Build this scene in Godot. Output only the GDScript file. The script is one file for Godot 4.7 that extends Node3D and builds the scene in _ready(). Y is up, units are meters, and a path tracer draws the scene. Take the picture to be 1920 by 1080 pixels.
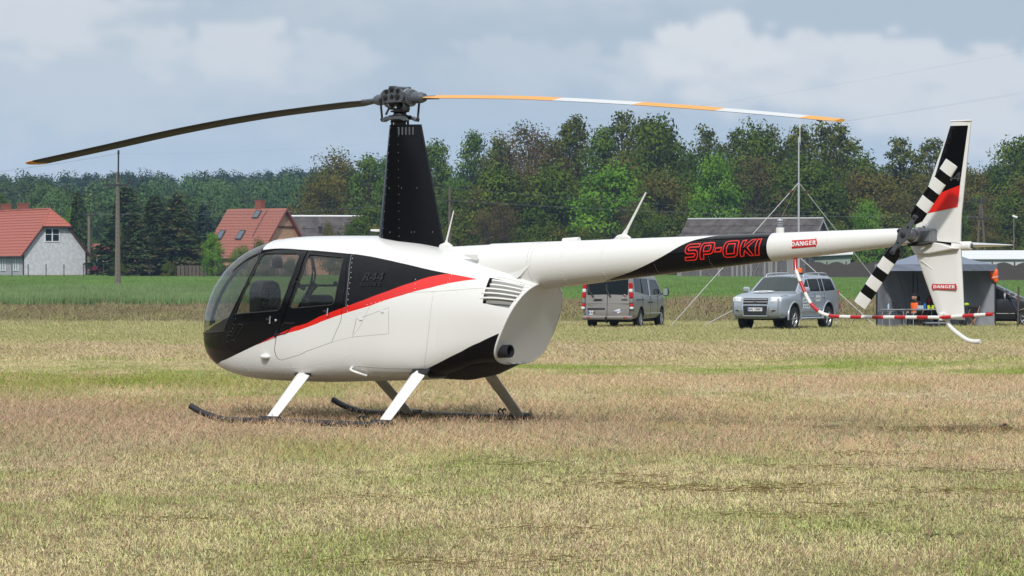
extends Node3D

const DEG := PI / 180.0
var taken := {}
var noise_a := FastNoiseLite.new()
var noise_b := FastNoiseLite.new()
var M := {}

# ---------------------------------------------------------------- mesh collector
class MB:
	var v := PackedVector3Array()
	var n := PackedVector3Array()
	var c := PackedColorArray()
	var uv := PackedVector2Array()
	var col := Color.WHITE
	var use_col := false
	var use_uv := false

	func tri(p0: Vector3, p1: Vector3, p2: Vector3, n0: Vector3, n1: Vector3, n2: Vector3):
		var g := (p2 - p0).cross(p1 - p0)
		if g.length_squared() < 1e-16: return
		if g.dot(n0 + n1 + n2) < 0.0:
			var t := p1; p1 = p2; p2 = t
			t = n1; n1 = n2; n2 = t
		v.append(p0); v.append(p1); v.append(p2)
		n.append(n0); n.append(n1); n.append(n2)
		if use_col:
			c.append(col); c.append(col); c.append(col)

	func flat(p0: Vector3, p1: Vector3, p2: Vector3, hint: Vector3):
		var g := (p2 - p0).cross(p1 - p0)
		if g.length_squared() < 1e-16: return
		g = g.normalized()
		if g.dot(hint) < 0.0: g = -g
		tri(p0, p1, p2, g, g, g)

	func quad(p0: Vector3, p1: Vector3, p2: Vector3, p3: Vector3, hint: Vector3):
		flat(p0, p1, p2, hint); flat(p0, p2, p3, hint)

	func face(pts: PackedVector3Array, hint: Vector3):
		for i in range(1, pts.size() - 1): flat(pts[0], pts[i], pts[i + 1], hint)

	func box(at: Vector3, size: Vector3, bev := 0.0, bs := Basis()):
		var h := size * 0.5
		var b: float = min(bev, min(h.x, min(h.y, h.z)) * 0.98)
		var ax := [Vector3.RIGHT, Vector3.UP, Vector3.BACK]
		var hh := [h.x, h.y, h.z]
		for k in 3:
			var k1 := (k + 1) % 3
			var k2 := (k + 2) % 3
			for s in [-1.0, 1.0]:
				var q := []
				for e in [[-1, -1], [1, -1], [1, 1], [-1, 1]]:
					q.append(at + bs * (ax[k] * hh[k] * s + ax[k1] * (hh[k1] - b) * e[0] + ax[k2] * (hh[k2] - b) * e[1]))
				quad(q[0], q[1], q[2], q[3], bs * (ax[k] * s))
				if b > 0.0:
					for s2 in [-1.0, 1.0]:
						var e0 = ax[k] * hh[k] * s + ax[k1] * (hh[k1] - b) * s2
						var e1 = ax[k] * (hh[k] - b) * s + ax[k1] * hh[k1] * s2
						var dz = ax[k2] * (hh[k2] - b)
						quad(at + bs * (e0 - dz), at + bs * (e0 + dz), at + bs * (e1 + dz), at + bs * (e1 - dz), bs * (ax[k] * s + ax[k1] * s2))
		if b > 0.0:
			for sx in [-1.0, 1.0]:
				for sy in [-1.0, 1.0]:
					for sz in [-1.0, 1.0]:
						flat(at + bs * Vector3(h.x * sx, (h.y - b) * sy, (h.z - b) * sz), at + bs * Vector3((h.x - b) * sx, h.y * sy, (h.z - b) * sz), at + bs * Vector3((h.x - b) * sx, (h.y - b) * sy, h.z * sz), bs * Vector3(sx, sy, sz))

	# rows of points; closed = each row is a ring
	func grid(rows: Array, closed := false, out := Vector3.ZERO):
		var R := rows.size()
		var C: int = rows[0].size()
		var nn := []
		for i in R:
			var ctr := Vector3.ZERO
			for p in rows[i]: ctr += p
			ctr /= C
			var line := PackedVector3Array()
			for j in C:
				var u: Vector3 = rows[min(i + 1, R - 1)][j] - rows[max(i - 1, 0)][j]
				var ja := (j - 1 + C) % C if closed else maxi(j - 1, 0)
				var jb := (j + 1) % C if closed else mini(j + 1, C - 1)
				var w: Vector3 = rows[i][jb] - rows[i][ja]
				if w.length_squared() < 1e-14:
					var i2 := i + 1 if i == 0 else i - 1
					w = rows[i2][jb] - rows[i2][ja]
				var g := u.cross(w)
				var hint: Vector3 = out if out != Vector3.ZERO else rows[i][j] - ctr
				if hint.length_squared() < 1e-12: hint = rows[i][j] - (rows[R - 1][0] if i == 0 else rows[0][0])
				g = g.normalized() if g.length_squared() > 1e-20 else hint.normalized()
				if g.dot(hint) < 0.0: g = -g
				line.append(g)
			nn.append(line)
		for i in R - 1:
			for j in (C if closed else C - 1):
				var k := (j + 1) % C
				tri(rows[i][j], rows[i + 1][j], rows[i + 1][k], nn[i][j], nn[i + 1][j], nn[i + 1][k])
				tri(rows[i][j], rows[i + 1][k], rows[i][k], nn[i][j], nn[i + 1][k], nn[i][k])

	func tube(path: Array, rad, seg := 8, caps := true, squash := 1.0, side := Vector3.ZERO):
		var rows := []
		var up := Vector3.ZERO
		for i in path.size():
			var t: Vector3 = (path[min(i + 1, path.size() - 1)] - path[max(i - 1, 0)]).normalized()
			if up == Vector3.ZERO:
				up = side if side != Vector3.ZERO else (Vector3.UP if absf(t.y) < 0.9 else Vector3.RIGHT)
			up = (up - t * up.dot(t)).normalized()
			var s := t.cross(up)
			var r: float = rad[i] if rad is Array else rad
			var ring := PackedVector3Array()
			for k in seg:
				var a := TAU * k / seg
				ring.append(path[i] + (up * cos(a) + s * sin(a) * squash) * r)
			rows.append(ring)
		grid(rows, true)
		if caps:
			face(rows[0], path[0] - path[1])
			face(rows[-1], path[-1] - path[-2])

	# profile: [radius, height] pairs, about xf's y axis
	func lathe(profile: Array, seg: int, xf := Transform3D()):
		for i in profile.size() - 1:
			var rows := []
			for q in [profile[i], profile[i + 1]]:
				var ring := PackedVector3Array()
				for k in seg:
					var a := TAU * k / seg
					ring.append(xf * Vector3(cos(a) * max(q[0], 1e-5), q[1], sin(a) * max(q[0], 1e-5)))
				rows.append(ring)
			var dr: float = profile[i + 1][0] - profile[i][0]
			var dh: float = profile[i + 1][1] - profile[i][1]
			var nr := dh; var nh := -dr
			if absf(dh) < 1e-9: nr = 0.0
			var l := sqrt(nr * nr + nh * nh)
			if l < 1e-9: continue
			for k in seg:
				var k1 := (k + 1) % seg
				var na := (xf.basis * Vector3(cos(TAU * k / seg) * nr, nh, sin(TAU * k / seg) * nr)).normalized()
				var nb := (xf.basis * Vector3(cos(TAU * k1 / seg) * nr, nh, sin(TAU * k1 / seg) * nr)).normalized()
				tri(rows[0][k], rows[1][k], rows[1][k1], na, na, nb)
				tri(rows[0][k], rows[1][k1], rows[0][k1], na, nb, nb)

	func ball(at: Vector3, r: Vector3, seg := 10, rings := 6, bs := Basis()):
		var rows := []
		for i in rings + 1:
			var th := PI * i / rings
			var ring := PackedVector3Array()
			for k in seg:
				var a := TAU * k / seg
				ring.append(at + bs * Vector3(r.x * sin(th) * cos(a), r.y * cos(th), r.z * sin(th) * sin(a)))
			rows.append(ring)
		for i in rings:
			for k in seg:
				var k1 := (k + 1) % seg
				var q := [rows[i][k], rows[i + 1][k], rows[i + 1][k1], rows[i][k1]]
				var m := []
				for p in q:
					var e: Vector3 = bs.inverse() * (p - at)
					m.append((bs * Vector3(e.x / r.x / r.x, e.y / r.y / r.y, e.z / r.z / r.z)).normalized())
				tri(q[0], q[1], q[2], m[0], m[1], m[2]); tri(q[0], q[2], q[3], m[0], m[2], m[3])

	# polygon in x,y of xf, from z0 to z1
	func prism(poly: PackedVector2Array, z0: float, z1: float, xf := Transform3D(), bev := 0.0):
		var ids := Geometry2D.triangulate_polygon(poly)
		var cz := (z0 + z1) * 0.5
		var inner := poly
		if bev > 0.0:
			var q := Geometry2D.offset_polygon(poly, -bev)
			if q.size() == 1 and q[0].size() == poly.size():
				# keep the same start corner
				var best := 0
				for i in q[0].size():
					if q[0][i].distance_squared_to(poly[0]) < q[0][best].distance_squared_to(poly[0]): best = i
				inner = PackedVector2Array()
				var same := Geometry2D.is_polygon_clockwise(q[0]) == Geometry2D.is_polygon_clockwise(poly)
				for i in poly.size(): inner.append(q[0][(best + (i if same else -i) + 2 * poly.size()) % poly.size()])
				ids = Geometry2D.triangulate_polygon(inner)
			else: bev = 0.0
		for zz in [z0, z1]:
			var hz: Vector3 = xf.basis * Vector3(0, 0, zz - cz)
			for i in range(0, ids.size(), 3):
				var a := inner[ids[i]]; var b := inner[ids[i + 1]]; var d := inner[ids[i + 2]]
				flat(xf * Vector3(a.x, a.y, zz), xf * Vector3(b.x, b.y, zz), xf * Vector3(d.x, d.y, zz), hz)
		var cw := Geometry2D.is_polygon_clockwise(poly)
		var za := z0 + (bev if z1 > z0 else -bev)
		var zb := z1 - (bev if z1 > z0 else -bev)
		for i in poly.size():
			var j := (i + 1) % poly.size()
			var a := poly[i]; var b := poly[j]
			var o := (b - a).orthogonal() # outside for a counter-clockwise outline in this y-up reading
			if cw: o = -o
			var hint: Vector3 = xf.basis * Vector3(-o.x, -o.y, 0)
			# decide by sampling: a point just beside the edge
			var mid := (a + b) * 0.5 + o.normalized() * 1e-4
			if not Geometry2D.is_point_in_polygon(mid, poly): hint = -hint
			quad(xf * Vector3(a.x, a.y, za), xf * Vector3(b.x, b.y, za), xf * Vector3(b.x, b.y, zb), xf * Vector3(a.x, a.y, zb), hint)
			if bev > 0.0:
				var a2 := inner[i]; var b2 := inner[j]
				quad(xf * Vector3(a.x, a.y, za), xf * Vector3(b.x, b.y, za), xf * Vector3(b2.x, b2.y, z0), xf * Vector3(a2.x, a2.y, z0), hint + xf.basis * Vector3(0, 0, z0 - cz))
				quad(xf * Vector3(a.x, a.y, zb), xf * Vector3(b.x, b.y, zb), xf * Vector3(b2.x, b2.y, z1), xf * Vector3(a2.x, a2.y, z1), hint + xf.basis * Vector3(0, 0, z1 - cz))

	func mesh(mat: Material) -> ArrayMesh:
		var m := ArrayMesh.new()
		if v.is_empty(): return m
		var a := []
		a.resize(Mesh.ARRAY_MAX)
		a[Mesh.ARRAY_VERTEX] = v
		a[Mesh.ARRAY_NORMAL] = n
		if use_col: a[Mesh.ARRAY_COLOR] = c
		if use_uv: a[Mesh.ARRAY_TEX_UV] = uv
		m.add_surface_from_arrays(Mesh.PRIMITIVE_TRIANGLES, a)
		m.surface_set_material(0, mat)
		return m

# ---------------------------------------------------------------- naming
func numbered(called: String) -> String:
	if not taken.has(called):
		taken[called] = 0
		return called
	taken[called] += 1
	return "%s_%03d" % [called, taken[called]]

func tag(o: Node, label := "", category := "", group := "", kind := ""):
	if label: o.set_meta("label", label)
	if category: o.set_meta("category", category)
	if group: o.set_meta("group", group)
	if kind: o.set_meta("kind", kind)

func thing(called: String, label: String, category: String, at := Vector3.ZERO, turn := 0.0, group := "") -> Node3D:
	var o := Node3D.new()
	o.name = numbered(called)
	add_child(o)
	o.position = at
	o.rotation.y = turn
	tag(o, label, category, group)
	return o

func obj(called: String, mb: MB, mat: Material, parent: Node = null) -> MeshInstance3D:
	var o := MeshInstance3D.new()
	o.mesh = mb.mesh(mat)
	put(called, o, parent)
	return o

func put(called: String, o: Node3D, parent: Node = null):
	if parent == null or parent == self:
		o.name = numbered(called)
		add_child(o)
	else:
		var k := 0
		var nm := called
		while parent.has_node(NodePath(nm)):
			k += 1
			nm = "%s_%03d" % [called, k]
		o.name = nm
		parent.add_child(o)

func node(called: String, parent: Node, at := Vector3.ZERO) -> Node3D:
	var o := Node3D.new()
	put(called, o, parent)
	o.position = at
	return o

func dup(o: Node3D, at: Vector3, turn: float, label: String, group := "") -> Node3D:
	var r: Node3D = o.duplicate()
	r.name = numbered(String(o.name).trim_suffix("_" + String(o.name).right(3)) if String(o.name).right(3).is_valid_int() else String(o.name))
	add_child(r)
	r.position = at
	r.rotation.y = turn
	if label: r.set_meta("label", label)
	if group: r.set_meta("group", group)
	return r

func lin(r: float, g: float, b: float) -> Color:
	return Color(r, g, b).linear_to_srgb()

func mat(called: String, r: float, g: float, b: float, rough := 0.6, metal := 0.0, coat := 0.0) -> StandardMaterial3D:
	var m := StandardMaterial3D.new()
	m.resource_name = called
	m.albedo_color = lin(r, g, b)
	m.roughness = rough
	m.metallic = metal
	if coat > 0.0:
		m.clearcoat_enabled = true
		m.clearcoat = coat
		m.clearcoat_roughness = 0.05
	M[called] = m
	return m

func noise_tex(seed_: int, freq: float, size: int, lo: Color, hi: Color, octaves := 4, normal := false, strength := 6.0) -> NoiseTexture2D:
	var f := FastNoiseLite.new()
	f.seed = seed_
	f.frequency = freq
	f.fractal_octaves = octaves
	var t := NoiseTexture2D.new()
	t.width = size; t.height = size
	t.seamless = true
	t.noise = f
	if normal:
		t.as_normal_map = true
		t.bump_strength = strength
	else:
		var g := Gradient.new()
		g.set_color(0, lo); g.set_color(1, hi)
		g.set_offset(0, 0.25); g.set_offset(1, 0.75)
		t.color_ramp = g
	return t

func grain(m: StandardMaterial3D, seed_: int, freq: float, scale: float, lo := 0.8, nstr := 0.0):
	m.albedo_texture = noise_tex(seed_, freq, 256, Color(lo, lo, lo), Color.WHITE)
	m.uv1_triplanar = true
	m.uv1_scale = Vector3.ONE * scale
	if nstr > 0.0:
		m.normal_enabled = true
		m.normal_texture = noise_tex(seed_ + 7, freq * 2.0, 256, Color.BLACK, Color.WHITE, 4, true, nstr)

func vcol(m: StandardMaterial3D) -> StandardMaterial3D:
	m.vertex_color_use_as_albedo = true
	return m

func pane(called: String, r: float, g: float, b: float, alpha: float) -> StandardMaterial3D:
	var m := StandardMaterial3D.new()
	m.resource_name = called
	m.albedo_color = Color(lin(r, g, b), alpha)
	m.transparency = BaseMaterial3D.TRANSPARENCY_ALPHA
	m.roughness = 0.02
	M[called] = m
	return m

func pts2(a: Array) -> PackedVector2Array:
	var r := PackedVector2Array()
	for i in range(0, a.size(), 2): r.append(Vector2(a[i], a[i + 1]))
	return r

# cubic curve through [x, y] pairs without overshoot
func curve(p: Array, x: float) -> float:
	var c := p.size()
	if x <= p[0][0]: return p[0][1]
	if x >= p[c - 1][0]: return p[c - 1][1]
	var i := 0
	while x > p[i + 1][0]: i += 1
	var h: float = p[i + 1][0] - p[i][0]
	var dl: float = (p[i + 1][1] - p[i][1]) / h
	var m0 := 0.0
	var m1 := dl if i == c - 2 else 0.0
	if i > 0:
		var d0: float = (p[i][1] - p[i - 1][1]) / (p[i][0] - p[i - 1][0])
		if d0 * dl > 0.0: m0 = 2.0 * d0 * dl / (d0 + dl)
	if i < c - 2:
		var d1: float = (p[i + 2][1] - p[i + 1][1]) / (p[i + 2][0] - p[i + 1][0])
		if d1 * dl > 0.0: m1 = 2.0 * d1 * dl / (d1 + dl)
	var t: float = (x - p[i][0]) / h
	return p[i][1] * (1 + 2 * t) * (1 - t) * (1 - t) + h * m0 * t * (1 - t) * (1 - t) + p[i + 1][1] * t * t * (3 - 2 * t) + h * m1 * t * t * (t - 1)

func smooth_path(pts: Array, per := 6) -> Array:
	var r := []
	for i in pts.size() - 1:
		var p0: Vector3 = pts[max(i - 1, 0)]; var p1: Vector3 = pts[i]
		var p2: Vector3 = pts[i + 1]; var p3: Vector3 = pts[min(i + 2, pts.size() - 1)]
		for k in per:
			var t := float(k) / per
			r.append(p1.cubic_interpolate(p2, p0, p3, t))
	r.append(pts[-1])
	return r

# the lie of the land: height at a distance d from the photographer
func land(d: float) -> float:
	return curve([[0, 0], [45, 0], [80, -0.22], [129, -0.54], [170, -0.5], [200, -0.33], [258, 0.28], [340, 0.62], [430, 0.95], [520, 1.5], [700, 5.0], [1000, 12.0], [1250, 16.0], [3000, 17.0]], d)

# a spot on the land: metres to the right of the view axis at distance d
func spot(right: float, d: float) -> Vector3:
	return Vector3(right, land(d), -d)

# ---------------------------------------------------------------- sky
const AIR_HIGH := Color(0.40, 0.485, 0.575)
const AIR_LOW := Color(0.41, 0.53, 0.675)
const CLOUD := Color(0.645, 0.68, 0.72)

func sky_panorama() -> PanoramaSkyMaterial:
	var W := 4096; var H := 2048
	var img := Image.create_empty(W, H, false, Image.FORMAT_RGBF)
	img.fill(Color(0.22, 0.20, 0.15))
	var f := FastNoiseLite.new()
	f.seed = 21; f.frequency = 1.0; f.fractal_octaves = 5; f.fractal_gain = 0.55
	var f2 := FastNoiseLite.new()
	f2.seed = 5; f2.frequency = 1.0; f2.fractal_octaves = 3
	# cumulus heads low in the view: azimuth, elevation, half sizes (degrees), strength
	var heads := [[3.35, 3.62, 1.05, 0.46, 0.95], [4.6, 3.45, 0.9, 0.42, 0.8], [5.9, 3.35, 1.2, 0.5, 0.85], [7.6, 3.0, 1.3, 0.62, 0.8], [9.8, 3.2, 1.6, 0.6, 0.7], [2.2, 3.4, 0.8, 0.3, 0.5], [0.3, 3.45, 1.3, 0.3, 0.3], [-5.6, 3.62, 0.5, 0.3, 0.62], [-4.2, 3.65, 0.9, 0.36, 0.72], [-3.0, 3.5, 0.7, 0.3, 0.45], [-8.2, 4.3, 2.2, 0.5, 0.75], [-11.5, 3.6, 1.6, 0.5, 0.7], [1.2, 4.9, 2.5, 0.35, 0.4], [13.5, 3.7, 1.7, 0.6, 0.8], [-15.5, 3.4, 1.5, 0.5, 0.7]]
	# fine rows near the horizon, coarse above
	for y in range(0, 1026):
		var el := 90.0 - (y + 0.5) * 180.0 / H
		var fine := el < 9.0
		var step := 1 if fine else 8
		if not fine and y % 8 != 0: continue
		var lo := AIR_LOW.lerp(AIR_HIGH, smoothstep(0.0, 4.5, el)).lerp(Color(0.80, 0.85, 0.92), smoothstep(4.0, 60.0, el))
		for x in range(0, W, step):
			var az := (x + 0.5) * 360.0 / W
			if az > 180.0: az -= 360.0
			var a := az * DEG
			var ce := cos(el * DEG)
			# noise on a cylinder-like sphere so that it closes
			var p := Vector3(sin(a) * ce, sin(el * DEG) * 2.6, -cos(a) * ce)
			var n1 := f.get_noise_3dv(p * 55.0)
			var n2 := f2.get_noise_3dv(p * 5.0)
			var k := 0.0
			if el < 9.0:
				for h in heads:
					var dx: float = (az - h[0]) / h[2]
					if absf(dx) > 2.2: continue
					var dy: float = (el - h[1]) / h[3]
					# soft, drawn-out base and a rounder top
					var dd: float = dx * dx + (dy * dy if dy > 0.0 else dy * dy * 0.32)
					var e: float = dd + n1 * 1.7
					k = maxf(k, h[4] * (1.0 - smoothstep(0.72 if dy > 0.0 else 0.2, 1.02 if dy > 0.0 else 2.6, e)))
			var high := smoothstep(-0.15, 0.5, n2 + 0.35 * n1) * (0.30 if el < 9.0 else 0.6)
			k = maxf(k * 0.92, high)
			var cc := CLOUD.lerp(Color(1.0, 1.02, 1.05), smoothstep(6.0, 45.0, el))
			var q := lo.lerp(cc, clampf(k, 0.0, 1.0))
			if fine: img.set_pixel(x, y, q)
			else: img.fill_rect(Rect2i(x, y, 8, 8), q)
	var s := PanoramaSkyMaterial.new()
	s.panorama = ImageTexture.create_from_image(img)
	return s

func setup_view():
	var cam := Camera3D.new()
	cam.name = "camera"
	add_child(cam)
	cam.position = Vector3(0, 1.5, 0)
	cam.rotation.x = -atan(31.0 / 6720.0)
	cam.fov = 2.0 * atan(540.0 / 6720.0) / DEG
	cam.near = 0.5
	cam.far = 6000.0
	cam.current = true
	var env := Environment.new()
	env.background_mode = Environment.BG_SKY
	var sky := Sky.new()
	sky.sky_material = sky_panorama()
	env.sky = sky
	env.tonemap_mode = Environment.TONE_MAPPER_LINEAR
	env.tonemap_exposure = 1.13
	env.ssao_enabled = true
	env.ssil_enabled = true
	env.sdfgi_enabled = true
	env.fog_enabled = true
	env.fog_density = 0.00014
	env.fog_light_color = Color(0.66, 0.77, 0.92)
	var we := WorldEnvironment.new()
	we.name = "environment"
	we.environment = env
	add_child(we)
	var sun := DirectionalLight3D.new()
	sun.name = "sun"
	add_child(sun)
	sun.light_energy = 0.75
	sun.light_color = Color(1.0, 0.98, 0.95)
	sun.light_angular_distance = 5.0
	sun.shadow_enabled = true
	sun.look_at_from_position(Vector3(-0.24, 1.0, 1.25), Vector3.ZERO)

# ---------------------------------------------------------------- land
const STRAW := Color(0.40, 0.345, 0.205)
const TAN := Color(0.38, 0.305, 0.200)
const RUSSET := Color(0.300, 0.240, 0.185)
const OLIVE := Color(0.265, 0.265, 0.125)
const LEAFY := Color(0.20, 0.25, 0.065)
const EARTH := Color(0.19, 0.145, 0.115)

func soft(lo: float, hi: float, x: float, edge: float) -> float:
	return smoothstep(lo - edge, lo + edge, x) * (1.0 - smoothstep(hi - edge, hi + edge, x))

# what grows at a spot: the colour of the turf there
func turf(x: float, d: float) -> Color:
	var n1 := noise_a.get_noise_2d(x * 0.55, d * 0.22)
	var n2 := noise_b.get_noise_2d(x * 1.6 + 40.0, d * 0.8)
	var n3 := noise_a.get_noise_2d(x * 2.8 - 70.0, d * 1.9)
	var c := STRAW.lerp(TAN, clampf(0.45 + n1 * 1.1, 0, 1))
	c = c.lerp(OLIVE, clampf(0.25 + n2 * 1.0 - 0.2 * soft(29, 44, d, 3), 0.0, 0.6))
	var u := x / d / 0.143
	# the russet belt round the parked aircraft, wider to the left
	var rus := soft(29.0, 39.0 - 2.0 * u, d + n1 * 4.0, 2.5) * clampf(0.85 - 0.75 * u + n2, 0.0, 0.95)
	c = c.lerp(RUSSET, rus * 0.72)
	c = c.lerp(TAN.lightened(0.04), soft(40, 52, d + n1 * 5.0, 3.0) * clampf(0.5 + 0.5 * u, 0, 0.8))
	# greener strips
	c = c.lerp(LEAFY, (0.75 + n2) * soft(44.0, 56, d + n1 * 4.0 + n3 * 4.0, 2.5) * smoothstep(0.1, -0.55, u + n2 * 0.5))
	c = c.lerp(LEAFY, (0.65 + n2) * soft(54.0, 63, d + n1 * 6.0 + n3 * 5.0, 2.5) * smoothstep(-0.2, 0.2, u + n2 * 0.5))
	c = c.lerp(TAN, 0.75 * soft(62, 84, d + n1 * 6.0, 4.0))
	c = c.lerp(OLIVE, 0.75 * soft(88, 142, d + n2 * 8.0, 6.0))
	c = c.lerp(LEAFY, clampf(n3 * 1.5 + n2 * 0.9 - 0.22, 0.0, 0.42) * (1.0 - 0.5 * rus))
	c = c.lerp(EARTH.lerp(OLIVE, 0.35), soft(142, 200, d + n2 * 4.0, 6.0))
	# sown fields beyond
	var crop := smoothstep(197.0, 199.0, d + 0.6 * n3)
	var g := Color(0.12, 0.20, 0.05).lerp(Color(0.17, 0.24, 0.08), clampf(0.5 + n1 + n2 * 0.5, 0, 1))
	c = c.lerp(g, crop)
	c = c.lerp(Color(0.16, 0.19, 0.075), smoothstep(415, 425, d + n2 * 5.0))
	c = c.lerp(Color(0.05, 0.085, 0.03), smoothstep(470, 500, d))
	return c

func build_ground():
	var ds := []
	var d := -25.0
	while d < 1700.0:
		ds.append(d)
		if d < 12.0: d += 6.0
		elif d < 70.0: d += 0.3
		elif d < 220.0: d += 1.2
		elif d < 520.0: d += 6.0
		else: d *= 1.12
	var us := []
	for k in 201:
		var t := (k - 100) / 100.0
		us.append(t * 0.20 if absf(t) < 0.8 else signf(t) * (0.16 + pow((absf(t) - 0.8) / 0.2, 3.0) * 3.0))
	var v := PackedVector3Array(); var n := PackedVector3Array(); var c := PackedColorArray(); var ix := PackedInt32Array()
	var C := us.size()
	for i in ds.size():
		var e: float = ds[i]
		var w: float = maxf(e, 14.0)
		var h := land(e)
		var sl := (land(e + 2.0) - land(e - 2.0)) / 4.0
		for u in us:
			v.append(Vector3(u * w, h, -e))
			n.append(Vector3(0, 1, sl).normalized())
			c.append(turf(u * w, w))
	for i in ds.size() - 1:
		for j in C - 1:
			var a := i * C + j
			ix.append_array([a, a + C, a + C + 1, a, a + C + 1, a + 1])
	var arr := []
	arr.resize(Mesh.ARRAY_MAX)
	arr[Mesh.ARRAY_VERTEX] = v; arr[Mesh.ARRAY_NORMAL] = n; arr[Mesh.ARRAY_COLOR] = c; arr[Mesh.ARRAY_INDEX] = ix
	var m := ArrayMesh.new()
	m.add_surface_from_arrays(Mesh.PRIMITIVE_TRIANGLES, arr)
	var gm := vcol(mat("soil_and_turf", 0.98, 0.98, 0.98, 0.95))
	gm.albedo_texture = noise_tex(3, 0.03, 512, Color(0.66, 0.64, 0.60), Color(1, 1, 1), 6)
	gm.uv1_triplanar = true; gm.uv1_world_triplanar = true
	gm.uv1_scale = Vector3.ONE * 0.7
	gm.normal_enabled = true
	gm.normal_texture = noise_tex(4, 0.05, 512, Color.BLACK, Color.WHITE, 5, true, 10.0)
	gm.metallic_specular = 0.1
	m.surface_set_material(0, gm)
	var o := MeshInstance3D.new()
	o.mesh = m
	put("ground", o)
	tag(o, "wide mown airfield turf running back to sown green fields", "ground", "", "structure")

# a patch of blades: size of the patch, count, heights, widths, how far they lean
func tuft(seed_: int, size: float, count: int, h0: float, h1: float, w: float, lean: float, tips: Array, seed_heads := 0.0) -> MB:
	var r := RandomNumberGenerator.new()
	r.seed = seed_
	var b := MB.new()
	b.use_col = true
	for k in count:
		var at := Vector3(r.randf_range(-0.5, 0.5) * size, -0.01, r.randf_range(-0.5, 0.5) * size)
		var h := lerpf(h0, h1, pow(r.randf(), 1.6))
		var a := r.randf() * TAU
		var dir := Vector3(cos(a), 0, sin(a))
		var ln := lean * r.randf_range(0.2, 1.3) * h
		var side := Vector3(1, 0, 0).rotated(Vector3.UP, r.randf_range(-0.75, 0.75)) * w * r.randf_range(0.6, 1.25)
		var p1 := at + dir * ln * 0.4 + Vector3.UP * h * 0.6
		var p2 := at + dir * ln + Vector3.UP * h * r.randf_range(0.8, 1.0)
		var flat_n := side.cross(Vector3.UP).normalized()
		if flat_n.z < 0.0: flat_n = -flat_n
		var nn := (Vector3.UP * 0.75 + flat_n * 0.55).normalized()
		var t: Color = tips[r.randi() % tips.size()]
		var q := r.randf_range(0.55, 1.4)
		b.col = Color(t.r * q * 0.9, t.g * q * 0.9, t.b * q * 0.9)
		b.tri(at - side, at + side, p1 + side * 0.8, nn, nn, nn)
		b.tri(at - side, p1 + side * 0.8, p1 - side * 0.8, nn, nn, nn)
		b.col = Color(t.r * q, t.g * q, t.b * q)
		b.tri(p1 - side * 0.8, p1 + side * 0.8, p2, nn, nn, nn)
		if r.randf() < seed_heads:
			b.col = Color(0.72 * q, 0.58 * q, 0.55 * q)
			var s2 := side.normalized() * w * 1.9
			var p3 := p2 + (p2 - p1).normalized() * 0.05
			b.tri(p2 - (p2 - p1) * 0.15, p2 + s2, p3, nn, nn, nn)
			b.tri(p2 - (p2 - p1) * 0.15, p2 - s2, p3, nn, nn, nn)
	return b

func scatter(called: String, label: String, category: String, mb: MB, m: Material, places: Array, cols: Array):
	var mm := MultiMesh.new()
	mm.transform_format = MultiMesh.TRANSFORM_3D
	mm.use_colors = true
	mm.mesh = mb.mesh(m)
	mm.instance_count = places.size()
	for i in places.size():
		mm.set_instance_transform(i, places[i])
		mm.set_instance_color(i, cols[i])
	var o := MultiMeshInstance3D.new()
	o.multimesh = mm
	put(called, o)
	tag(o, label, category, "", "stuff")

func on_skid(x: float, d: float) -> bool:
	var rx := x + 1.094; var rz := 35.0 - d
	var lx := rx * 0.7986 + rz * 0.6018
	var lz := -rx * 0.6018 + rz * 0.7986
	return lx > -1.6 and lx < 0.85 and absf(absf(lz) - 1.13) < 0.09

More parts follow.
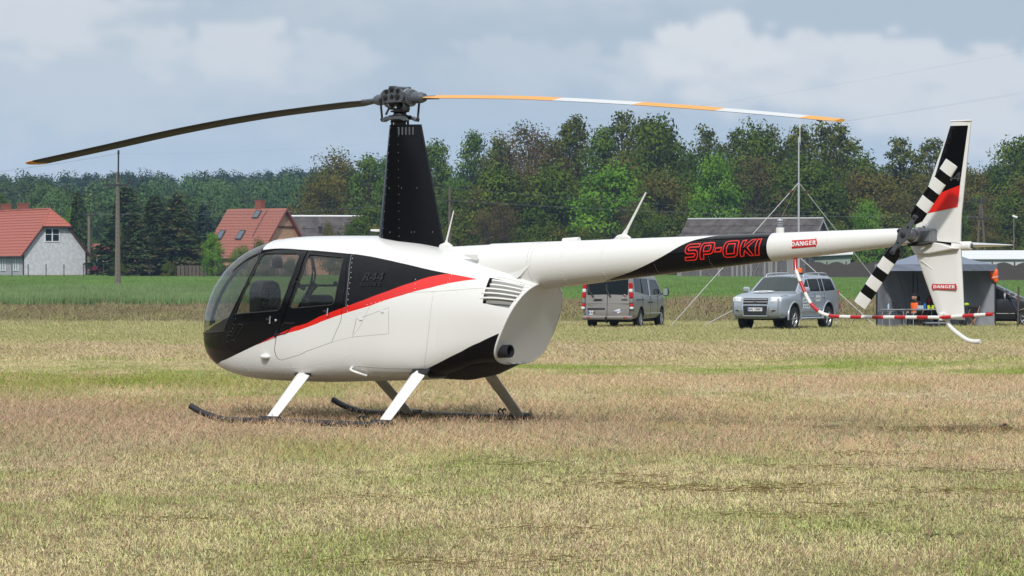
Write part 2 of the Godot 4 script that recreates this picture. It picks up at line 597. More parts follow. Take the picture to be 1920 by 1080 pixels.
func build_grass():
	var r := RandomNumberGenerator.new()
	r.seed = 77
	var gm := vcol(mat("grass_blades", 1, 1, 1, 0.8))
	gm.metallic_specular = 0.2
	gm.backlight_enabled = true
	gm.backlight = Color(0.35, 0.35, 0.3)
	var dry := [Color(1.22, 1.16, 1.05), Color(1.05, 1.0, 0.95), Color(0.9, 0.82, 0.78), Color(0.8, 0.95, 0.7), Color(1.55, 1.48, 1.3), Color(0.66, 0.55, 0.54), Color(0.85, 1.0, 0.72), Color(0.5, 0.43, 0.42)]
	var sets := [[], [], [], [], []]
	var cols := [[], [], [], [], []]
	var d := 14.5
	while d < 64.0:
		var sp := 0.2 + 0.0016 * (d - 14.0)
		var w := d * 0.143 * 1.3 + 0.8
		var x := -w
		while x < w:
			var px := x + r.randf_range(-0.5, 0.5) * sp
			var pd := d + r.randf_range(-0.5, 0.5) * sp
			var c := turf(px, pd)
			var u := px / pd / 0.143
			var tall := soft(29.0, 41.0, pd + 3.0 * noise_a.get_noise_2d(px, pd), 2.5) * clampf(0.75 - 0.4 * u, 0.1, 1.0) + 0.9 * soft(44, 50, pd, 2.0)
			var which := 1 if r.randf() < tall * 0.75 else (0 if r.randf() < 0.6 else 2)
			var q := r.randf_range(0.86, 1.16) * 1.85
			var s := r.randf_range(0.75, 1.2) * (1.0 + 0.15 * noise_b.get_noise_2d(px * 2.0, pd * 2.0))
			# skids press the turf flat where they stand
			if on_skid(px, pd):
				x += sp
				continue
			sets[which].append(Transform3D(Basis(Vector3.UP, r.randf_range(-0.8, 0.8) + 0.15).scaled(Vector3(1, s, 1)), spot(px, pd)))
			cols[which].append(Color(c.r * q, c.g * q, c.b * q))
			x += sp
		d += sp
	while d < 142.0:
		var sp := 0.42 + 0.004 * (d - 64.0)
		var w := d * 0.143 * 1.25 + 1.0
		var x := -w
		while x < w:
			var px := x + r.randf_range(-0.5, 0.5) * sp
			var pd := d + r.randf_range(-0.5, 0.5) * sp
			var c := turf(px, pd)
			var q := r.randf_range(0.85, 1.18) * 1.65
			var rough := smoothstep(108.0, 132.0, pd)
			var s := r.randf_range(0.7, 1.25) * (1.0 + 1.0 * rough * maxf(0.0, 0.4 + noise_a.get_noise_2d(px * 3.0, pd * 2.0)))
			sets[3].append(Transform3D(Basis(Vector3.UP, r.randf_range(-0.8, 0.8) + 0.15).scaled(Vector3(1, s, 1)), spot(px, pd)))
			cols[3].append(Color(c.r * q, c.g * q, c.b * q))
			x += sp
		d += sp
	while d < 199.0:
		var sp := 0.85
		var w := d * 0.143 * 1.22 + 1.0
		var x := -w
		while x < w:
			var px := x + r.randf_range(-0.5, 0.5) * sp
			var pd := d + r.randf_range(-0.5, 0.5) * sp
			var u := px / pd / 0.143
			var nz := noise_a.get_noise_2d(px * 1.2, pd * 0.7)
			x += sp
			# bare ploughed strip in front of the corn on the left
			if u < 0.0 and pd > 186.0: continue
			var c := turf(px, pd).lerp(RUSSET, clampf(0.2 + nz, 0, 0.8)).lerp(OLIVE, clampf(noise_b.get_noise_2d(px, pd) * 1.4 + 0.35, 0, 0.85))
			var q := r.randf_range(0.75, 1.15) * 1.2
			sets[4].append(Transform3D(Basis(Vector3.UP, r.randf_range(-0.8, 0.8) + 0.15).scaled(Vector3(1, (r.randf_range(0.4, 0.9) + maxf(0.0, nz) * 0.9) * (0.55 if u < 0.05 else 0.85), 1)), spot(px, pd)))
			cols[4].append(Color(c.r * q, c.g * q, c.b * q))
		d += sp
	scatter("dry_grass", "short dry straw coloured mown grass of the airfield", "grass", tuft(11, 0.42, 100, 0.018, 0.062, 0.0021, 1.2, dry), gm, sets[0], cols[0])
	scatter("russet_grass", "taller russet seeding grass around the skids", "grass", tuft(12, 0.42, 85, 0.03, 0.115, 0.0020, 0.9, dry, 0.4), gm, sets[1], cols[1])
	scatter("green_grass", "low greener blades mixed into the mown dry turf", "grass", tuft(13, 0.42, 95, 0.014, 0.05, 0.0024, 1.3, [Color(0.85, 1.1, 0.7), Color(1.0, 1.1, 0.85), Color(1.15, 1.1, 1.0), Color(0.75, 0.95, 0.6)]), gm, sets[2], cols[2])
	scatter("far_grass", "olive rough grass between the helicopter and the parked vehicles", "grass", tuft(14, 0.95, 150, 0.04, 0.13, 0.006, 0.9, dry), gm, sets[3], cols[3])
	scatter("weeds", "brown dead weeds standing behind the parked vehicles", "weeds", tuft(15, 1.2, 70, 0.25, 0.85, 0.012, 0.45, [Color(1, 0.95, 0.9), Color(0.8, 0.75, 0.72), Color(1.2, 1.1, 0.95), Color(0.8, 1.0, 0.6)], 0.4), gm, sets[4], cols[4])
	# single seed stalks that the mower missed
	var st := []; var sc := []
	for k in 2600:
		var sd := 17.0 + 45.0 * pow(r.randf(), 1.3)
		var sx := r.randf_range(-1.2, 1.2) * sd * 0.143
		st.append(Transform3D(Basis(Vector3.UP, r.randf_range(-0.8, 0.8)).scaled(Vector3.ONE * r.randf_range(0.6, 1.15)), spot(sx, sd)))
		var cq := r.randf_range(0.5, 1.15)
		sc.append(Color(0.40 * cq, 0.31 * cq, 0.21 * cq))
	scatter("seed_stalks", "scattered taller dry seed stalks standing in the mown turf", "grass", tuft(33, 0.5, 5, 0.10, 0.24, 0.0018, 0.5, dry, 0.8), gm, st, sc)
	# a gone-over dandelion and a clod of earth thrown up by a mole
	var dn := thing("dandelion", "single withered dandelion standing in the turf at lower right", "plant", spot(2.36, 20.2))
	var ds := MB.new()
	ds.tube([Vector3(0, -0.01, 0), Vector3(0.004, 0.05, 0.0), Vector3(0.008, 0.10, 0.01)], 0.0022, 5)
	obj("stem", ds, mat("reddish_stem", 0.26, 0.13, 0.09, 0.8), dn)
	var dh := MB.new()
	dh.ball(Vector3(0.009, 0.105, 0.01), Vector3(0.008, 0.011, 0.008), 8, 6)
	obj("seed_head", dh, mat("brown_head", 0.12, 0.075, 0.04, 0.9), dn)
	for k in 5:
		var lf := MB.new()
		var la := k * 1.3
		lf.tube([Vector3(0, 0.004, 0), Vector3(cos(la) * 0.03, 0.022, sin(la) * 0.03), Vector3(cos(la) * 0.06, 0.012, sin(la) * 0.06)], [0.003, 0.006, 0.001], 4, false, 0.3)
		obj("leaf", lf, mat("dandelion_leaf", 0.10, 0.14, 0.05, 0.8) if k == 0 else M["dandelion_leaf"], dn)
	var cl := MB.new()
	for k in 7: cl.ball(Vector3(r.randfn() * 0.03, 0.02 + absf(r.randfn()) * 0.015, r.randfn() * 0.03), Vector3.ONE * r.randf_range(0.015, 0.035), 7, 5)
	var clo := obj("clod", cl, mat("dark_clod", 0.07, 0.05, 0.035, 0.95))
	clo.position = spot(4.64, 33.8)
	tag(clo, "small dark clod of earth on the turf at the far right", "clod")
	# wisps of cut hay lying on the turf: metres right, distance, length, width
	var wisps := MB.new()
	wisps.use_col = true
	var lay := [[1.15, 24.4, 1.0, 0.22], [1.55, 24.1, 0.7, 0.25], [0.75, 24.9, 0.5, 0.12], [2.0, 24.7, 0.5, 0.16], [-0.45, 18.1, 0.85, 0.2], [0.15, 18.4, 0.4, 0.1], [3.2, 24.0, 0.5, 0.2], [2.35, 27.0, 0.5, 0.2], [4.0, 33.5, 1.4, 0.5], [4.6, 33.2, 1.2, 0.4], [0.1, 27.5, 0.5, 0.14], [1.6, 21.7, 0.5, 0.2], [0.95, 25.8, 0.5, 0.14], [2.9, 29.0, 0.6, 0.2], [-2.0, 21.3, 0.4, 0.12], [2.1, 22.5, 0.5, 0.16], [-0.9, 23.4, 0.4, 0.12], [3.4, 26.5, 0.7, 0.15], [0.3, 20.5, 0.6, 0.15], [2.7, 24.0, 0.5, 0.14]]
	for l in lay:
		for k in int(l[2] * l[3] * 900.0) + 20:
			var gx := r.randfn(0.0, 0.42); var gz := r.randfn(0.0, 0.42)
			var at: Vector3 = spot(l[0] + gx * l[2] + 0.3 * gz, l[1] - gx * l[2] * 0.35 + gz * l[3]) + Vector3(0, r.randf_range(0.01, 0.05), 0)
			var a := r.randfn(0.0, 0.9)
			var dir := Vector3(cos(a), r.randf_range(-0.15, 0.2), sin(a)) * r.randf_range(0.02, 0.06)
			var q := r.randf_range(0.6, 1.2)
			wisps.col = Color(0.55 * q, 0.44 * q, 0.26 * q)
			var s := dir.cross(Vector3.UP).normalized() * 0.0022 + Vector3(0, 0.002, 0)
			wisps.tri(at - dir - s, at - dir + s, at + dir, Vector3.UP, Vector3.UP, Vector3.UP)
			wisps.tri(at - dir * 0.4 - s, at + dir * 0.7 + s * 0.6, at + dir, Vector3.UP, Vector3.UP, Vector3.UP)
	var o := obj("cut_hay", wisps, gm)
	tag(o, "dark wisps of cut hay lying in streaks on the turf", "hay", "", "stuff")
	# sown corn
	var fa := []; var ca := []; var fb := []; var cb := []
	d = 199.5
	while d < 425.0:
		var sp := 0.75 if d < 206.0 else 1.5
		var w := d * 0.143 * 1.2 + 2.0
		var x := -w
		while x < w:
			var px := x + r.randf_range(-0.5, 0.5) * sp
			var pd := d + r.randf_range(-0.5, 0.5) * sp
			x += sp
			var left := px < -2.0
			var front := left and pd < 246.0
			if left and pd > 243.0 and pd < 251.0: continue
			var nz := noise_a.get_noise_2d(px * 0.4, pd * 0.25)
			var q := r.randf_range(0.9, 1.12) * (1.0 + 0.25 * nz)
			var tr := Transform3D(Basis(Vector3.UP, r.randf_range(-0.8, 0.8) + 0.15).scaled(Vector3(1, r.randf_range(0.85, 1.1), 1)), spot(px, pd))
			if front:
				fa.append(tr); ca.append(Color(0.17 * q, 0.24 * q, 0.10 * q))
			else:
				fb.append(tr); cb.append(Color(0.15 * q, 0.25 * q, 0.07 * q))
		d += sp
	var gr := [Color(1, 1, 1), Color(0.8, 0.9, 0.8), Color(1.25, 1.15, 1.1), Color(0.65, 0.75, 0.7)]
	scatter("tall_corn", "tall blue green strip of unripe corn by the ploughed strip", "crop", tuft(21, 1.7, 150, 0.4, 0.75, 0.015, 0.3, gr), gm, fa, ca)
	scatter("young_corn", "bright green young corn field reaching back to the houses and barn", "crop", tuft(22, 1.9, 150, 0.12, 0.28, 0.014, 0.5, gr), gm, fb, cb)

# ---------------------------------------------------------------- trees
# leaves gathered in clumps at the ends of limbs. form: crown radius at a share of the height
func leafage(seed_: int, h: float, rad: float, low: float, clumps: int, leaves: int, clump_r: float, leaf: float, form: Array, tints: Array, gap := 0.0) -> Array:
	var r := RandomNumberGenerator.new()
	r.seed = seed_
	var b := MB.new(); b.use_col = true
	var wood := MB.new()
	var bend := Vector3(r.randf_range(-0.06, 0.06), 0, r.randf_range(-0.06, 0.06)) * h
	var axis := []
	for k in 6:
		var f := k / 5.0
		axis.append(Vector3(bend.x * f * f, h * 0.93 * f - 0.3, bend.z * f * f))
	var tr := h * 0.016 + 0.03
	wood.tube(axis, [tr, tr * 0.8, tr * 0.62, tr * 0.45, tr * 0.28, tr * 0.08], 6)
	for k in clumps:
		var f := low + (1.0 - low) * pow((k + 0.5) / clumps, 0.85)
		var cr := curve(form, f) * rad
		var a := k * 2.4 + r.randf_range(-0.5, 0.5)
		var q := sqrt(r.randf_range(0.12, 1.0))
		var c := Vector3(bend.x * f * f, h * f, bend.z * f * f) + Vector3(cos(a), 0, sin(a)) * cr * q
		c.y += r.randf_range(-0.4, 0.4) * clump_r
		if cr * q > 0.5:
			var st := Vector3(bend.x * f * f, h * maxf(f - 0.12 - 0.1 * q, 0.12), bend.z * f * f)
			wood.tube([st, st.lerp(c, 0.5) + Vector3(0, 0.08 * h * 0.2, 0), c], [tr * 0.3, tr * 0.2, 0.01], 4, false)
		var t: Color = tints[r.randi() % tints.size()]
		var n := int(leaves * r.randf_range(0.6, 1.3))
		var sq := r.randf_range(0.7, 1.25)
		if r.randf() < gap: n = int(n * 0.3)
		for m in n:
			var d := Vector3(r.randfn(), r.randfn(), r.randfn()).normalized() * pow(r.randf(), 0.5) * 0.9 * clump_r * sq * Vector3(1.0, 0.68, 1.0)
			var p := c + d
			var out := (d.normalized() * 1.2 + Vector3(0, 0.45, 0) + Vector3(p.x, 0, p.z) * 0.15).normalized()
			var s := leaf * r.randf_range(0.6, 1.45)
			var e := r.randf_range(0.88, 1.12) * 1.3
			b.col = Color(t.r * e, t.g * e, t.b * e)
			var nn := (out + Vector3(r.randfn(), r.randfn(), r.randfn()) * 0.25).normalized()
			var lay := (nn + Vector3(r.randfn(), r.randfn(), r.randfn()) * 0.45).normalized()
			var u := lay.cross(Vector3(r.randfn(), r.randfn(), r.randfn())).normalized()
			var w := lay.cross(u)
			b.tri(p - u * s, p + w * s * 0.6, p + u * s, nn, nn, nn)
			b.tri(p - u * s, p + u * s, p - w * s * 0.6 + u * s * 0.3, nn, nn, nn)
	return [b, wood]

func conifer(seed_: int, h: float, rad: float, low: float, tiers: int, tints: Array, leaf := 0.4) -> Array:
	var r := RandomNumberGenerator.new()
	r.seed = seed_
	var b := MB.new(); b.use_col = true
	var wood := MB.new()
	wood.tube([Vector3(0, -0.3, 0), Vector3(0, h * 0.5, 0), Vector3(0, h * 0.99, 0)], [h * 0.016, h * 0.009, 0.02], 6)
	for k in tiers:
		var f := low + (1.0 - low) * k / tiers
		var R := rad * pow(1.0 - f, 0.85) * r.randf_range(0.75, 1.15) + 0.15
		var y := h * f
		var arms := 7 + int(6 * (1.0 - f))
		for j in arms:
			var a := TAU * j / arms + k * 1.7 + r.randf_range(-0.3, 0.3)
			var len := R * r.randf_range(0.7, 1.15)
			var t: Color = tints[r.randi() % tints.size()]
			var n := 5 + int(len / leaf * 5.0)
			for m in n:
				var g := sqrt(r.randf())
				var p := Vector3(cos(a) * len * g, y - len * g * 0.32 + r.randfn() * 0.10, sin(a) * len * g) + Vector3(-sin(a), 0, cos(a)) * r.randfn() * len * 0.16 * g
				var u := (Vector3(cos(a), -0.35, sin(a)) + Vector3(r.randfn(), r.randfn(), r.randfn()) * 0.4).normalized()
				var w := Vector3(r.randfn(), r.randfn(), r.randfn()).normalized()
				var want := (Vector3(cos(a), 0.7, sin(a)) + Vector3(r.randfn(), r.randfn(), r.randfn()) * 0.4).normalized()
				w = want.cross(u).normalized()
				var s := leaf * r.randf_range(0.5, 1.1)
				var e := r.randf_range(0.75, 1.25) * 1.5
				b.col = Color(t.r * e, t.g * e, t.b * e)
				var nn := (Vector3(cos(a), 0.7, sin(a)) + Vector3(r.randfn(), r.randfn(), r.randfn()) * 0.35).normalized()
				b.tri(p - u * s, p + w * s * 0.35, p + u * s, nn, nn, nn)
				b.tri(p - u * s, p + u * s, p - w * s * 0.35 - Vector3(0, s * 0.3, 0), nn, nn, nn)
	return [b, wood]

var stock := {}

func grow(kind: String, variant: int) -> Array:
	var key := kind + str(variant)
	if stock.has(key): return stock[key]
	var sd := hash(key) % 10000
	var out := []
	match kind:
		"alder": out = leafage(sd, 10, 3.2, 0.16, 64, 161, 1.75, 0.134, [[0.0, 0.5], [0.3, 0.95], [0.55, 1.0], [0.8, 0.7], [1.0, 0.12]], [Color(0.060, 0.093, 0.014), Color(0.043, 0.073, 0.012), Color(0.081, 0.119, 0.017)])
		"poplar": out = leafage(sd, 10, 1.75, 0.18, 84, 62, 0.78, 0.105, [[0.0, 0.4], [0.35, 0.9], [0.6, 1.0], [0.82, 0.75], [1.0, 0.2]], [Color(0.074, 0.093, 0.017), Color(0.057, 0.077, 0.016), Color(0.102, 0.115, 0.021)], 0.25)
		"birch": out = leafage(sd, 10, 2.3, 0.14, 84, 92, 1.05, 0.105, [[0.0, 0.5], [0.3, 1.0], [0.6, 0.9], [0.85, 0.5], [1.0, 0.08]], [Color(0.071, 0.127, 0.024), Color(0.055, 0.099, 0.020), Color(0.095, 0.148, 0.027)], 0.1)
		"russet": out = leafage(sd, 10, 2.9, 0.12, 66, 119, 1.6, 0.095, [[0.0, 0.6], [0.3, 0.95], [0.6, 1.0], [0.85, 0.6], [1.0, 0.15]], [Color(0.104, 0.069, 0.038), Color(0.081, 0.056, 0.034), Color(0.098, 0.087, 0.029), Color(0.073, 0.081, 0.024)], 0.2)
		"olive": out = leafage(sd, 10, 4.0, 0.08, 66, 140, 1.8, 0.123, [[0.0, 0.7], [0.3, 1.0], [0.6, 0.9], [0.85, 0.55], [1.0, 0.12]], [Color(0.122, 0.101, 0.025), Color(0.095, 0.085, 0.022), Color(0.081, 0.092, 0.022)], 0.1)
		"bright": out = leafage(sd, 10, 3.3, 0.10, 60, 156, 1.7, 0.134, [[0.0, 0.6], [0.3, 1.0], [0.6, 0.95], [0.85, 0.6], [1.0, 0.12]], [Color(0.102, 0.207, 0.024), Color(0.082, 0.174, 0.021), Color(0.128, 0.235, 0.032)])
		"willow": out = leafage(sd, 10, 6.2, 0.05, 90, 182, 2.2, 0.134, [[0.0, 0.85], [0.3, 1.0], [0.6, 0.92], [0.85, 0.62], [1.0, 0.2]], [Color(0.085, 0.150, 0.060), Color(0.075, 0.130, 0.052), Color(0.095, 0.165, 0.065)])
		"shrub": out = leafage(sd, 10, 7.0, 0.02, 60, 156, 3.0, 0.235, [[0.0, 0.9], [0.4, 1.0], [0.75, 0.75], [1.0, 0.25]], [Color(0.071, 0.099, 0.017), Color(0.102, 0.104, 0.020), Color(0.053, 0.082, 0.014)])
		"yellow_shrub": out = leafage(sd, 10, 6.0, 0.02, 56, 145, 2.8, 0.235, [[0.0, 0.9], [0.4, 1.0], [0.75, 0.75], [1.0, 0.25]], [Color(0.17, 0.19, 0.045), Color(0.14, 0.17, 0.045), Color(0.12, 0.155, 0.05)])
		"spruce": out = conifer(sd, 10, 2.3, 0.05, 26, [Color(0.031, 0.061, 0.024), Color(0.043, 0.072, 0.026), Color(0.052, 0.067, 0.026)], 0.24)
		"brown_spruce": out = conifer(sd, 10, 2.0, 0.05, 26, [Color(0.050, 0.071, 0.025), Color(0.077, 0.076, 0.032), Color(0.038, 0.067, 0.023)], 0.24)
		"blue_spruce": out = conifer(sd, 10, 1.9, 0.05, 24, [Color(0.030, 0.050, 0.042), Color(0.038, 0.060, 0.050)], 0.24)
		"green_spruce": out = conifer(sd, 10, 1.9, 0.03, 24, [Color(0.085, 0.116, 0.022), Color(0.060, 0.090, 0.019)], 0.24)
		"pine": out = leafage(sd, 10, 2.0, 0.45, 22, 67, 1.5, 0.190, [[0.0, 0.3], [0.5, 0.9], [0.8, 0.8], [1.0, 0.15]], [Color(0.022, 0.048, 0.026), Color(0.030, 0.056, 0.028)])
		"far_leaf": out = leafage(sd, 10, 4.4, 0.06, 30, 78, 2.6, 0.280, [[0.0, 0.7], [0.3, 1.0], [0.6, 0.92], [0.85, 0.6], [1.0, 0.15]], [Color(0.049, 0.093, 0.030), Color(0.065, 0.111, 0.034), Color(0.041, 0.078, 0.028)])
	var lm: StandardMaterial3D = vcol(mat("leaves_" + kind, 1, 1, 1, 0.75)) if not M.has("leaves_" + kind) else M["leaves_" + kind]
	lm.metallic_specular = 0.15
	lm.backlight_enabled = true
	lm.backlight = Color(0.6, 0.6, 0.45)
	lm.cull_mode = BaseMaterial3D.CULL_DISABLED
	if not M.has("bark"): grain(mat("bark", 0.10, 0.085, 0.07, 0.9), 31, 0.05, 0.6, 0.5)
	stock[key] = [out[0].mesh(lm), out[1].mesh(M["bark"]), out[0], out[1]]
	return stock[key]

# a tree at metres right / distance, its height and how wide it is against the kind's own shape
func tree(kind: String, variant: int, right: float, d: float, h: float, wide: float, called: String, label: String, category: String, group: String, turn: float) -> Node3D:
	var g := grow(kind, variant)
	var o := thing(called, label, category, spot(right, d), turn, group)
	var s := Vector3(h / 10.0 * wide, h / 10.0, h / 10.0 * wide)
	for q in [["crown", g[0]], ["trunk", g[1]]]:
		var m := MeshInstance3D.new()
		m.mesh = q[1]
		m.scale = s
		put(q[0], m, o)
	return o

# places are given as bearing (metres right per 100 m of distance) and top (metres above the eye per 100 m)
func wood_tree(kind: String, variant: int, bearing: float, top: float, d: float, wide: float, label: String, group: String, category := "tree"):
	var h := 1.5 + top * d / 100.0 - land(d)
	var called: String = {"alder": "alder_tree", "poplar": "poplar_tree", "birch": "birch_tree", "russet": "budding_tree", "olive": "olive_green_tree", "bright": "bright_green_tree", "willow": "willow_tree", "shrub": "shrub", "yellow_shrub": "flowering_shrub", "spruce": "spruce_tree", "brown_spruce": "spruce_tree", "blue_spruce": "spruce_tree", "green_spruce": "cypress_tree", "pine": "pine_tree", "far_leaf": "forest_tree"}[kind]
	tree(kind, variant, bearing * d / 100.0, d, h, wide, called, label, category, group, bearing * 7.3 + d)

func mass(called: String, label: String, kind: String, variants: int, list: Array):
	for v in variants:
		var g := grow(kind, v)
		for part in 2:
			if part == 1 and kind != "pine": continue
			var mm := MultiMesh.new()
			mm.transform_format = MultiMesh.TRANSFORM_3D
			mm.use_colors = part == 0
			mm.mesh = g[part]
			var mine := []
			for i in list.size():
				if i % variants == v: mine.append(list[i])
			mm.instance_count = mine.size()
			for i in mine.size():
				mm.set_instance_transform(i, mine[i][0])
				if part == 0: mm.set_instance_color(i, mine[i][1])
			var o := MultiMeshInstance3D.new()
			o.multimesh = mm
			put(called, o)
			tag(o, label, "forest", "", "stuff")

const ORDER := ["first", "second", "third", "fourth", "fifth", "sixth", "seventh", "eighth", "ninth", "tenth", "eleventh", "twelfth", "thirteenth", "fourteenth", "fifteenth", "sixteenth", "seventeenth", "eighteenth", "nineteenth", "twentieth", "twenty first", "twenty second", "twenty third", "twenty fourth", "twenty fifth", "twenty sixth", "twenty seventh", "twenty eighth", "twenty ninth", "thirtieth", "thirty first", "thirty second"]
var told := {}

# which one of a row of like trees: counted from the left, and what of the aircraft or yard it stands behind
func which_tree(row: String, what: String, bearing: float) -> String:
	var key := row + what
	told[key] = told.get(key, -1) + 1
	var by := "right of tail fin"
	for q in [[-3.7, "left of mast fairing"], [-2.0, "behind mast fairing"], [1.2, "above front of tail boom"], [4.0, "above white aerial"], [6.6, "above black boom band"], [9.4, "around antenna mast"], [12.4, "behind tail rotor"]]:
		if bearing < q[0]:
			by = q[1]
			break
	return "%s %s from left %s, %s" % [ORDER[mini(told[key], ORDER.size() - 1)], what, row, by]

func build_trees():
	var r := RandomNumberGenerator.new()
	r.seed = 404
	# tall back row of the wood on the right: bearing, top, kind, width
	var back := [[-5.36, 2.6, "olive", 0.9], [-4.76, 3.05, "olive", 1.1], [-4.05, 3.15, "birch", 1.1], [-3.42, 3.1, "birch", 1.0], [-2.55, 3.3, "birch", 1.0], [-1.95, 3.55, "birch", 0.9], [-1.2, 3.78, "birch", 0.85], [-0.55, 3.55, "birch", 0.8], [-0.1, 3.65, "russet", 0.9], [0.45, 3.95, "russet", 0.9], [0.95, 3.5, "russet", 1.0], [1.5, 4.0, "poplar", 1.0], [1.86, 4.27, "poplar", 0.95], [2.4, 3.85, "birch", 0.9], [2.9, 4.32, "poplar", 1.05], [3.5, 4.2, "poplar", 1.0], [4.0, 4.1, "alder", 0.8], [4.5, 3.85, "poplar", 1.0], [4.9, 3.2, "birch", 0.9], [5.43, 3.95, "poplar", 0.9], [6.15, 3.85, "poplar", 0.95], [6.7, 3.85, "alder", 0.75], [7.15, 3.95, "poplar", 0.95], [7.7, 3.65, "poplar", 1.0], [8.2, 3.98, "poplar", 1.05], [8.7, 4.05, "poplar", 1.1], [9.25, 4.0, "poplar", 1.05], [9.7, 3.1, "alder", 0.9], [10.3, 2.75, "alder", 1.0], [11.0, 3.62, "poplar", 1.15], [11.65, 3.64, "poplar", 1.15], [12.2, 2.9, "alder", 1.0], [12.8, 2.65, "olive", 0.9], [13.35, 2.9, "birch", 1.0], [14.0, 3.55, "alder", 0.95], [14.6, 3.2, "alder", 1.0], [15.3, 3.4, "alder", 1.0], [16.2, 3.1, "poplar", 1.1]]
	var say := {"alder": "dark dense alder", "poplar": "tall airy poplar", "birch": "fresh green birch", "russet": "brown budding tree", "olive": "olive brown tree"}
	var i := 0
	for q in back:
		wood_tree(q[2], i % 3, q[0], q[1], 484.0 + 13.0 * sin(i * 2.3), q[3] * 0.95, which_tree("on wood's skyline", say[q[2]], q[0]), "trees along the skyline of the wood")
		i += 1
	# second row, lower and close together
	var x := -3.9
	while x < 16.5:
		var k := "alder"
		var z := r.randf()
		if x > -1.9 and x < 1.6: k = "russet" if z < 0.72 else "alder"
		elif z < 0.28: k = "olive"
		elif z < 0.45: k = "birch"
		elif z < 0.58: k = "russet"
		elif z < 0.72: k = "poplar"
		if x < -2.4: k = "birch" if z < 0.7 else "alder"
		var top := r.randf_range(1.8, 2.85) + (0.3 if x > -0.5 and x < 9.5 else -0.1)
		var names := {"alder": "dark alder", "russet": "brown twiggy tree", "olive": "yellowish olive tree", "birch": "leafy birch", "poplar": "slender poplar"}
		wood_tree(k, i % 3, x, top, 458.0 + r.randf_range(-8, 8), 1.15, which_tree("in wood's middle row", names[k], x), "trees in the second row of the wood")
		i += 1
		x += r.randf_range(0.42, 0.66)
	# lower edge of the wood
	x = -4.3
	while x < 16.5:
		var k := "shrub" if r.randf() < 0.6 else ("alder" if r.randf() < 0.6 else "russet")
		var top := r.randf_range(0.5, 1.5) + (0.4 if k != "shrub" else 0.0)
		var names := {"shrub": "dark shrub", "alder": "low alder", "russet": "low brown thicket tree"}
		wood_tree(k, i % 3, x, top, 436.0 + r.randf_range(-6, 6), 1.1, which_tree("at wood's foot", names[k], x), "growth at the foot of the wood", "tree" if k != "shrub" else "shrub")
		i += 1
		x += r.randf_range(0.45, 0.75)
	# ones that stand out in front
	for q in [["bright", 5.7, 3.05, 445.0, 0.8, "brightest green tree of the wood, left of the antenna mast"], ["bright", 9.9, 1.85, 430.0, 0.8, "low bright green tree right of the antenna mast"], ["alder", 3.7, 1.75, 428.0, 0.9, "round dark tree beside the white aerial on the tail boom"], ["bright", 2.75, 2.75, 440.0, 1.2, "broad fresh green tree above the middle of the tail boom"], ["olive", 13.2, 1.55, 432.0, 0.9, "yellow green bushy tree right of the leaning utility poles"], ["bright", 11.6, 1.5, 430.0, 0.9, "fresh green low tree behind the tail fin"], ["birch", 12.0, 1.7, 428.0, 0.9, "light green low tree between fin and utility poles"], ["russet", 7.6, 1.6, 432.0, 1.2, "brown low tree behind the barn roof"]]:
		wood_tree(q[0], i % 3, q[1], q[2], q[3], q[4], q[5], "")
		i += 1
	# garden trees by the houses
	for q in [["spruce", -12.1, 2.28, 432.0, 1.1, "dark slim spruce behind the grey gable"], ["spruce", -10.75, 2.42, 418.0, 2.0, "broad dark spruce behind the concrete pole"], ["green_spruce", -10.92, 1.38, 399.0, 0.8, "small yellowish green conifer left of the concrete pole"], ["brown_spruce", -10.5, 1.65, 398.0, 2.1, "brown tinged spruce close right of the concrete pole"], ["spruce", -9.95, 2.18, 404.0, 1.9, "wide dark spruce in the middle of the garden row"], ["brown_spruce", -9.32, 2.2, 400.0, 2.1, "spruce with brown cone laden top in the garden row"], ["blue_spruce", -8.6, 1.9, 404.0, 1.8, "bluish spruce at the right of the garden row"], ["bright", -12.2, 1.65, 440.0, 0.7, "bright green young tree at the right edge of the grey gable"], ["bright", -8.35, 1.0, 392.0, 0.8, "bright green bushy tree left of the brick house"], ["birch", -14.2, 2.1, 450.0, 0.9, "light green tree behind the grey house at the far left"], ["willow", -12.75, 1.98, 520.0, 0.72, "pale round willow behind the ridge of the grey house"], ["willow", -8.15, 2.28, 640.0, 0.75, "round pale crown on the rise behind the brick house"]]:
		wood_tree(q[0], 0, q[1], q[2], q[3], q[4], q[5], "")
	for q in [["yellow_shrub", -7.55, 0.62, 386.0, 0.75, "yellow green flowering bush before the brick house"], ["shrub", -7.0, 0.72, 390.0, 0.7, "olive bush against the brick house roof"], ["olive", -5.1, 1.25, 440.0, 0.6, "olive brown bushy tree before the dark roofed shed"], ["shrub", -4.6, 0.85, 438.0, 0.8, "brown green bush at the right end of the dark shed"], ["shrub", -9.6, 0.2, 392.0, 0.9, "low bush under the garden spruces"], ["shrub", -6.2, 0.3, 392.0, 0.8, "olive bush by the brick gable"], ["shrub", -10.9, 0.15, 396.0, 0.9, "low dark bush by the concrete pole"]]:
		wood_tree(q[0], 1, q[1], q[2], q[3], q[4], q[5], "", "shrub")
	# forest on the rising ground behind, beyond counting
	var near := []; var far := []; var pines := []
	for k in 450:
		var d := r.randf_range(590, 800)
		var b := r.randf_range(-26.0, 26.0)
		var h := r.randf_range(7.5, 12.5)
		var q := r.randf_range(0.75, 1.35)
		near.append([Transform3D(Basis(Vector3.UP, r.randf() * TAU).scaled(Vector3(0.9, 1, 0.9) * h / 10.0), spot(b * d / 100, d)), Color(q * r.randf_range(0.9, 1.25), q, q * 0.95)])
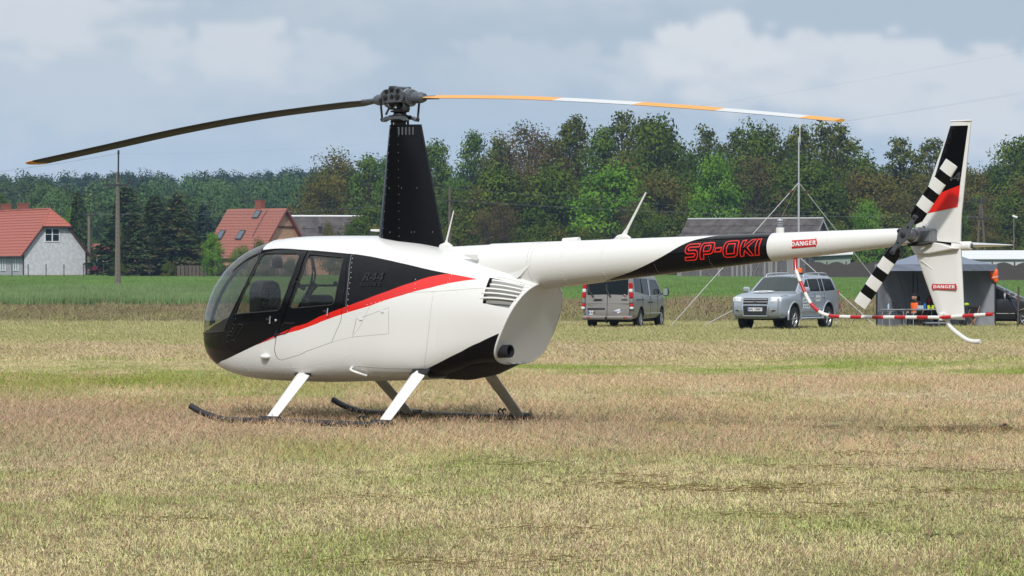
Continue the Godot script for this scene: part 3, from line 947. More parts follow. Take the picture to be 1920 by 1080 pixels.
	for k in 580:
		var d := r.randf_range(800, 1000)
		var b := r.randf_range(-26.0, 26.0)
		var h := r.randf_range(10.0, 14.5)
		var q := r.randf_range(0.75, 1.3)
		far.append([Transform3D(Basis(Vector3.UP, r.randf() * TAU).scaled(Vector3(0.9, 1, 0.9) * h / 10.0), spot(b * d / 100, d)), Color(q * r.randf_range(0.85, 1.2), q, q)])
	for k in 1250:
		var d := r.randf_range(1000, 1160)
		var b := r.randf_range(-26.0, 26.0)
		var h := r.randf_range(13.0, 16.5) + 1.5 * noise_a.get_noise_1d(b * 3.0) + 1.2 * smoothstep(-9.0, -5.5, b) * (1.0 - smoothstep(-5.0, -3.0, b))
		var q := r.randf_range(0.8, 1.25)
		pines.append([Transform3D(Basis(Vector3.UP, r.randf() * TAU).scaled(Vector3(h / 12.0, h / 10.0, h / 12.0)), spot(b * d / 100, d)), Color(q, q, q)])
	mass("mixed_forest", "mixed green forest on the rise behind the houses", "far_leaf", 3, near)
	mass("upper_forest", "hazy green forest higher on the rise", "far_leaf", 3, far)
	mass("pine_forest", "dark bluish pine forest along the far ridge", "pine", 3, pines)

# the trees that stand behind the photographer, seen only in the gloss of the paint
func build_rear_trees():
	var r := RandomNumberGenerator.new()
	r.seed = 9
	var list := []
	for k in 110:
		var h := r.randf_range(15.0, 22.0)
		var q := r.randf_range(0.8, 1.2)
		list.append([Transform3D(Basis(Vector3.UP, r.randf() * TAU).scaled(Vector3(1.1, 1, 1.1) * h / 10.0), Vector3(r.randf_range(-180, 120), 0, r.randf_range(62, 88))), Color(q, q, q)])
	for k in 90:
		var h := r.randf_range(15.0, 21.0)
		list.append([Transform3D(Basis(Vector3.UP, r.randf() * TAU).scaled(Vector3(1.1, 1, 1.1) * h / 10.0), Vector3(r.randf_range(-150, -122), 0, r.randf_range(-75, 75))), Color.WHITE])
	mass("rear_forest", "forest standing behind the photographer", "far_leaf", 1, list)

# ---------------------------------------------------------------- buildings, fences, poles
# local axes: x along the ridge, y up, z across; roof slopes face -z and +z; gables at both x ends
func roof_slope(b: MB, x0: float, x1: float, z0: float, y0: float, z1: float, y1: float, courses: int, cut0 := 0.0, cut1 := 0.0):
	# stepped courses from the eave (z0, y0) to the ridge (z1, y1); cut: how far the ridge end draws in
	var n := Vector3(0, absf(z1 - z0), (y1 - y0) * signf(z0 - z1)).normalized()
	for k in courses:
		var f0 := float(k) / courses; var f1 := float(k + 1) / courses
		var a := Vector3(0, lerpf(y0, y1, f0), lerpf(z0, z1, f0)) + n * 0.055
		var c := Vector3(0, lerpf(y0, y1, f1), lerpf(z0, z1, f1)) + n * 0.012
		var xa0 := x0 + cut0 * f0; var xa1 := x1 - cut1 * f0
		var xb0 := x0 + cut0 * f1; var xb1 := x1 - cut1 * f1
		b.quad(a + Vector3(xa0, 0, 0), a + Vector3(xa1, 0, 0), c + Vector3(xb1, 0, 0), c + Vector3(xb0, 0, 0), n)
		var lo := a - n * 0.055
		b.quad(a + Vector3(xa0, 0, 0), a + Vector3(xa1, 0, 0), lo + Vector3(xa1, 0, 0), lo + Vector3(xa0, 0, 0), Vector3(0, 0, signf(z0 - z1)))

func window_unit(parent: Node3D, at: Vector3, w: float, h: float, turn: float, frame_m: Material, glass_m: Material, bars := 1, cross := true):
	var f := MB.new()
	var bs := Basis(Vector3.UP, turn)
	for s in [-1.0, 1.0]:
		f.box(at + bs * Vector3(s * (w / 2 - 0.05), 0, 0), Vector3(0.10, h, 0.12), 0.0, bs)
		f.box(at + bs * Vector3(0, s * (h / 2 - 0.05), 0), Vector3(w - 0.2, 0.10, 0.12), 0.0, bs)
	for k in bars: f.box(at + bs * Vector3(lerpf(-w / 2, w / 2, (k + 1.0) / (bars + 1.0)), 0, 0), Vector3(0.14, h - 0.2, 0.115), 0.0, bs)
	if cross: f.box(at + bs * Vector3(0, h * 0.05, 0), Vector3(w - 0.2, 0.05, 0.10), 0.0, bs)
	var fo := obj("window", f, frame_m, parent)
	for k in bars + 1:
		var g := MB.new()
		var c := lerpf(-w / 2, w / 2, (k + 0.5) / (bars + 1.0))
		g.box(at + bs * Vector3(c, 0, -0.02), Vector3(w / (bars + 1.0) - 0.12, h - 0.16, 0.03), 0.0, bs)
		obj("pane", g, glass_m, fo)

func build_places():
	var tile := mat("red_roof_tile", 0.50, 0.145, 0.10, 0.75)
	grain(tile, 51, 0.06, 0.35, 0.82)
	var tile2 := mat("dull_red_roof_tile", 0.38, 0.145, 0.105, 0.8)
	grain(tile2, 52, 0.06, 0.35, 0.8)
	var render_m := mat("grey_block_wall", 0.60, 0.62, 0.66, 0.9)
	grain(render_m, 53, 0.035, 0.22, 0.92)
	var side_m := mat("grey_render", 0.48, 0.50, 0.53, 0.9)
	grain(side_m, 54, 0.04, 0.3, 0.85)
	var brick_m := mat("warm_brick", 0.68, 0.40, 0.25, 0.9)
	grain(brick_m, 55, 0.05, 0.4, 0.68)
	var wood_m := mat("weathered_boards", 0.20, 0.19, 0.19, 0.9)
	grain(wood_m, 56, 0.06, 0.3, 0.6)
	var slate := mat("dark_sheet_roof", 0.115, 0.10, 0.095, 0.85)
	grain(slate, 57, 0.03, 0.12, 0.65)
	var frame_m := mat("white_frame", 0.75, 0.76, 0.78, 0.5)
	var pane_m := mat("dark_pane", 0.012, 0.02, 0.025, 0.12)
	var pale_m := mat("pale_curtained_pane", 0.22, 0.32, 0.30, 0.3)
	var chim := mat("chimney_brick", 0.33, 0.10, 0.06, 0.9)
	grain(chim, 58, 0.1, 1.0, 0.75)
	var trim := mat("brown_trim", 0.075, 0.035, 0.028, 0.7)
	var conc := mat("pole_concrete", 0.23, 0.20, 0.165, 0.9)
	grain(conc, 59, 0.08, 0.7, 0.75)
	var timber := mat("pole_timber", 0.16, 0.13, 0.105, 0.9)
	grain(timber, 60, 0.08, 0.7, 0.7)
	var iron := mat("dark_iron", 0.035, 0.036, 0.04, 0.6, 0.3)

	# grey gabled house with half hip; gable end at x = 0, the house runs back along -x
	var d := 418.0
	var A := thing("grey_house", "grey block gable house with red half hipped tile roof at left", "house", spot(-14.02 * d / 100.0 + 5.3, d) , -63.0 * DEG)
	var W := 3.75
	var L := 25.0
	var eave := 3.1
	var ridge := 7.9
	var wall := MB.new()
	# gable end with the top cut off by the half hip
	var zc := W * (ridge - 6.0) / (ridge - eave)
	for x in [0.0, -L]:
		wall.face(PackedVector3Array([Vector3(x, -0.6, -W), Vector3(x, -0.6, W), Vector3(x, eave, W), Vector3(x, 5.95, zc), Vector3(x, 5.95, -zc), Vector3(x, eave, -W)]), Vector3(1 if x == 0.0 else -1, 0, 0))
	wall.quad(Vector3(0, -0.6, -W), Vector3(-L, -0.6, -W), Vector3(-L, eave, -W), Vector3(0, eave, -W), Vector3(0, 0, -1))
	wall.face(PackedVector3Array([Vector3(0, -0.6, -W), Vector3(-L, -0.6, -W), Vector3(-L, -0.6, W), Vector3(0, -0.6, W)]), Vector3.DOWN)
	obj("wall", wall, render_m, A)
	var wl := MB.new()
	wl.quad(Vector3(0, -0.6, W), Vector3(-L, -0.6, W), Vector3(-L, eave, W), Vector3(0, eave, W), Vector3(0, 0, 1))
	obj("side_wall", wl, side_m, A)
	var plinth := MB.new()
	plinth.box(Vector3(0.02, 0.0, 0), Vector3(0.08, 0.45, W * 2.0), 0.0)
	obj("plinth", plinth, mat("plinth_stone", 0.36, 0.29, 0.24, 0.9), A)
	var rf := MB.new()
	var ov := 0.55
	var slope := (ridge - eave) / W
	# main slopes up to the half-hip level run to the verge; above it they draw in
	for s in [1.0, -1.0]:
		roof_slope(rf, -L - 0.3, 0.45, s * (W + ov), eave - ov * slope, s * zc, 6.0, 10)
		roof_slope(rf, -L - 0.3, 0.45, s * zc, 6.0, 0.0, ridge, 6, 0.0, 2.2)
	# the half hip
	var hx0 := 0.75; var hx1 := 0.45 - 2.2
	for k in 6:
		var f0 := k / 6.0; var f1 := (k + 1) / 6.0
		var n := Vector3(1.9, 2.4, 0).normalized()
		var p0 := Vector3(lerpf(hx0, hx1, f0), lerpf(5.85, ridge, f0), 0) + n * 0.05
		var p1 := Vector3(lerpf(hx0, hx1, f1), lerpf(5.85, ridge, f1), 0) + n * 0.01
		var w0 := lerpf(zc + 0.3, 0.03, f0); var w1 := lerpf(zc + 0.3, 0.03, f1)
		rf.quad(p0 + Vector3(0, 0, w0), p0 - Vector3(0, 0, w0), p1 - Vector3(0, 0, w1), p1 + Vector3(0, 0, w1), n)
		rf.quad(p0 + Vector3(0, 0, w0), p0 - Vector3(0, 0, w0), p0 - Vector3(0, 0, w0) - n * 0.06, p0 + Vector3(0, 0, w0) - n * 0.06, Vector3(1, -0.5, 0))
	var ro := obj("roof", rf, tile, A)
	var rc := MB.new()
	rc.tube([Vector3(-L - 0.3, ridge + 0.04, 0), Vector3(hx1, ridge + 0.04, 0)], 0.11, 6)
	for s in [1.0, -1.0]: rc.tube([Vector3(hx1, ridge + 0.04, 0), Vector3(0.6, 5.98, s * (zc + 0.2))], 0.09, 6)
	obj("ridge_cap", rc, tile, ro)
	var vb := MB.new()
	for s in [1.0, -1.0]:
		var p0 := Vector3(0.42, eave - ov * slope - 0.03, s * (W + ov)); var p1 := Vector3(0.42, 5.93, s * zc)
		vb.quad(p0, p1, p1 - Vector3(0, 0.22, 0), p0 - Vector3(0, 0.22, 0), Vector3(1, 0, 0))
		vb.quad(p0 - Vector3(0, 0.2, 0), p1 - Vector3(0, 0.2, 0), p1 - Vector3(0.42, 0.2, 0), p0 - Vector3(0.42, 0.2, 0), Vector3(0, -1, 0))
		vb.tube([Vector3(-L - 0.3, eave - ov * slope - 0.06, s * (W + ov + 0.05)), Vector3(0.45, eave - ov * slope - 0.06, s * (W + ov + 0.05))], 0.08, 6)
	vb.box(Vector3(0.62, 5.80, 0), Vector3(0.12, 0.16, zc * 2.0 + 0.6))
	vb.tube([Vector3(-0.1, eave - 0.4, W + 0.3), Vector3(-0.1, eave - 0.8, W + 0.1), Vector3(-0.1, -0.5, W + 0.1)], 0.07, 6)
	obj("gutter", vb, trim, A)
	window_unit(A, Vector3(0.03, 4.85, 0.35), 1.85, 1.6, PI / 2, frame_m, pane_m)
	var lt := MB.new()
	lt.box(Vector3(0.02, 5.78, 0.35), Vector3(0.06, 0.18, 2.1))
	obj("lintel", lt, brick_m, A)
	for k in 3:
		window_unit(A, Vector3(-2.9 - k * 4.6, 1.55, W + 0.03), 1.7, 1.75, 0.0, frame_m, pale_m, 1, false)
		var ln := MB.new()
		ln.box(Vector3(-2.9 - k * 4.6, 2.6, W + 0.02), Vector3(2.2, 0.25, 0.06))
		obj("lintel", ln, brick_m, A)
	for x in [-12.4, -18.6]:
		var cb := MB.new()
		cb.box(Vector3(x, 8.0, -0.4), Vector3(1.5, 1.5, 0.9), 0.03)
		cb.box(Vector3(x, 8.72, -0.4), Vector3(1.62, 0.12, 1.02), 0.02)
		obj("chimney", cb, chim, ro)
	# small annex and red car behind the gable's right edge
	var an := thing("annex", "low annex with red tile roof peeping out behind the grey gable", "annex", spot(-11.85 * 4.36 + 0.2, 436.0), 0.0)
	var ab := MB.new()
	ab.box(Vector3(0, 1.3, 0), Vector3(5.0, 3.4, 4.0))
	obj("wall", ab, mat("annex_plaster", 0.40, 0.30, 0.20, 0.9), an)
	var ar := MB.new()
	roof_slope(ar, -2.8, 2.8, 2.5, 3.0, 0.0, 3.9, 4)
	roof_slope(ar, -2.8, 2.8, -2.5, 3.0, 0.0, 3.9, 4)
	obj("roof", ar, tile, an)
	window_unit(an, Vector3(1.2, 1.9, 2.05), 1.6, 0.9, 0.0, frame_m, pane_m)

	# brick house with skylights; gable at x = 0 facing right and forward
	d = 424.0
	var B := thing("brick_house", "warm brick house with dull red roof and three skylights", "house", spot(-6.62 * d / 100.0 + 1.1, d), -38.0 * DEG)
	var BW := 4.4; var BL := 8.6; var be := 2.7; var br := 8.05
	var bw := MB.new()
	for x in [0.0, -BL]:
		bw.face(PackedVector3Array([Vector3(x, -0.8, -BW), Vector3(x, -0.8, BW), Vector3(x, be, BW), Vector3(x, br - 0.1, 0), Vector3(x, be, -BW)]), Vector3(1 if x == 0.0 else -1, 0, 0))
	for s in [1.0, -1.0]: bw.quad(Vector3(0, -0.8, BW * s), Vector3(-BL, -0.8, BW * s), Vector3(-BL, be, BW * s), Vector3(0, be, BW * s), Vector3(0, 0, s))
	obj("wall", bw, brick_m, B)
	var bf := MB.new()
	var bs := (br - be) / BW
	for s in [1.0, -1.0]: roof_slope(bf, -BL - 0.4, 0.5, s * (BW + 0.5), be - 0.5 * bs, 0.0, br, 17)
	var bro := obj("roof", bf, tile2, B)
	var bt := MB.new()
	for s in [1.0, -1.0]:
		var p0 := Vector3(0.51, be - 0.5 * bs + 0.04, s * (BW + 0.5)); var p1 := Vector3(0.51, br + 0.05, 0)
		bt.quad(p0, p1, p1 - Vector3(0, 0.3, 0), p0 - Vector3(0, 0.3, 0), Vector3(1, 0, 0))
		bt.quad(p0 - Vector3(0, 0.28, 0), p1 - Vector3(0, 0.28, 0), p1 - Vector3(0.5, 0.28, 0), p0 - Vector3(0.5, 0.28, 0), Vector3(0, -1, 0))
	obj("verge_board", bt, mat("red_verge", 0.22, 0.06, 0.045, 0.8), bro)
	var tie := MB.new()
	tie.box(Vector3(0.06, 5.85, 0), Vector3(0.12, 0.2, 3.4))
	obj("tie_beam", tie, trim, B)
	var bc := MB.new()
	bc.box(Vector3(-4.1, 8.2, -0.3), Vector3(0.95, 1.7, 0.8), 0.03)
	bc.box(Vector3(-4.1, 9.02, -0.3), Vector3(1.05, 0.1, 0.9), 0.02)
	obj("chimney", bc, chim, bro)
	var sn := Vector3(0, BW, br - be).normalized()
	var ang := atan2(br - be, BW)
	for q in [[-7.7, 0.40], [-4.5, 0.40], [-3.7, 0.86]]:
		var at := Vector3(q[0], lerpf(be, br, q[1]), lerpf(BW, 0.0, q[1])) + sn * 0.10
		var sb := MB.new()
		var sbs := Basis(Vector3(1, 0, 0), ang)
		sb.box(at, Vector3(0.95, 0.12, 1.45 if q[1] < 0.8 else 1.2), 0.02, sbs)
		var so := obj("skylight", sb, iron, bro)
		var gl := MB.new()
		gl.box(at + sn * 0.065, Vector3(0.72, 0.02, 1.15 if q[1] < 0.8 else 0.95), 0.0, sbs)
		obj("pane", gl, mat("skylight_pane", 0.10, 0.13, 0.16, 0.08), so)
	var pp := MB.new()
	pp.tube([Vector3(-2.4, br - 0.2, 0.3), Vector3(-2.4, br - 0.9, 1.0), Vector3(-2.4, br - 3.3, 2.9)], 0.03, 5)
	obj("lightning_rod", pp, iron, bro)
	window_unit(B, Vector3(0.05, 3.75, 0.3), 1.7, 1.3, PI / 2, frame_m, pane_m)
	window_unit(B, Vector3(0.05, 1.1, -1.9), 1.3, 1.4, PI / 2, frame_m, pane_m)
	window_unit(B, Vector3(-3.0, 1.1, BW + 0.04), 1.3, 1.4, 0.0, frame_m, pane_m)

	# long dark roof behind it
	var G := thing("dark_roofed_shed", "long shed with dark grey roof and white ridge behind brick house", "shed", spot(-5.25 * 4.55, 455.0), 0.12)
	var gw := MB.new()
	gw.box(Vector3(0, 1.2, 0), Vector3(13.0, 3.6, 7.0))
	obj("wall", gw, brick_m, G)
	var gr := MB.new()
	for s in [1.0, -1.0]: roof_slope(gr, -7.0, 7.0, s * 4.4, 2.8, 0.0, 7.4, 3)
	var gro := obj("roof", gr, slate, G)
	var gc := MB.new()
	gc.tube([Vector3(-7.0, 7.45, 0), Vector3(7.0, 7.45, 0)], 0.13, 5)
	obj("ridge_cap", gc, frame_m, gro)
	var gv := MB.new()
	gv.tube([Vector3(-0.6, 4.4, 2.0), Vector3(-0.6, 6.0, 2.0)], 0.16, 8)
	gv.ball(Vector3(-0.6, 6.05, 2.0), Vector3(0.3, 0.16, 0.3), 8, 5)
	obj("flue", gv, iron, gro)

	# barn with long roof, gable to the right
	d = 398.0
	var N := thing("barn", "long weathered board barn with dark roof behind the tail boom", "barn", spot(6.78 * d / 100.0, d), -24.0 * DEG)
	var NL := 15.0; var NW := 4.6
	var nb := MB.new()
	nb.use_col = false
	var nwall := MB.new()
	nwall.box(Vector3(0, 1.0, 0), Vector3(NL - 0.1, 4.2, NW * 2.0 - 0.1))
	nwall.prism(pts2([-NW, 3.0, NW, 3.0, 0.0, 6.3]), -NL / 2 + 0.02, NL / 2 - 0.02, Transform3D(Basis(Vector3(0, 0, -1), Vector3(0, 1, 0), Vector3(1, 0, 0)), Vector3.ZERO))
	obj("wall", nwall, wood_m, N)
	var tones := [mat("weathered_boards_pale", 0.27, 0.26, 0.26, 0.9), wood_m, mat("weathered_boards_dark", 0.13, 0.12, 0.12, 0.9)]
	var planks := [MB.new(), MB.new(), MB.new()]
	var rr := RandomNumberGenerator.new(); rr.seed = 3
	for k in 56:
		var boards: MB = planks[rr.randi() % 3]
		boards.box(Vector3(-NL / 2 + (k + 0.5) * NL / 56.0, 1.0 + rr.randf_range(-0.04, 0.04), NW), Vector3(NL / 56.0 * 0.86, 4.2, 0.05 + rr.randf() * 0.03))
	for k in 42:
		var boards: MB = planks[rr.randi() % 3]
		var z := -NW + (k + 0.5) * NW * 2.0 / 42.0
		var top := 3.0 + 3.3 * (1.0 - absf(z) / NW)
		boards.box(Vector3(NL / 2, top / 2 - 0.55, z), Vector3(0.05 + rr.randf() * 0.03, top + 1.0, NW * 2.0 / 42.0 * 0.86))
	for k in 3: obj("boards", planks[k], tones[k], N).set_meta("kind", "stuff")
	var nr := MB.new()
	for s in [1.0, -1.0]: roof_slope(nr, -NL / 2 - 0.5, NL / 2 + 0.5, s * (NW + 0.6), 2.55, 0.0, 6.5, 5)
	var nro := obj("roof", nr, slate, N)
	var nt := MB.new()
	for s in [1.0, -1.0]:
		var p0 := Vector3(NL / 2 + 0.52, 2.62, s * (NW + 0.6)); var p1 := Vector3(NL / 2 + 0.52, 6.55, 0)
		nt.quad(p0, p1, p1 - Vector3(0, 0.35, 0), p0 - Vector3(0, 0.35, 0), Vector3(1, 0, 0))
	nt.tube([Vector3(-NL / 2 - 0.5, 6.55, 0), Vector3(NL / 2 + 0.5, 6.55, 0)], 0.10, 5)
	obj("verge_board", nt, mat("pale_board", 0.45, 0.45, 0.46, 0.7), nro)
	# lower lean-to in pale green sheet
	var T := thing("sheet_metal_shed", "low pale green sheet metal shed with white roof beside the barn", "shed", spot(8.35 * 3.96, 396.0), -0.1)
	var tb := MB.new()
	tb.box(Vector3(0, 0.8, 0), Vector3(8.6, 3.4, 5.0))
	obj("wall", tb, mat("pale_green_sheet", 0.26, 0.33, 0.28, 0.6), T)
	var tr := MB.new()
	tr.box(Vector3(0, 2.62, 0.2), Vector3(9.2, 0.14, 5.8), 0.02, Basis(Vector3(0, 0, 1), 0.05) * Basis(Vector3(1, 0, 0), 0.09))
	obj("roof", tr, mat("white_sheet_roof", 0.68, 0.70, 0.72, 0.5), T)
	var trib := MB.new()
	for k in 20: trib.box(Vector3(-4.2 + k * 0.44, 0.8, 2.51), Vector3(0.06, 3.3, 0.05))
	var trio := obj("sheet_ribs", trib, M["pale_green_sheet"], T)
	trio.set_meta("kind", "stuff")
	# white hall at the right edge
	var Q := thing("white_hall", "long low white sheet metal hall at the right edge", "hall", spot(14.0 * 3.3, 330.0), -0.35)
	var qb := MB.new()
	qb.box(Vector3(0, 0.6, 0), Vector3(14.0, 2.9, 7.0))
	qb.prism(pts2([-3.5, 2.05, 3.5, 2.05, 0.0, 2.75]), -7.0, 7.0, Transform3D(Basis(Vector3(0, 0, -1), Vector3(0, 1, 0), Vector3(1, 0, 0)), Vector3.ZERO))
	obj("wall", qb, mat("white_sheet_wall", 0.52, 0.56, 0.56, 0.6), Q)
	var qr := MB.new()
	for s in [1.0, -1.0]: roof_slope(qr, -7.2, 7.2, s * 3.8, 2.02, 0.0, 2.85, 2)
	obj("roof", qr, M["white_sheet_roof"], Q)
	# concrete panel fences with waved tops
	var fm := mat("brown_concrete_panel", 0.10, 0.085, 0.078, 0.9)
	grain(fm, 61, 0.1, 0.8, 0.7)
	for q in [[8.25, 372.0, 10, "brown concrete panel fence with waved top behind the silver car", -1.05], [13.4, 322.0, 9, "brown concrete panel fence with waved top before the white hall", -0.85]]:
		var F := thing("concrete_fence", q[3], "fence", spot(q[0] * q[1] / 100.0, q[1]))
		for k in q[2]:
			var p := MB.new()
			var poly := PackedVector2Array([Vector2(0.06, -0.4), Vector2(1.94, -0.4)])
			for m in 13: poly.append(Vector2(lerpf(1.94, 0.06, m / 12.0), 1.45 + 0.32 * sin(PI * m / 12.0)))
			p.prism(poly, -0.04, 0.04, Transform3D(Basis(), Vector3(k * 2.0, 0.0, 0)))
			obj("panel", p, fm, F)
			var po := MB.new()
			po.box(Vector3(k * 2.0, 0.7, 0), Vector3(0.14, 2.2, 0.14), 0.02)
			obj("post", po, fm, F)
	# wire fence posts before the grey house, then along the garden
	var fp := 0
	for b in [-13.95, -13.5, -13.0, -12.5, -11.95, -11.4, -11.0, -10.1, -9.55, -9.1, -8.6, -8.2, -7.7]:
		var pb := MB.new()
		pb.box(Vector3(0, 0.55, 0), Vector3(0.09, 1.9, 0.09), 0.01)
		var po := obj("fence_post", pb, iron)
		po.position = spot(b * 3.88, 388.0)
		tag(po, "%s thin dark fence post from the left, %s" % [ORDER[fp], "before the grey house" if fp < 5 else "along the garden under the spruces"], "fence post", "dark fence posts before the houses")
		fp += 1
	# darker plank fence under the spruces
	var gf := thing("garden_fence", "dark low board fence between spruces and brick house", "fence", spot(-9.3 * 3.94, 394.0))
	for k in 34:
		var bb := MB.new()
		bb.box(Vector3(k * 0.42, 0.6, 0), Vector3(0.34, 1.5 + 0.1 * sin(k * 3.1), 0.05))
		obj("board", bb, timber, gf)
	build_poles(conc, timber, iron)

func utility_pole(at: Vector3, h: float, m: Material, iron: Material, label: String, arm_w: float, arm_y: float, pin: float, thick := 0.16) -> Node3D:
	var P := thing("utility_pole", label, "pole", at)
	var b := MB.new()
	b.tube([Vector3(0, -0.6, 0), Vector3(0, h, 0)], [thick * 1.35, thick * 0.72], 8)
	obj("post", b, m, P)
	if arm_w > 0.0:
		var a := MB.new()
		a.box(Vector3(0, arm_y, 0.1), Vector3(arm_w, 0.13, 0.11), 0.01)
		var ao := obj("cross_arm", a, iron, P)
		for s in [-1.0, 1.0]:
			var i := MB.new()
			i.lathe([[0.02, 0.0], [0.02, 0.12], [0.10, 0.14], [0.08, 0.24], [0.11, 0.28], [0.06, 0.42], [0.0, 0.43]], 8, Transform3D(Basis(), Vector3(s * arm_w * 0.48, arm_y + 0.04, 0.1)))
			obj("insulator", i, iron, ao)
	if pin > 0.0:
		var t := MB.new()
		t.tube([Vector3(0.05, h - 0.6, 0.12), Vector3(0.07, h + pin, 0.12)], 0.06, 6)
		t.lathe([[0.05, 0.0], [0.09, 0.06], [0.06, 0.3], [0.0, 0.32]], 8, Transform3D(Basis(), Vector3(0.07, h + pin - 0.2, 0.12)))
		obj("top_pin", t, iron, P)
	return P

func wire(a: Vector3, b: Vector3, sag: float, r: float, m: Material, label: String):
	var p := []
	for k in 25:
		var f := k / 24.0
		p.append(a.lerp(b, f) - Vector3(0, sag * 4.0 * f * (1.0 - f), 0))
	var mb := MB.new()
	mb.tube(p, r, 4)
	var o := obj("power_line", mb, m)
	tag(o, label, "power line")

func build_poles(conc: Material, timber: Material, iron: Material):
	var d := 258.0
	var p1 := spot(-11.0 * d / 100.0, d)
	var P := utility_pole(p1, 8.35, conc, iron, "tall ribbed concrete utility pole with cross arm standing in the corn", 1.6, 7.45, 1.5, 0.17)
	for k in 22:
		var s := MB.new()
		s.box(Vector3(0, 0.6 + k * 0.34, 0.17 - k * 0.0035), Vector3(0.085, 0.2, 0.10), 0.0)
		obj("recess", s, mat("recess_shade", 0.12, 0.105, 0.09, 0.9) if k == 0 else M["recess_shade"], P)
	var wm := mat("wire_grey", 0.17, 0.18, 0.20, 0.6)
	var a := p1 + Vector3(0.07, 9.7, 0.12)
	wire(a, Vector3(24.0, 11.2, -150.0), 1.3, 0.0020, wm, "uppermost power line running right from the concrete pole")
	wire(p1 + Vector3(0.77, 7.9, 0.1), Vector3(23.5, 9.4, -151.0), 1.3, 0.0018, wm, "lower front power line running right from the concrete pole")
	wire(p1 + Vector3(-0.77, 7.9, 0.1), Vector3(24.5, 9.55, -153.0), 1.3, 0.0018, wm, "lower rear power line running right from the concrete pole")
	wire(a, p1 + Vector3(-40.0, 8.6, -60.0), 0.7, 0.008, wm, "uppermost power line running left from the concrete pole")
	wire(p1 + Vector3(-0.77, 7.9, 0.1), p1 + Vector3(-41.0, 7.0, -60.0), 0.7, 0.008, wm, "lower power line running left from the concrete pole")
	var p2 := spot(-11.8 * 4.2, 420.0)
	utility_pole(p2, 7.3, conc, iron, "short grey utility pole between grey house and spruces", 1.3, 7.2, 0.0, 0.2)
	var p3 := spot(-1.74 * 3.6, 360.0)
	utility_pole(p3, 9.3, timber, iron, "wooden utility pole rising behind the mast fairing", 1.7, 7.9, 0.0, 0.15)
	# leaning pair of poles carrying a switch
	var p4 := spot(13.08 * 3.7, 370.0)
	var H := thing("switch_pole", "pair of leaning timber poles with insulators behind the tent", "pole", p4)
	for q in [[-0.55, 0.08], [0.62, 0.16]]:
		var b := MB.new()
		b.tube([Vector3(q[0], -0.6, 0), Vector3(q[1] - 0.1, 8.2, 0)], [0.17, 0.11], 8)
		obj("post", b, timber, H)
	for q in [[7.9, 1.5], [6.2, 2.6]]:
		var c := MB.new()
		c.box(Vector3(0.05, q[0], 0.12), Vector3(q[1], 0.1, 0.1), 0.01)
		var co := obj("cross_arm", c, iron, H)
		for k in 6:
			var i := MB.new()
			i.lathe([[0.02, 0.0], [0.08, 0.05], [0.06, 0.2], [0.09, 0.25], [0.04, 0.38], [0.0, 0.4]], 7, Transform3D(Basis(), Vector3(0.05 + (k - 2.5) / 2.5 * q[1] * 0.46, q[0] + 0.05, 0.12)))
			obj("insulator", i, iron, co)
	for q in [[0.0, 8.2, "top"], [-0.8, 7.95, "left"], [0.8, 7.95, "right"]]:
		wire(p3 + Vector3(q[0], q[1] if q[2] != "top" else 9.2, 0.1), p4 + Vector3(q[0], 6.4, 0.1), 0.5, 0.007, wm, "%s of three power lines strung before the wood" % ("highest" if q[2] == "top" else ("left" if q[2] == "left" else "right")))
		wire(p3 + Vector3(q[0], q[1] if q[2] != "top" else 9.2, 0.1), p2 + Vector3(q[0] * 0.6, 7.35 if q[2] != "top" else 7.3, 0.1), 0.6, 0.007, wm, "%s of three power lines before the forest at left" % ("highest" if q[2] == "top" else ("left" if q[2] == "left" else "right")))
	# yard lamp at the right
	var yl := thing("yard_lamp", "small white yard lamp on a thin post at the right edge", "lamp post", spot(14.0 * 3.4, 340.0))
	var yb := MB.new()
	yb.tube([Vector3(0, -0.5, 0), Vector3(0, 6.0, 0)], 0.05, 6)
	obj("post", yb, M["pole_concrete"], yl)
	var yh := MB.new()
	yh.box(Vector3(0.15, 6.05, 0.1), Vector3(0.4, 0.2, 0.25), 0.06, Basis(Vector3(0, 0, 1), -0.3))
	yh.box(Vector3(-0.05, 6.13, 0.1), Vector3(0.22, 0.18, 0.2), 0.05)
	obj("lamp_head", yh, M["white_frame"], yl)

# ---------------------------------------------------------------- vehicles
# outline: side view of the body, +x forward, wheel arches cut out; half width given by plan and tumble
class Car:
	var outline: PackedVector2Array
	var arches: Array
	var plan: Array       # [x, half width]
	var tumble: Array     # [y, factor]
	var round_r := 0.10

func car_half(c: Car, p: Vector2) -> float:
	var z := curve(c.plan, p.x) * curve(c.tumble, p.y)
	var dist := 1e9
	for i in c.outline.size():
		var q := Geometry2D.get_closest_point_to_segment(p, c.outline[i], c.outline[(i + 1) % c.outline.size()])
		dist = minf(dist, q.distance_to(p))
	var e := 1.0 - minf(dist / c.round_r, 1.0)
	return z - c.round_r * 0.9 * (1.0 - sqrt(maxf(0.0, 1.0 - e * e)))

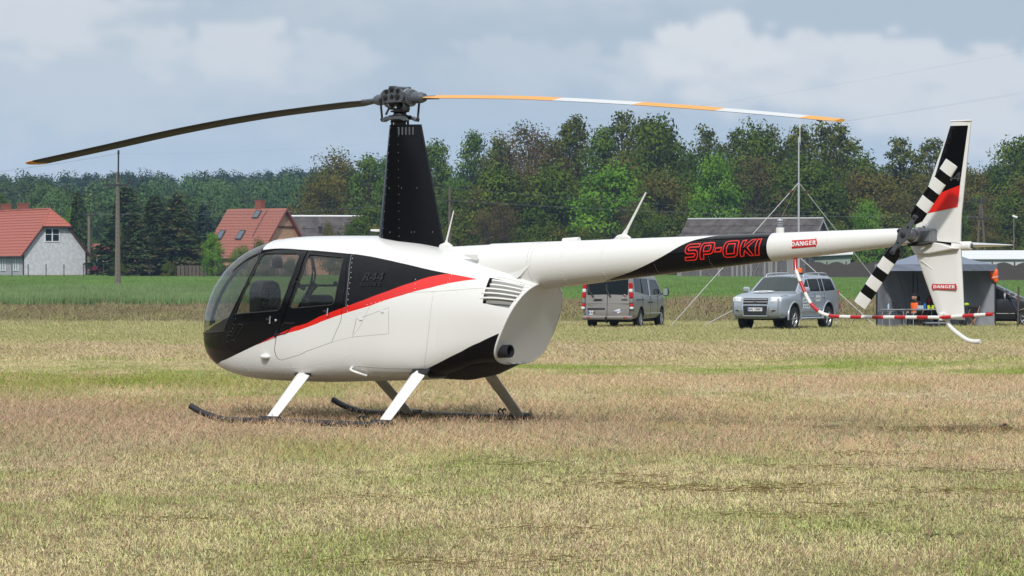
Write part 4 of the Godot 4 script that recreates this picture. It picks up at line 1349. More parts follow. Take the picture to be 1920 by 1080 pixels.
func car_side(b: MB, c: Car, inside: PackedVector2Array, cut: Array, side: float, off := 0.0, cell := 0.075):
	var lo := inside[0]; var hi := inside[0]
	for p in inside: lo = lo.min(p); hi = hi.max(p)
	var nx := int((hi.x - lo.x) / cell) + 1
	var ny := int((hi.y - lo.y) / cell) + 1
	for i in nx:
		for j in ny:
			var p := lo + Vector2(i, j) * cell
			var bits: Array = Geometry2D.intersect_polygons(PackedVector2Array([p, p + Vector2(cell, 0), p + Vector2(cell, cell), p + Vector2(0, cell)]), inside)
			for o in cut:
				var nxt := []
				for q in bits: nxt.append_array(Geometry2D.clip_polygons(q, o))
				bits = nxt
			for q in bits:
				var id := Geometry2D.triangulate_polygon(q)
				var P := []; var N := []
				for v in q:
					var z := car_half(c, v)
					var e := 0.02
					var gx := (car_half(c, v + Vector2(e, 0)) - car_half(c, v - Vector2(e, 0))) / (2 * e)
					var gy := (car_half(c, v + Vector2(0, e)) - car_half(c, v - Vector2(0, e))) / (2 * e)
					P.append(Vector3(v.x, v.y, side * (z + off)))
					N.append(Vector3(-clampf(gx, -3, 3), -clampf(gy, -3, 3), side).normalized())
				for k in range(0, id.size(), 3): b.tri(P[id[k]], P[id[k + 1]], P[id[k + 2]], N[id[k]], N[id[k + 1]], N[id[k + 2]])

# skin over the top, front and back: from one outline corner to the next
func car_top(b: MB, c: Car, from: int, to: int, z0 := -1.0, z1 := 1.0, off := 0.0, crown := 0.03):
	var rows := []
	for i in range(from, to + 1):
		var p := c.outline[i]
		var nrm := Vector2.ZERO
		if i > 0: nrm += (p - c.outline[i - 1]).normalized()
		if i < c.outline.size() - 1: nrm += (c.outline[i + 1] - p).normalized()
		nrm = nrm.normalized()
		var o := Vector2(-nrm.y, nrm.x)
		if o.dot(p - Vector2(0, 0.8)) < 0.0: o = -o
		var w := car_half(c, p - o * 0.002)
		var row := PackedVector3Array()
		for k in 11:
			var f := lerpf(z0, z1, k / 10.0)
			var cr := crown * (1.0 - f * f) + off
			row.append(Vector3(p.x + o.x * cr, p.y + o.y * cr, f * w))
		rows.append(row)
	b.grid(rows, false, Vector3((rows[0][5] + rows[-1][5]) * 0.5 - Vector3(0, 0.7, 0)))

func wheel(parent: Node3D, at: Vector3, r: float, w: float, side: float, tyre: Material, rim: Material, spokes: int):
	var t := MB.new()
	var xf := Transform3D(Basis(Vector3(1, 0, 0), PI / 2 * side), at)
	t.lathe([[r * 0.62, -w / 2], [r * 0.9, -w / 2], [r, -w * 0.32], [r, w * 0.32], [r * 0.9, w / 2], [r * 0.64, w / 2], [r * 0.62, w * 0.3]], 28, xf)
	var wo := node("wheel", parent)
	obj("tyre", t, tyre, wo)
	var d := MB.new()
	d.lathe([[0.0, w * 0.12], [r * 0.62, w * 0.12], [r * 0.62, -w / 2]], 24, xf)
	obj("brake_disc", d, M["car_dark"], wo)
	var m := MB.new()
	m.lathe([[r * 0.57, w * 0.3], [r * 0.6, w * 0.42], [r * 0.65, w * 0.44], [r * 0.65, w * 0.3]], 28, xf)
	m.lathe([[0.0, w * 0.36], [r * 0.13, w * 0.36], [r * 0.16, w * 0.28]], 14, xf)
	for k in spokes:
		var a := TAU * k / spokes
		for e in [-0.09, 0.09]:
			m.tube([xf * Vector3(cos(a) * r * 0.1, w * 0.3, sin(a) * r * 0.1), xf * Vector3(cos(a + e) * r * 0.6, w * 0.36, sin(a + e) * r * 0.6)], r * 0.045, 5)
	obj("rim", m, rim, wo)

func ring_cut(x: float, y: float, r: float) -> PackedVector2Array:
	var p := PackedVector2Array()
	for k in 28: p.append(Vector2(x + cos(TAU * k / 28.0) * r, y + sin(TAU * k / 28.0) * r))
	return p

func plate_on(parent: Node3D, at: Vector3, bs: Basis, text: String, w: float, h: float):
	var p := MB.new()
	p.box(at, Vector3(w, h, 0.012), 0.003, bs)
	var po := obj("number_plate", p, M["plate_white"], parent)
	var bl := MB.new()
	bl.box(at + bs * Vector3(-w / 2 + 0.025, 0, 0.002), Vector3(0.04, h * 0.94, 0.013), 0.0, bs)
	obj("blue_band", bl, M["plate_blue"], po)
	var f := func(u: float, v: float, z: float) -> Vector3: return at + bs * Vector3(u + 0.02, v, 0.0085 + z)
	obj("number", lettering(text, h * 0.62, f, M["plate_ink"], true, 1.0), M["plate_ink"], po)

func build_vehicles():
	var tyre := mat("tyre_rubber", 0.018, 0.018, 0.019, 0.85)
	var alloy := mat("alloy_rim", 0.50, 0.51, 0.53, 0.35, 0.6)
	mat("car_dark", 0.012, 0.012, 0.013, 0.7)
	mat("plate_white", 0.75, 0.77, 0.78, 0.4)
	mat("plate_blue", 0.02, 0.08, 0.45, 0.4)
	mat("plate_ink", 0.02, 0.02, 0.025, 0.5)
	var car_glass := mat("car_glass", 0.006, 0.008, 0.009, 0.06)
	car_glass.metallic_specular = 0.22
	var windscreen := mat("windscreen_glass", 0.022, 0.034, 0.030, 0.08)
	var silver := mat("silver_paint", 0.40, 0.44, 0.50, 0.30, 0.4, 0.5)
	var chrome := mat("chrome", 0.72, 0.74, 0.76, 0.15, 0.9)
	var clear := mat("headlamp_glass", 0.80, 0.83, 0.86, 0.12, 0.1, 0.5)
	var black_p := mat("black_trim", 0.02, 0.02, 0.022, 0.5)
	var sticker := mat("white_sticker", 0.72, 0.74, 0.76, 0.4)
	var ink := mat("sticker_ink", 0.10, 0.11, 0.13, 0.5)
	var orange := mat("orange_lens", 0.90, 0.16, 0.015, 0.3)
	var tail_red := mat("tail_lamp_red", 0.50, 0.012, 0.02, 0.15, 0.0, 0.5)

	# ---- silver off-roader, nose towards the viewer's left
	var S := thing("silver_car", "silver off road estate car with orange roof beacon and stickers", "car", spot(9.52, 124.5), -118.0 * DEG)
	S.scale = Vector3.ONE * 1.06
	var c := Car.new()
	c.outline = pts2([2.26, 0.42, 2.42, 0.52, 2.45, 0.72, 2.42, 0.92, 2.36, 1.06, 2.22, 1.13, 1.7, 1.20, 1.10, 1.25, 0.98, 1.27, 0.36, 1.70, 0.26, 1.745, -0.4, 1.79, -1.2, 1.80, -1.9, 1.775, -2.08, 1.71, -2.36, 1.18, -2.42, 0.85, -2.42, 0.55, -2.30, 0.44])
	c.plan = [[-2.45, 0.88], [-2.2, 0.92], [-1.2, 0.935], [1.4, 0.935], [2.0, 0.92], [2.45, 0.84]]
	c.tumble = [[0.3, 0.95], [0.62, 1.0], [1.0, 1.0], [1.2, 0.975], [1.8, 0.80]]
	c.round_r = 0.11
	var arch_f := ring_cut(1.42, 0.42, 0.50); var arch_r := ring_cut(-1.38, 0.42, 0.50)
	var wins := [pts2([0.78, 1.27, 0.16, 1.27, 0.16, 1.66, 0.24, 1.66]), pts2([0.10, 1.27, -0.72, 1.27, -0.72, 1.68, 0.10, 1.67]), pts2([-0.77, 1.27, -1.06, 1.275, -1.06, 1.685, -0.77, 1.685]), pts2([-1.12, 1.275, -2.02, 1.31, -1.86, 1.67, -1.12, 1.69])]
	var body := MB.new()
	for s in [1.0, -1.0]:
		car_side(body, c, c.outline, [arch_f, arch_r] + wins, s)
	car_top(body, c, 0, 8)
	car_top(body, c, 9, 18)
	var so := obj("body", body, silver, S)
	for s in [1.0, -1.0]:
		for w in wins:
			var g := MB.new()
			car_side(g, c, w, [], s, -0.008)
			obj("side_window", g, car_glass, S)
		# flared arches and running board
		for q in [1.42, -1.38]:
			var fl := MB.new()
			var p := []
			for k in 15:
				var a := lerpf(-0.12, PI + 0.12, k / 14.0)
				p.append(Vector3(q + cos(a) * 0.515, 0.42 + sin(a) * 0.515, s * 0.925))
			fl.tube(p, 0.035, 6)
			obj("wheel_flare", fl, silver, S)
		var rb := MB.new()
		rb.box(Vector3(0.02, 0.40, s * 0.93), Vector3(1.75, 0.07, 0.16), 0.025)
		obj("running_board", rb, silver, S)
		var sk := MB.new()
		sk.box(Vector3(0.02, 0.66, s * 0.935), Vector3(1.7, 0.10, 0.03), 0.012)
		obj("door_moulding", sk, silver, S)
		for q in [0.86, -0.22, -1.0]:
			var dl := MB.new()
			dl.box(Vector3(q, 0.9, s * 0.934), Vector3(0.012, 0.66, 0.006), 0.0)
			obj("door_gap", dl, black_p, S)
		for q in [0.02, -0.92]:
			var h := MB.new()
			h.box(Vector3(q, 1.10, s * 0.945), Vector3(0.2, 0.035, 0.03), 0.012)
			obj("door_handle", h, chrome, S)
		var mi := MB.new()
		mi.box(Vector3(0.80, 1.32, s * 1.06), Vector3(0.13, 0.19, 0.25), 0.05)
		mi.box(Vector3(0.82, 1.25, s * 0.92), Vector3(0.08, 0.05, 0.12), 0.015)
		obj("wing_mirror", mi, silver, S)
		var rr := MB.new()
		rr.tube(smooth_path([Vector3(0.10, 1.74, s * 0.66), Vector3(-0.05, 1.84, s * 0.66), Vector3(-1.0, 1.865, s * 0.66), Vector3(-1.7, 1.85, s * 0.66), Vector3(-1.88, 1.77, s * 0.66)], 4), 0.024, 6)
		obj("roof_rail", rr, M["alloy_rim"], S)
		wheel(S, Vector3(1.42, 0.39, s * 0.80), 0.39, 0.26, s, tyre, alloy, 6)
		wheel(S, Vector3(-1.38, 0.39, s * 0.80), 0.39, 0.26, s, tyre, alloy, 6)
		var hl := MB.new()
		hl.box(Vector3(2.29, 0.985, s * 0.66), Vector3(0.24, 0.20, 0.38), 0.045, Basis(Vector3.UP, -s * 0.5) * Basis(Vector3(0, 0, 1), 0.25))
		var ho := obj("headlight", hl, clear, S)
		var bulb := MB.new()
		bulb.ball(Vector3(2.40, 0.98, s * 0.64), Vector3(0.03, 0.055, 0.055), 10, 6)
		obj("lamp_lens", bulb, chrome, ho)
		var fg := MB.new()
		fg.box(Vector3(2.43, 0.66, s * 0.64), Vector3(0.05, 0.11, 0.22), 0.024, Basis(Vector3.UP, s * -0.3))
		var fo := obj("fog_lamp", fg, chrome, S)
		var fd := MB.new()
		fd.box(Vector3(2.45, 0.66, s * 0.645), Vector3(0.03, 0.05, 0.15), 0.012, Basis(Vector3.UP, s * -0.3))
		obj("fog_recess", fd, black_p, fo)
		var tl := MB.new()
		tl.box(Vector3(-2.36, 1.10, s * 0.80), Vector3(0.10, 0.40, 0.14), 0.03)
		obj("tail_light", tl, tail_red, S)
	var ws := MB.new()
	car_top(ws, c, 8, 9, -0.93, 0.93, -0.004, 0.05)
	obj("windscreen", ws, windscreen, S)
	var wf := MB.new()
	for s in [1.0, -1.0]: car_top(wf, c, 8, 9, 0.93 * s, 1.0 * s, 0.0, 0.05)
	obj("windscreen_pillar", wf, silver, S)
	var vis := MB.new()
	vis.box(Vector3(0.42, 1.645, -0.30), Vector3(0.02, 0.07, 0.42), 0.01, Basis(Vector3(0, 0, 1), 0.9))
	obj("sun_visor", vis, sticker, S)
	for k in 2:
		var gb := MB.new()
		gb.box(Vector3(2.452 + k * 0.012, 1.02 - k * 0.085, 0), Vector3(0.04, 0.028, 0.86), 0.01)
		obj("grille_bar", gb, chrome, S)
	var gr := MB.new()
	gr.box(Vector3(2.43, 0.965, 0), Vector3(0.05, 0.20, 0.86), 0.02, Basis(Vector3(0, 0, 1), 0.3))
	obj("grille", gr, black_p, S)
	var lg := MB.new()
	lg.box(Vector3(2.462, 0.67, 0), Vector3(0.05, 0.30, 0.84), 0.03)
	obj("lower_grille", lg, black_p, S)
	for s in [1.0, -1.0]:
		var gs := MB.new()
		gs.tube([Vector3(2.40, 1.07, s * 0.46), Vector3(2.48, 0.75, s * 0.45), Vector3(2.46, 0.48, s * 0.42)], 0.035, 6)
		obj("grille_surround", gs, chrome, S)
	var lip := MB.new()
	lip.box(Vector3(2.43, 0.49, 0), Vector3(0.08, 0.06, 0.84), 0.02)
	obj("skid_plate", lip, silver, S)
	# three-lozenge emblem
	for k in 3:
		var e := MB.new()
		var a := PI / 2 + TAU * k / 3.0
		var dv := Vector2(cos(a), sin(a)); var ov := dv.orthogonal()
		var q := PackedVector2Array([Vector2.ZERO, dv * 0.035 + ov * 0.021, dv * 0.07, dv * 0.035 - ov * 0.021])
		e.prism(q, 0.0, 0.012, Transform3D(Basis(Vector3.UP, PI / 2), Vector3(2.475, 0.965, 0)))
		obj("emblem_lozenge", e, chrome, S)
	plate_on(S, Vector3(2.50, 0.70, 0.0), Basis(Vector3.UP, PI / 2), "WU 12901", 0.52, 0.114)
	# stickers on the doors and the bonnet
	for q in [[0.55, 0.99, 0.46, 0.16, "flight"], [0.48, 0.79, 0.56, 0.14, "AERO  CLUB"], [-0.45, 1.04, 0.36, 0.20, "LOT"]]:
		var sb := MB.new()
		sb.box(Vector3(q[0], q[1], -0.944), Vector3(q[2], q[3], 0.006), 0.0)
		var sto := obj("door_sticker", sb, sticker, S)
		for k in 3:
			var ln := MB.new()
			ln.box(Vector3(q[0] + 0.02 + (k - 1) * q[2] * 0.28, q[1] + 0.01 * sin(k * 2.0), -0.949), Vector3(q[2] * 0.16, q[3] * 0.3, 0.004), 0.0)
			obj("sticker_mark", ln, ink, sto)
	var bn := MB.new()
	for k in 24:
		var a0 := TAU * k / 24.0; var a1 := TAU * (k + 1) / 24.0
		bn.flat(Vector3(1.55, 1.272, 0.12), Vector3(1.55 + cos(a0) * 0.27, 1.272 - cos(a0) * 0.032, 0.12 + sin(a0) * 0.36), Vector3(1.55 + cos(a1) * 0.27, 1.272 - cos(a1) * 0.032, 0.12 + sin(a1) * 0.36), Vector3.UP)
	var bno := obj("bonnet_sticker", bn, sticker, S)
	var bl := MB.new()
	bl.box(Vector3(1.55, 1.276, 0.12), Vector3(0.10, 0.004, 0.34), 0.0, Basis(Vector3(0, 0, 1), -0.118))
	obj("sticker_mark", bl, M["silver_paint"], bno)
	var bc := MB.new()
	bc.lathe([[0.09, 0.0], [0.09, 0.06], [0.08, 0.075]], 14, Transform3D(Basis(), Vector3(-0.1, 1.81, -0.45)))
	var bco := obj("beacon_base", bc, black_p, S)
	var bd := MB.new()
	bd.lathe([[0.08, 0.0], [0.078, 0.12], [0.05, 0.15], [0.0, 0.155]], 14, Transform3D(Basis(), Vector3(-0.1, 1.875, -0.45)))
	obj("beacon_dome", bd, orange, bco)
	var un := MB.new()
	un.box(Vector3(0.0, 0.50, 0), Vector3(4.3, 0.30, 1.4), 0.05)
	obj("underbody", un, M["car_dark"], S)

	# ---- taupe van seen from behind
	var taupe := mat("taupe_paint", 0.25, 0.236, 0.218, 0.34, 0.2, 0.5)
	var van_glass := mat("van_glass", 0.008, 0.013, 0.014, 0.08)
	van_glass.metallic_specular = 0.3
	var V := thing("taupe_van", "taupe passenger van seen from behind with twin rear doors", "van", spot(4.12, 130.0), 73.0 * DEG)
	var v := Car.new()
	v.outline = pts2([2.40, 0.36, 2.50, 0.50, 2.50, 0.80, 2.42, 0.98, 2.28, 1.08, 1.80, 1.22, 1.05, 1.84, 0.85, 1.93, 0.2, 1.965, -2.0, 1.96, -2.25, 1.93, -2.36, 1.84, -2.46, 1.05, -2.50, 0.60, -2.50, 0.40, -2.44, 0.34])
	v.plan = [[-2.5, 0.90], [-2.3, 0.955], [-1.0, 0.978], [1.4, 0.978], [2.1, 0.91], [2.5, 0.74]]
	v.tumble = [[0.3, 0.97], [0.7, 1.0], [1.1, 0.99], [1.3, 0.965], [1.95, 0.86]]
	v.round_r = 0.13
	var vf := ring_cut(1.52, 0.37, 0.43); var vr := ring_cut(-1.42, 0.37, 0.43)
	var vw := [pts2([-2.16, 1.32, -0.32, 1.16, -0.26, 1.20, -0.24, 1.74, -0.34, 1.78, -2.12, 1.80]), pts2([-0.08, 1.16, 1.10, 1.20, 1.45, 1.28, 0.92, 1.72, -0.04, 1.76])]
	var vb := MB.new()
	for s in [1.0, -1.0]: car_side(vb, v, v.outline, [vf, vr] + vw, s)
	car_top(vb, v, 0, 5)
	car_top(vb, v, 6, 15)
	obj("body", vb, taupe, V)
	var vws := MB.new()
	car_top(vws, v, 5, 6, -0.95, 0.95, -0.004, 0.06)
	obj("windscreen", vws, windscreen, V)
	for s in [1.0, -1.0]:
		for w in vw:
			var g := MB.new()
			car_side(g, v, w, [], s, -0.008)
			var go := obj("side_window", g, van_glass, V)
			var tr := MB.new()
			var tp := []
			for p in [w[0], w[1], w[2], w[3]] if w == vw[0] else [w[0], w[1]]:
				tp.append(Vector3(p.x, p.y - 0.015, s * (car_half(v, p) + 0.004)))
			tr.tube(tp, 0.016, 5)
			obj("window_trim", tr, chrome, go)
		var div := MB.new()
		div.box(Vector3(-1.15, 1.53, s * 0.905), Vector3(0.05, 0.56, 0.03), 0.0, Basis(Vector3(1, 0, 0), s * -0.2))
		obj("window_bar", div, black_p, V)
		for q in [-0.16, 0.86, -1.22]:
			var dl := MB.new()
			dl.box(Vector3(q, 0.78, s * 0.976), Vector3(0.012, 0.74, 0.008), 0.0)
			obj("door_gap", dl, M["car_dark"], V)
		var rl := MB.new()
		rl.box(Vector3(-1.55, 1.03, s * 0.968), Vector3(1.0, 0.035, 0.02), 0.0)
		obj("sliding_rail", rl, black_p, V)
		for q in [-0.34, 0.06]:
			var h := MB.new()
			h.box(Vector3(q, 0.93, s * 0.985), Vector3(0.2, 0.05, 0.04), 0.015)
			obj("door_handle", h, black_p, V)
		var mo := MB.new()
		mo.box(Vector3(0.2, 0.52, s * 0.98), Vector3(2.3, 0.06, 0.03), 0.012)
		obj("side_moulding", mo, taupe, V)
		var mi := MB.new()
		mi.box(Vector3(1.50, 1.30, s * 1.12), Vector3(0.14, 0.30, 0.22), 0.05)
		mi.box(Vector3(1.50, 1.22, s * 1.0), Vector3(0.07, 0.06, 0.14), 0.02)
		var mio := obj("wing_mirror", mi, black_p, V)
		var mg := MB.new()
		mg.box(Vector3(1.425, 1.30, s * 1.12), Vector3(0.012, 0.24, 0.16), 0.0)
		obj("mirror_glass", mg, mat("mirror_glass", 0.45, 0.55, 0.53, 0.1, 0.4), mio)
		wheel(V, Vector3(1.52, 0.345, s * 0.85), 0.345, 0.22, s, tyre, alloy, 8)
		wheel(V, Vector3(-1.42, 0.345, s * 0.85), 0.345, 0.22, s, tyre, alloy, 8)
		# tall tail lamps on the corner posts
		for q in [[1.53, 0.22, "tail_lamp_red"], [1.36, 0.12, "headlamp_glass"], [1.20, 0.19, "tail_lamp_red"], [0.84, 0.10, "tail_lamp_red"], [0.74, 0.09, "headlamp_glass"], [0.99, 0.16, "taupe_paint"]]:
			var lb := MB.new()
			lb.box(Vector3(-2.46 + (q[0] - 0.7) * 0.06, q[0], s * (0.885 - (q[0] - 0.9) * 0.06)), Vector3(0.14, q[1], 0.13), 0.02)
			obj("tail_light", lb, M[q[2]], V)
	# rear doors
	var xr := -2.475
	var lean := Basis(Vector3(0, 0, 1), -0.085)
	var rw := MB.new()
	rw.box(Vector3(xr + 0.045, 1.505, 0), Vector3(0.06, 0.60, 1.50), 0.03, lean)
	obj("rear_window", rw, van_glass, V)
	var sp := MB.new()
	sp.box(Vector3(xr - 0.005, 1.10, 0), Vector3(0.03, 1.35, 0.018), 0.0, Basis(Vector3(0, 0, 1), -0.07))
	obj("door_split", sp, M["car_dark"], V)
	for q in [[-0.70, -0.52], [-0.05, 0.12]]:
		var wp := MB.new()
		wp.tube([Vector3(xr + 0.03, 1.58, q[0]), Vector3(xr - 0.015, 1.38, q[0] + 0.02), Vector3(xr - 0.03, 1.14, q[1])], [0.02, 0.026, 0.034], 6)
		obj("rear_wiper", wp, black_p, V)
	var hd := MB.new()
	hd.box(Vector3(xr - 0.015, 1.04, -0.34), Vector3(0.05, 0.13, 0.38), 0.03)
	var hdo := obj("handle_surround", hd, taupe, V)
	var hd2 := MB.new()
	hd2.box(Vector3(xr - 0.045, 1.035, -0.34), Vector3(0.03, 0.07, 0.28), 0.015)
	obj("door_handle", hd2, black_p, hdo)
	var fold := MB.new()
	fold.box(Vector3(xr - 0.018, 0.90, 0), Vector3(0.03, 0.035, 1.62), 0.012)
	obj("door_crease", fold, taupe, V)
	var st := MB.new()
	st.box(Vector3(xr - 0.03, 0.705, -0.40), Vector3(0.05, 0.07, 0.66), 0.012)
	obj("plate_light_strip", st, black_p, V)
	plate_on(V, Vector3(xr - 0.035, 0.57, -0.43), Basis(Vector3.UP, -PI / 2), "KR 3LM08", 0.56, 0.14)
	var rs := MB.new()
	rs.box(Vector3(xr - 0.024, 0.58, 0.38), Vector3(0.02, 0.24, 0.66), 0.008)
	obj("lower_door_panel", rs, taupe, V)
	var wl := MB.new()
	var tb := Basis(Vector3.UP, -PI / 2) * Basis(Vector3(0, 0, 1), 0.30)
	wl.box(Vector3(xr - 0.044, 0.60, 0.32), Vector3(0.36, 0.125, 0.008), 0.0, tb)
	var wlo := obj("web_sticker", wl, M["plate_white"], V)
	var wi := func(u: float, w: float, z: float) -> Vector3: return Vector3(xr - 0.044, 0.60, 0.32) + tb * Vector3(u, w, 0.006 + z)
	obj("web_address", lettering("www.ipilot.pl", 0.045, wi, M["plate_blue"]), M["plate_blue"], wlo)
	var tn := func(u: float, w: float, z: float) -> Vector3: return Vector3(xr - 0.022, 0.815, -0.44) + Basis(Vector3.UP, -PI / 2) * Vector3(u, w, z)
	obj("model_badge", lettering("TALENTO", 0.055, tn, chrome, true, 1.6), chrome, V)
	var em := MB.new()
	em.lathe([[0.0, 0.018], [0.045, 0.018], [0.05, 0.01], [0.065, 0.014], [0.07, 0.0]], 18, Transform3D(Basis(Vector3(0, 0, 1), PI / 2), Vector3(xr - 0.004, 1.17, 0.63)))
	var emo := obj("round_emblem", em, chrome, V)
	var er := MB.new()
	er.lathe([[0.0, 0.021], [0.04, 0.021]], 16, Transform3D(Basis(Vector3(0, 0, 1), PI / 2), Vector3(xr - 0.004, 1.17, 0.63)))
	obj("emblem_centre", er, mat("emblem_red", 0.25, 0.03, 0.06, 0.3), emo)
	var eb := MB.new()
	eb.box(Vector3(xr - 0.02, 1.04, 0.63), Vector3(0.02, 0.035, 0.22), 0.006)
	obj("badge_strip", eb, black_p, V)
	var bu := MB.new()
	bu.box(Vector3(-2.49, 0.395, 0), Vector3(0.16, 0.15, 1.86), 0.05)
	var buo := obj("rear_bumper", bu, taupe, V)
	for s in [1.0, -1.0]:
		var rf := MB.new()
		rf.box(Vector3(-2.575, 0.40, s * 0.68), Vector3(0.01, 0.035, 0.14), 0.0)
		obj("reflector", rf, tail_red, buo)
	var tow := MB.new()
	tow.tube([Vector3(-2.5, 0.22, 0), Vector3(-2.66, 0.24, 0), Vector3(-2.68, 0.38, 0)], 0.03, 6)
	tow.ball(Vector3(-2.68, 0.40, 0), Vector3.ONE * 0.045, 8, 6)
	obj("tow_bar", tow, black_p, buo)
	var vu := MB.new()
	vu.box(Vector3(0.0, 0.36, 0), Vector3(4.5, 0.26, 1.5), 0.05)
	obj("underbody", vu, M["car_dark"], V)

	# ---- dark people carrier behind the tent, and the red car by the grey house
	var dark_p := mat("dark_violet_paint", 0.022, 0.021, 0.026, 0.28, 0.1, 0.4)
	mpv("dark_car", "dark people carrier half hidden behind the tent's right side", spot(17.5, 131.8), -6.0 * DEG, dark_p, tyre, alloy, windscreen, car_glass, black_p, clear, chrome)
	var red_p := mat("dark_red_paint", 0.22, 0.018, 0.035, 0.3, 0.1, 0.5)
	mpv("red_car", "small dark red car parked at the right edge of the grey house", spot(-11.70 * 4.25, 425.0), -38.0 * DEG, red_p, tyre, alloy, windscreen, car_glass, black_p, clear, chrome)

func mpv(called: String, label: String, at: Vector3, turn: float, paint: Material, tyre: Material, alloy: Material, windscreen: Material, glass: Material, trim: Material, clear: Material, chrome: Material):
	var S := thing(called, label, "car", at, turn)
	var c := Car.new()
	c.outline = pts2([2.10, 0.30, 2.24, 0.42, 2.26, 0.62, 2.18, 0.78, 2.0, 0.88, 1.35, 1.05, 1.22, 1.08, 0.30, 1.52, 0.1, 1.57, -0.7, 1.62, -1.6, 1.58, -1.95, 1.50, -2.2, 1.05, -2.26, 0.75, -2.26, 0.45, -2.15, 0.32])
	c.plan = [[-2.26, 0.76], [-1.9, 0.86], [-0.5, 0.90], [1.2, 0.90], [1.8, 0.84], [2.26, 0.62]]
	c.tumble = [[0.3, 0.96], [0.6, 1.0], [0.95, 0.985], [1.6, 0.76]]
	var af := ring_cut(1.36, 0.33, 0.38); var ar := ring_cut(-1.32, 0.33, 0.38)
	var wins := [pts2([1.0, 1.03, 0.62, 1.03, 0.62, 1.26]), pts2([0.56, 1.03, -0.30, 1.04, -0.30, 1.50, 0.20, 1.47, 0.56, 1.30]), pts2([-0.36, 1.04, -1.25, 1.06, -1.25, 1.52, -0.36, 1.51]), pts2([-1.32, 1.07, -1.92, 1.12, -1.78, 1.46, -1.32, 1.51])]
	var b := MB.new()
	for s in [1.0, -1.0]: car_side(b, c, c.outline, [af, ar] + wins, s, 0.0, 0.1)
	car_top(b, c, 0, 6)
	car_top(b, c, 7, 15)
	obj("body", b, paint, S)
	var ws := MB.new()
	car_top(ws, c, 6, 7, -0.96, 0.96, -0.003, 0.06)
	obj("windscreen", ws, windscreen, S)
	for s in [1.0, -1.0]:
		for w in wins:
			var g := MB.new()
			car_side(g, c, w, [], s, -0.008, 0.15)
			obj("side_window", g, glass, S)
		for x in [1.36, -1.32]: wheel(S, Vector3(x, 0.32, s * 0.77), 0.32, 0.2, s, tyre, alloy, 5)
		var mi := MB.new()
		mi.box(Vector3(0.78, 1.10, s * 1.0), Vector3(0.14, 0.15, 0.22), 0.05)
		obj("wing_mirror", mi, trim, S)
		var dl := MB.new()
		dl.box(Vector3(0.0, 0.50, s * 0.905), Vector3(1.9, 0.035, 0.02), 0.008)
		obj("door_moulding", dl, chrome, S)
		for q in [0.66, -0.33]:
			var gp := MB.new()
			gp.box(Vector3(q, 0.72, s * 0.90), Vector3(0.012, 0.56, 0.006), 0.0)
			obj("door_gap", gp, M["car_dark"], S)
		var hl := MB.new()
		hl.box(Vector3(2.02, 0.76, s * 0.60), Vector3(0.30, 0.15, 0.30), 0.05, Basis(Vector3.UP, s * -0.6))
		obj("headlight", hl, clear, S)
		var tl := MB.new()
		tl.box(Vector3(-2.16, 0.95, s * 0.72), Vector3(0.12, 0.3, 0.16), 0.04)
		obj("tail_light", tl, M["tail_lamp_red"], S)
	var g := MB.new()
	g.box(Vector3(2.21, 0.70, 0), Vector3(0.06, 0.12, 0.8), 0.03)
	obj("grille", g, trim, S)
	var u := MB.new()
	u.box(Vector3(0, 0.34, 0), Vector3(4.0, 0.24, 1.4), 0.05)
	obj("underbody", u, M["car_dark"], S)

